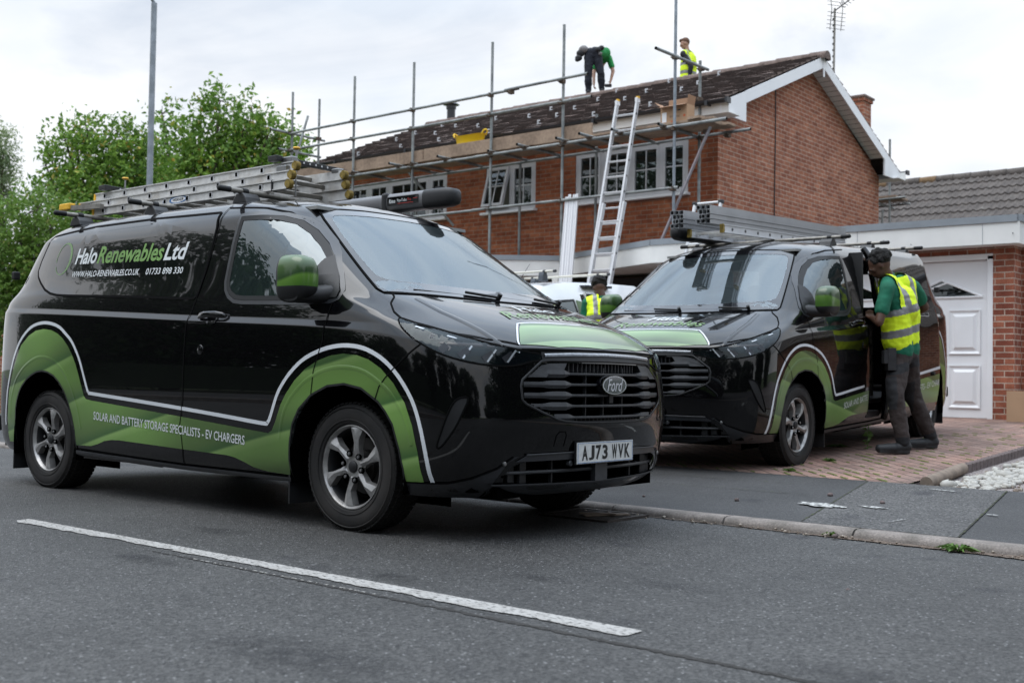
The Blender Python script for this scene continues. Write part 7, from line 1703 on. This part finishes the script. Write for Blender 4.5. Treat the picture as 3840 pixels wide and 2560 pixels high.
def fuse(name, b, voxel, parent, matf, mats, smooth=4, cut=None, wrinkle=0):
    me = bpy.data.meshes.new(name); me.from_pydata(b.v, [], b.f); bm = bmesh.new(); bm.from_mesh(me); bmesh.ops.recalc_face_normals(bm, faces=bm.faces); bm.to_mesh(me); bm.free()
    o = bpy.data.objects.new(name, me); COL.objects.link(o); r = o.modifiers.new('r', 'REMESH'); r.mode = 'VOXEL'; r.voxel_size = voxel; s = o.modifiers.new('s', 'SMOOTH'); s.iterations = smooth; s.factor = .6
    bpy.context.view_layer.update(); m2 = bpy.data.meshes.new_from_object(o.evaluated_get(bpy.context.evaluated_depsgraph_get())); bpy.data.objects.remove(o); m2.name = name; m2.materials.clear()
    for m in mats: m2.materials.append(m)
    bm = bmesh.new(); bm.from_mesh(m2)
    if wrinkle:
        bm.normal_update()
        from mathutils import noise
        for v in bm.verts: v.co += v.normal*wrinkle*(noise.noise(v.co*9)+.6*noise.noise(Vector((v.co.x*14, v.co.y*14, v.co.z*26))))
    dead = []
    for f in bm.faces:
        c = f.calc_center_median(); f.smooth = True; f.material_index = matf(c) if matf else 0
        if cut and cut(c): dead.append(f)
    if dead: bmesh.ops.delete(bm, geom=dead, context='FACES')
    bm.to_mesh(m2); bm.free(); o = bpy.data.objects.new(name, m2); COL.objects.link(o); o.parent = parent; return o
def frame_of(fwd, up):
    f = Vector(fwd).normalized(); u = Vector(up); u = (u-f*u.dot(f)).normalized(); r = f.cross(u); return Matrix((f, -r, u)).transposed()   # columns: forward, left, up
def hand(b, wr, d, palm_n, thumb_side, curl=.5, s=1.0):
    """palm plus four unequal fingers and a side thumb"""
    d = Vector(d).normalized(); pn = Vector(palm_n); pn = (pn-d*pn.dot(d)).normalized(); w = d.cross(pn).normalized()*thumb_side; wr = Vector(wr)
    for k in (-1, 0, 1): cap(b, wr+w*k*.022*s, wr+d*.085*s+w*k*.026*s, .015*s, .013*s, 8)
    for i, (o, L) in enumerate(((.036, .070), (.012, .078), (-.012, .073), (-.035, .056))):
        p = wr+d*.085*s+w*o*s; a = curl*.6; q = p+(d*cos(a)+pn*sin(a))*L*.5*s; a2 = curl*1.5; r_ = q+(d*cos(a2)+pn*sin(a2))*L*.35*s; a3 = curl*2.2; t = r_+(d*cos(a3)+pn*sin(a3))*L*.28*s
        cap(b, p, q, .0095*s, .009*s, 8); cap(b, q, r_, .009*s, .0085*s, 8); cap(b, r_, t, .0085*s, .0075*s, 8)
    p = wr+d*.025*s+w*.030*s; q = p+(d*.6+w*.7+pn*.3).normalized()*.045*s; cap(b, p, q, .012*s, .011*s, 8); cap(b, q, q+(d*.85+w*.25+pn*.45).normalized()*.035*s, .0105*s, .009*s, 8)
def person(J, look, o):
    """J: joints (world); look: face direction; o: options"""
    base = (Vector(J['anL'])+Vector(J['anR']))/2; base.z = min(J['anL'][2], J['anR'][2])-.09
    e = empty('person', base, (0, 0, 0), o['label'], 'person', o.get('group')); J = {k: Vector(v)-base for k, v in J.items()}
    vox = o.get('vox', .009); skin = M[o['skin']]; P = J
    b = MB(); up_t = (P['neck']-P['pelvis']).normalized(); lat = (P['shL']-P['shR']).normalized(); fw = lat.cross(up_t).normalized()
    # trunk
    for s in (-1, 1):
        cap(b, P['pelvis']+lat*s*.07, P['chest']+lat*s*.07, .105, .105); cap(b, P['chest']+lat*s*.06, P['sh'+('L' if s > 0 else 'R')].lerp(P['neck'], .35)-up_t*.05, .10, .07)
    cap(b, P['neck']-up_t*.08, P['neck'], .07, .055)
    for S in 'LR':
        cap(b, P['sh'+S].lerp(P['neck'], .5), P['sh'+S], .055, .056); cap(b, P['sh'+S], P['el'+S], .052, .040); cap(b, P['el'+S], P['ha'+S], .040, .027)
        cap(b, P['pelvis']+(P['hip'+S]-P['pelvis'])*.6, P['hip'+S], .10, .095); cap(b, P['hip'+S], P['kn'+S], .088, .060); cap(b, P['kn'+S], P['an'+S], .058, .038); cap(b, P['an'+S], P['an'+S]+Vector((0, 0, -.04)), .04, .035)
        d = (P['ha'+S]-P['el'+S]).normalized(); hand(b, P['ha'+S], o.get('hd'+S, d), o.get('pn'+S, -lat*(1 if S == 'L' else -1)), 1 if S == 'L' else -1, o.get('curl', .55), .95)
    # head
    A = frame_of(look, o.get('head_up', (0, 0, 1))); H = P['head']; F, Lf, U = A.col[0], A.col[1], A.col[2]
    cap(b, P['neck'], H-U*.045-F*.015, .054, .052)
    blob(b, H+U*.015-F*.008, (.096, .076, .100), A, 20); blob(b, H-U*.045+F*.018, (.066, .058, .070), A, 16); blob(b, H-U*.088+F*.048, (.026, .030, .022), A, 12)
    blob(b, H+U*.002+F*.082, (.022, .045, .015), A, 10)   # brow
    blob(b, H-U*.024+F*.098, (.018, .013, .024), A, 10); blob(b, H-U*.034+F*.104, (.014, .017, .010), A, 10)  # nose
    blob(b, H-U*.061+F*.080, (.014, .024, .0095), A, 10); blob(b, H-U*.072+F*.078, (.013, .021, .008), A, 10)  # lips
    for s in (-1, 1): blob(b, H+Lf*s*.076-U*.012-F*.006, (.016, .008, .030), A, 10); blob(b, H+Lf*s*.040-U*.020+F*.062, (.022, .022, .018), A, 10)
    glove = o.get('glove'); hz = [P['haL'], P['haR']]
    body = fuse('body', b, vox, e, (lambda c: 1 if glove and min((c-h).length for h in hz) < .22 and min((c-h).length for h in hz) < (c-P['elL']).length and min((c-h).length for h in hz) < (c-P['elR']).length and False else 0), [skin], 3)
    for s in (-1, 1):
        eb = MB(); blob(eb, H+Lf*s*.031-U*.008+F*.084, (.010, .013, .010), A, 10); eb.m = [0]*len(eb.f); eb.mats = [M['eye']]; eb.build('eye', e, smooth=True)
    # hair
    hb = MB()
    if o['hair'] == 'curly':
        rr = random.Random(3)
        blob(hb, H+U*.045-F*.030, (.098, .086, .088), A, 18)
        for k in range(150):
            d = Vector((rr.gauss(0, 1), rr.gauss(0, 1), rr.gauss(0, 1))).normalized()
            if d.z < -.25 or (d.x > .62 and d.z < .35): continue
            q = H+U*.042-F*.028+A @ Vector((d.x*.103, d.y*.090, d.z*.095)); blob(hb, q, rr.uniform(.012, .021), None, 8)
        fuse('hair', hb, .008, e, None, [M['hair_b']], 1)
    else:
        blob(hb, H+U*.040-F*.022, (.098, .081, .086), A, 18); blob(hb, H+U*.082+F*.045, (.052, .058, .034), A, 12); blob(hb, H+U*.01-F*.055, (.055, .072, .06), A, 12)
        fuse('hair', hb, .008, e, None, [M['hair_r']], 2, wrinkle=.006)
    # trousers
    tb = MB(); lo = o.get('loose', .02)
    for s in (-1, 1): cap(tb, P['pelvis']+lat*s*.06-up_t*.0, P['pelvis']+lat*s*.065+up_t*.09, .118, .112)
    for S in 'LR':
        cap(tb, P['pelvis']+(P['hip'+S]-P['pelvis'])*.6, P['hip'+S], .115, .112); cap(tb, P['hip'+S], P['kn'+S], .106, .078+lo*.4); cap(tb, P['kn'+S], P['kn'+S].lerp(P['an'+S], .55), .076+lo*.5, .070+lo*.6); cap(tb, P['kn'+S].lerp(P['an'+S], .5), P['an'+S]+Vector((0, 0, .02)), .070+lo*.6, .056+lo*.6)
    def tmat(c):
        if o['trouser'] != 'trouser': return 0
        for S in 'LR':
            k = c-P['kn'+S]
            if k.length < .16 and (k.dot(P['facing']) > -.01): return 1
            if (c-P['an'+S]).length < .085: return 1
        if abs((c-P['pelvis']).dot(up_t)+.12) < .04 : return 1
        return 0
    P['facing'] = Vector(o['facing']).normalized()
    fuse('trousers', tb, .012, e, tmat, [M[o['trouser']], M['trouser_k']], 4, cut=lambda c: c.z < min(P['anL'].z, P['anR'].z)-.055, wrinkle=.010)
    # top
    sb = MB(); ts = o['top']
    for s in (-1, 1): cap(sb, P['pelvis']+lat*s*.065+up_t*o.get('hem', .04), P['chest']+lat*s*.075, .122, .120); cap(sb, P['chest']+lat*s*.062, P['sh'+('L' if s > 0 else 'R')].lerp(P['neck'], .35)-up_t*.045, .112, .082)
    cap(sb, P['neck']-up_t*.07, P['neck']-up_t*.005, .082, .064)
    for S in 'LR':
        cap(sb, P['sh'+S].lerp(P['neck'], .5), P['sh'+S], .066, .068)
        if o['sleeve'] == 'short': cap(sb, P['sh'+S], P['sh'+S].lerp(P['el'+S], .62), .068, .066)
        else: cap(sb, P['sh'+S], P['el'+S], .066, .056); cap(sb, P['el'+S], P['el'+S].lerp(P['ha'+S], .93), .056, .044)
    fuse('shirt', sb, .010, e, None, [M[ts]], 4, wrinkle=.007)
    if o.get('vest'):
        vb = MB(); hem = o.get('vhem', .07)
        for s in (-1, 1): cap(vb, P['pelvis']+lat*s*.07+up_t*hem, P['chest']+lat*s*.082, .136, .134); cap(vb, P['chest']+lat*s*.070, P['sh'+('L' if s > 0 else 'R')].lerp(P['neck'], .30)-up_t*.040, .124, .092)
        cap(vb, P['neck']-up_t*.12, P['neck']-up_t*.055, .115, .088)
        for S in 'LR': cap(vb, P['sh'+S].lerp(P['neck'], .6)-up_t*.01, P['sh'+S].lerp(P['neck'], .18)-up_t*.005, .088, .082)
        cap(vb, P['chest']-fw*.03, P['chest']+up_t*.10-fw*.03, .14, .13)
        T = (P['neck']-P['pelvis']).length
        def vm(c):
            q = c-P['pelvis']; t = q.dot(up_t)/T; l = q.dot(lat)
            if .22 < t < .32 or .50 < t < .60: return 1
            if .60 <= t and .085 < abs(l) < .135: return 1
            return 0
        def vc(c):
            q = c-P['pelvis']; t = q.dot(up_t)/T; l = q.dot(lat)
            if t > .58 and abs(l) > o.get('vw', .178): return True
            return t > .97 and abs(l) < .065
        fuse('hi_vis_vest', vb, .008, e, vm, [M['hivis'], M['reflect']], 4, cut=vc, wrinkle=.008)
    # shoes
    for S in 'LR':
        a = P['an'+S]; t = P['toe'+S]-a; t.z = 0; t.normalize(); g = a.z-.085; w = t.cross(Vector((0, 0, 1)))
        s_ = MB(); cap(s_, Vector((a.x, a.y, g+.06))-t*.03, Vector((a.x, a.y, g+.10)), .048, .050); cap(s_, Vector((a.x, a.y, g+.055))-t*.02, Vector((a.x, a.y, g+.045))+t*.15, .048, .042); cap(s_, Vector((a.x, a.y, g+.048))+t*.08-w*.01, Vector((a.x, a.y, g+.042))+t*.205, .047, .040); s_.box(Vector((a.x, a.y, g+.014))+t*.08, (.265, .076, .026), M['void'], Matrix.Rotation(math.atan2(t.y, t.x), 4, 'Z'))
        fuse('shoe', s_, .009, e, lambda c, g=g: 1 if c.z < g+.030 else 0, [M['shoe'], M['sole']], 3, cut=None)
    return e, P, (lat, up_t, fw)
M['eye'] = mat('eye', (.03, .02, .015), rough=.2)
def cp(x, y, Z): return cam_pt(x, y, Z)
q_ = lambda x, y: ((2900+x/1.65)/1.63265, (850+y/1.65)/1.63265)
def Q(f, x, y, Z): return cp(*f(x, y), Z)
def ankle(x, y, dz=.09): return Vector((x, y, zdrive(y)+dz))
# worker at the open side door
J = dict(anL=ankle(-3.70, 9.92), anR=ankle(-3.66, 10.50), toeL=(-3.95, 9.72, .3), toeR=(-3.86, 10.30, .3),
         knL=Q(q_, 752, 1035, 10.08), knR=Q(q_, 856, 1030, 10.42), pelvis=Q(q_, 800, 770, 10.28), chest=Q(q_, 785, 520, 10.24), neck=Q(q_, 712, 312, 10.22), head=Q(q_, 655, 238, 10.18),
         shL=Q(q_, 705, 385, 10.06), shR=Q(q_, 862, 372, 10.40), elL=Q(q_, 655, 590, 10.00), elR=Q(q_, 938, 498, 10.55), haL=Q(q_, 612, 565, 10.24), haR=Q(q_, 850, 560, 10.75))
pl = J['pelvis']; lat_ = (J['shL']-J['shR']).normalized(); J['hipL'] = pl+lat_*.085+Vector((0, 0, -.06)); J['hipR'] = pl-lat_*.085+Vector((0, 0, -.06))
e, P, (la, ut, fw) = person(J, (-.80, -.36, -.50), dict(label='person in yellow hi-vis vest and brown work trousers leaning into the open van door', skin='skin_d', hair='curly', top='polo', sleeve='short', vest=True, trouser='trouser', facing=(-.8, -.45, 0), loose=.006, hem=.0, vhem=.10, head_up=(-.4, -.2, .9), pnL=(0, 0, 1), curl=.8))
b = MB(); c = P['pelvis']+la*.165+Vector((-.02, -.03, -.06)); b.box(c, (.07, .17, .20), M['pouch'], Matrix.Rotation(.55, 4, 'Z')); b.box(c+Vector((-.03, -.035, .02)), (.05, .13, .12), M['pouch'], Matrix.Rotation(.55, 4, 'Z')); b.box(c+Vector((.0, -.06, .065)), (.035, .05, .006), M['stitch']); b.build('tool_pouch', e, bevel=.015)
b = MB(); blob(b, P['head']+la*.0+Vector((0, 0, 0)), .001); H = P['head']
# bending worker on the ridge
r_ = lambda x, y: ((2060+x/3.36)/1.63265, (120+y/3.36)/1.63265)
Zb = 23.72
def footz(v, dz=.09): return Vector((v.x, v.y, v.z))
J = dict(anL=Q(r_, 492, 745, Zb), anR=Q(r_, 660, 728, Zb), knL=Q(r_, 492, 515, Zb-.05), knR=Q(r_, 648, 520, Zb-.05), pelvis=Q(r_, 545, 265, Zb+.0), chest=Q(r_, 660, 275, Zb+.32), neck=Q(r_, 700, 360, Zb+.55), head=Q(r_, 640, 455, Zb+.62),
         shR=Q(r_, 755, 330, Zb+.45), shL=Q(r_, 590, 360, Zb+.52), elR=Q(r_, 803, 495, Zb+.40), haR=Q(r_, 772, 620, Zb+.35), elL=Q(r_, 560, 530, Zb+.35), haL=Q(r_, 562, 660, Zb+.2))
J['hipL'] = Q(r_, 500, 330, Zb); J['hipR'] = Q(r_, 605, 325, Zb); J['toeL'] = J['anL']+Vector((-.6, .8, 0)); J['toeR'] = J['anR']+Vector((-.6, .8, 0))
e, P, (la, ut, fw) = person(J, (-.3, .2, -1), dict(label='person in green t-shirt and dark trousers bending down on the roof ridge', skin='skin_l', hair='short', top='tee', sleeve='short', trouser='navy_t', facing=(-.6, .8, 0), loose=.012, hem=.02, head_up=(-.6, .8, 0), vox=.011, group='people working on the roof'))
b = MB()
for (x, y, dz, sx, m) in ((430, 225, -.02, .11, 'pouch_g'), (395, 270, 0, .10, 'pouch'), (370, 330, 0, .085, 'pouch'), (610, 225, -.1, .075, 'pouch'), (655, 205, -.05, .07, 'pouch'), (640, 275, -.1, .05, 'pouch_g'), (355, 350, 0, .06, 'pouch')):
    p = Q(r_, x, y, Zb+dz)-Vector(e.location); k = len(b.f); blob(b, p, (sx, sx*.8, sx*.8), None, 10); i = b.mi(M[m]); b.m[k:] = [i]*(len(b.f)-k)
b.build('tool_belt', e, smooth=True)
b = MB(); p = Q(r_, 745, 678, Zb+.32)-Vector(e.location); b.box(p, (.14, .06, .06), M['glove'], Matrix.Rotation(.6, 4, 'Z')); b.tube(p, p+Vector((-.16, -.10, .02)), .014, M['black_steel'], 8); b.build('tool', e, bevel=.01)
# standing worker behind the ridge
Zs = 23.6; fz = 6.38
hd = Q(r_, 1705, 150, Zs); ux = Vector((.7727, .6348, 0)); dn = Vector((0, 0, -1))
def rel(dx, dz, dd=0): return hd + ux*dx + dn*dz + Vector((-.6348, .7727, 0))*dd
J = dict(head=hd, neck=rel(.06, .17), chest=rel(.09, .42), pelvis=rel(.08, .80), shL=rel(-.05, .27, -.15), shR=rel(.17, .25, .13), elL=rel(.10, .52, -.22), elR=rel(.20, .52, .18), haL=rel(.08, .76, -.20), haR=rel(.10, .74, .2),
         hipL=rel(.06, .86, -.08), hipR=rel(.09, .86, .08), knL=rel(.03, 1.22, -.09), knR=rel(.10, 1.22, .09), anL=rel(.05, 1.58, -.1), anR=rel(.12, 1.58, .1), toeL=rel(-.2, 1.6, -.1), toeR=rel(-.15, 1.6, .1))
e, P, _ = person(J, (-.77, -.60, -.32), dict(label='person with auburn hair in hi-vis vest over a black hoodie standing behind the ridge', skin='skin_l', hair='short', top='hood', sleeve='long', vest=True, trouser='navy_t', facing=(-.77, -.63, 0), vhem=.05, vox=.011, group='people working on the roof', head_up=(-.25, -.2, .95)))
# worker seen from behind at the white van
m_ = lambda x, y: ((1950+x/4.704)/1.63265, (1000+y/4.704)/1.63265)
Zm = 14.1; hd = Q(m_, 1395, 372, Zm)
lx = Vector((.7727, .6348, 0)); fwd = Vector((-.6348, .7727, 0))
def rel2(dx, dz, dd=0): return hd + lx*dx - Vector((0, 0, 1))*dz + fwd*dd
gz2 = zdrive(11.5)
hh = hd.z-gz2
J = dict(head=hd, neck=rel2(.04, .13, -.05), chest=rel2(.05, .36, -.13), pelvis=rel2(.05, .72, -.10), shL=rel2(-.15, .20, -.07), shR=rel2(.215, .20, -.06), elL=rel2(-.20, .47, -.02), elR=rel2(.26, .46, .0), haL=rel2(-.12, .62, .18), haR=rel2(.17, .60, .20),
         hipL=rel2(-.04, .78, -.08), hipR=rel2(.14, .78, -.08), knL=rel2(-.05, 1.18, -.02), knR=rel2(.15, 1.18, -.04), anL=rel2(-.05, hh-.09, -.06), anR=rel2(.16, hh-.09, -.08), toeL=rel2(-.05, hh, .2), toeR=rel2(.17, hh, .2))
e, P, _ = person(J, (-.62, .55, -.62), dict(label='person in hi-vis vest over a green polo with back turned, at the white van', skin='skin_d', hair='curly', top='polo', sleeve='short' if False else 'long', vest=True, trouser='trouser', facing=(-.63, .77, 0), vw=.215, head_up=(-.45, .45, .8)))
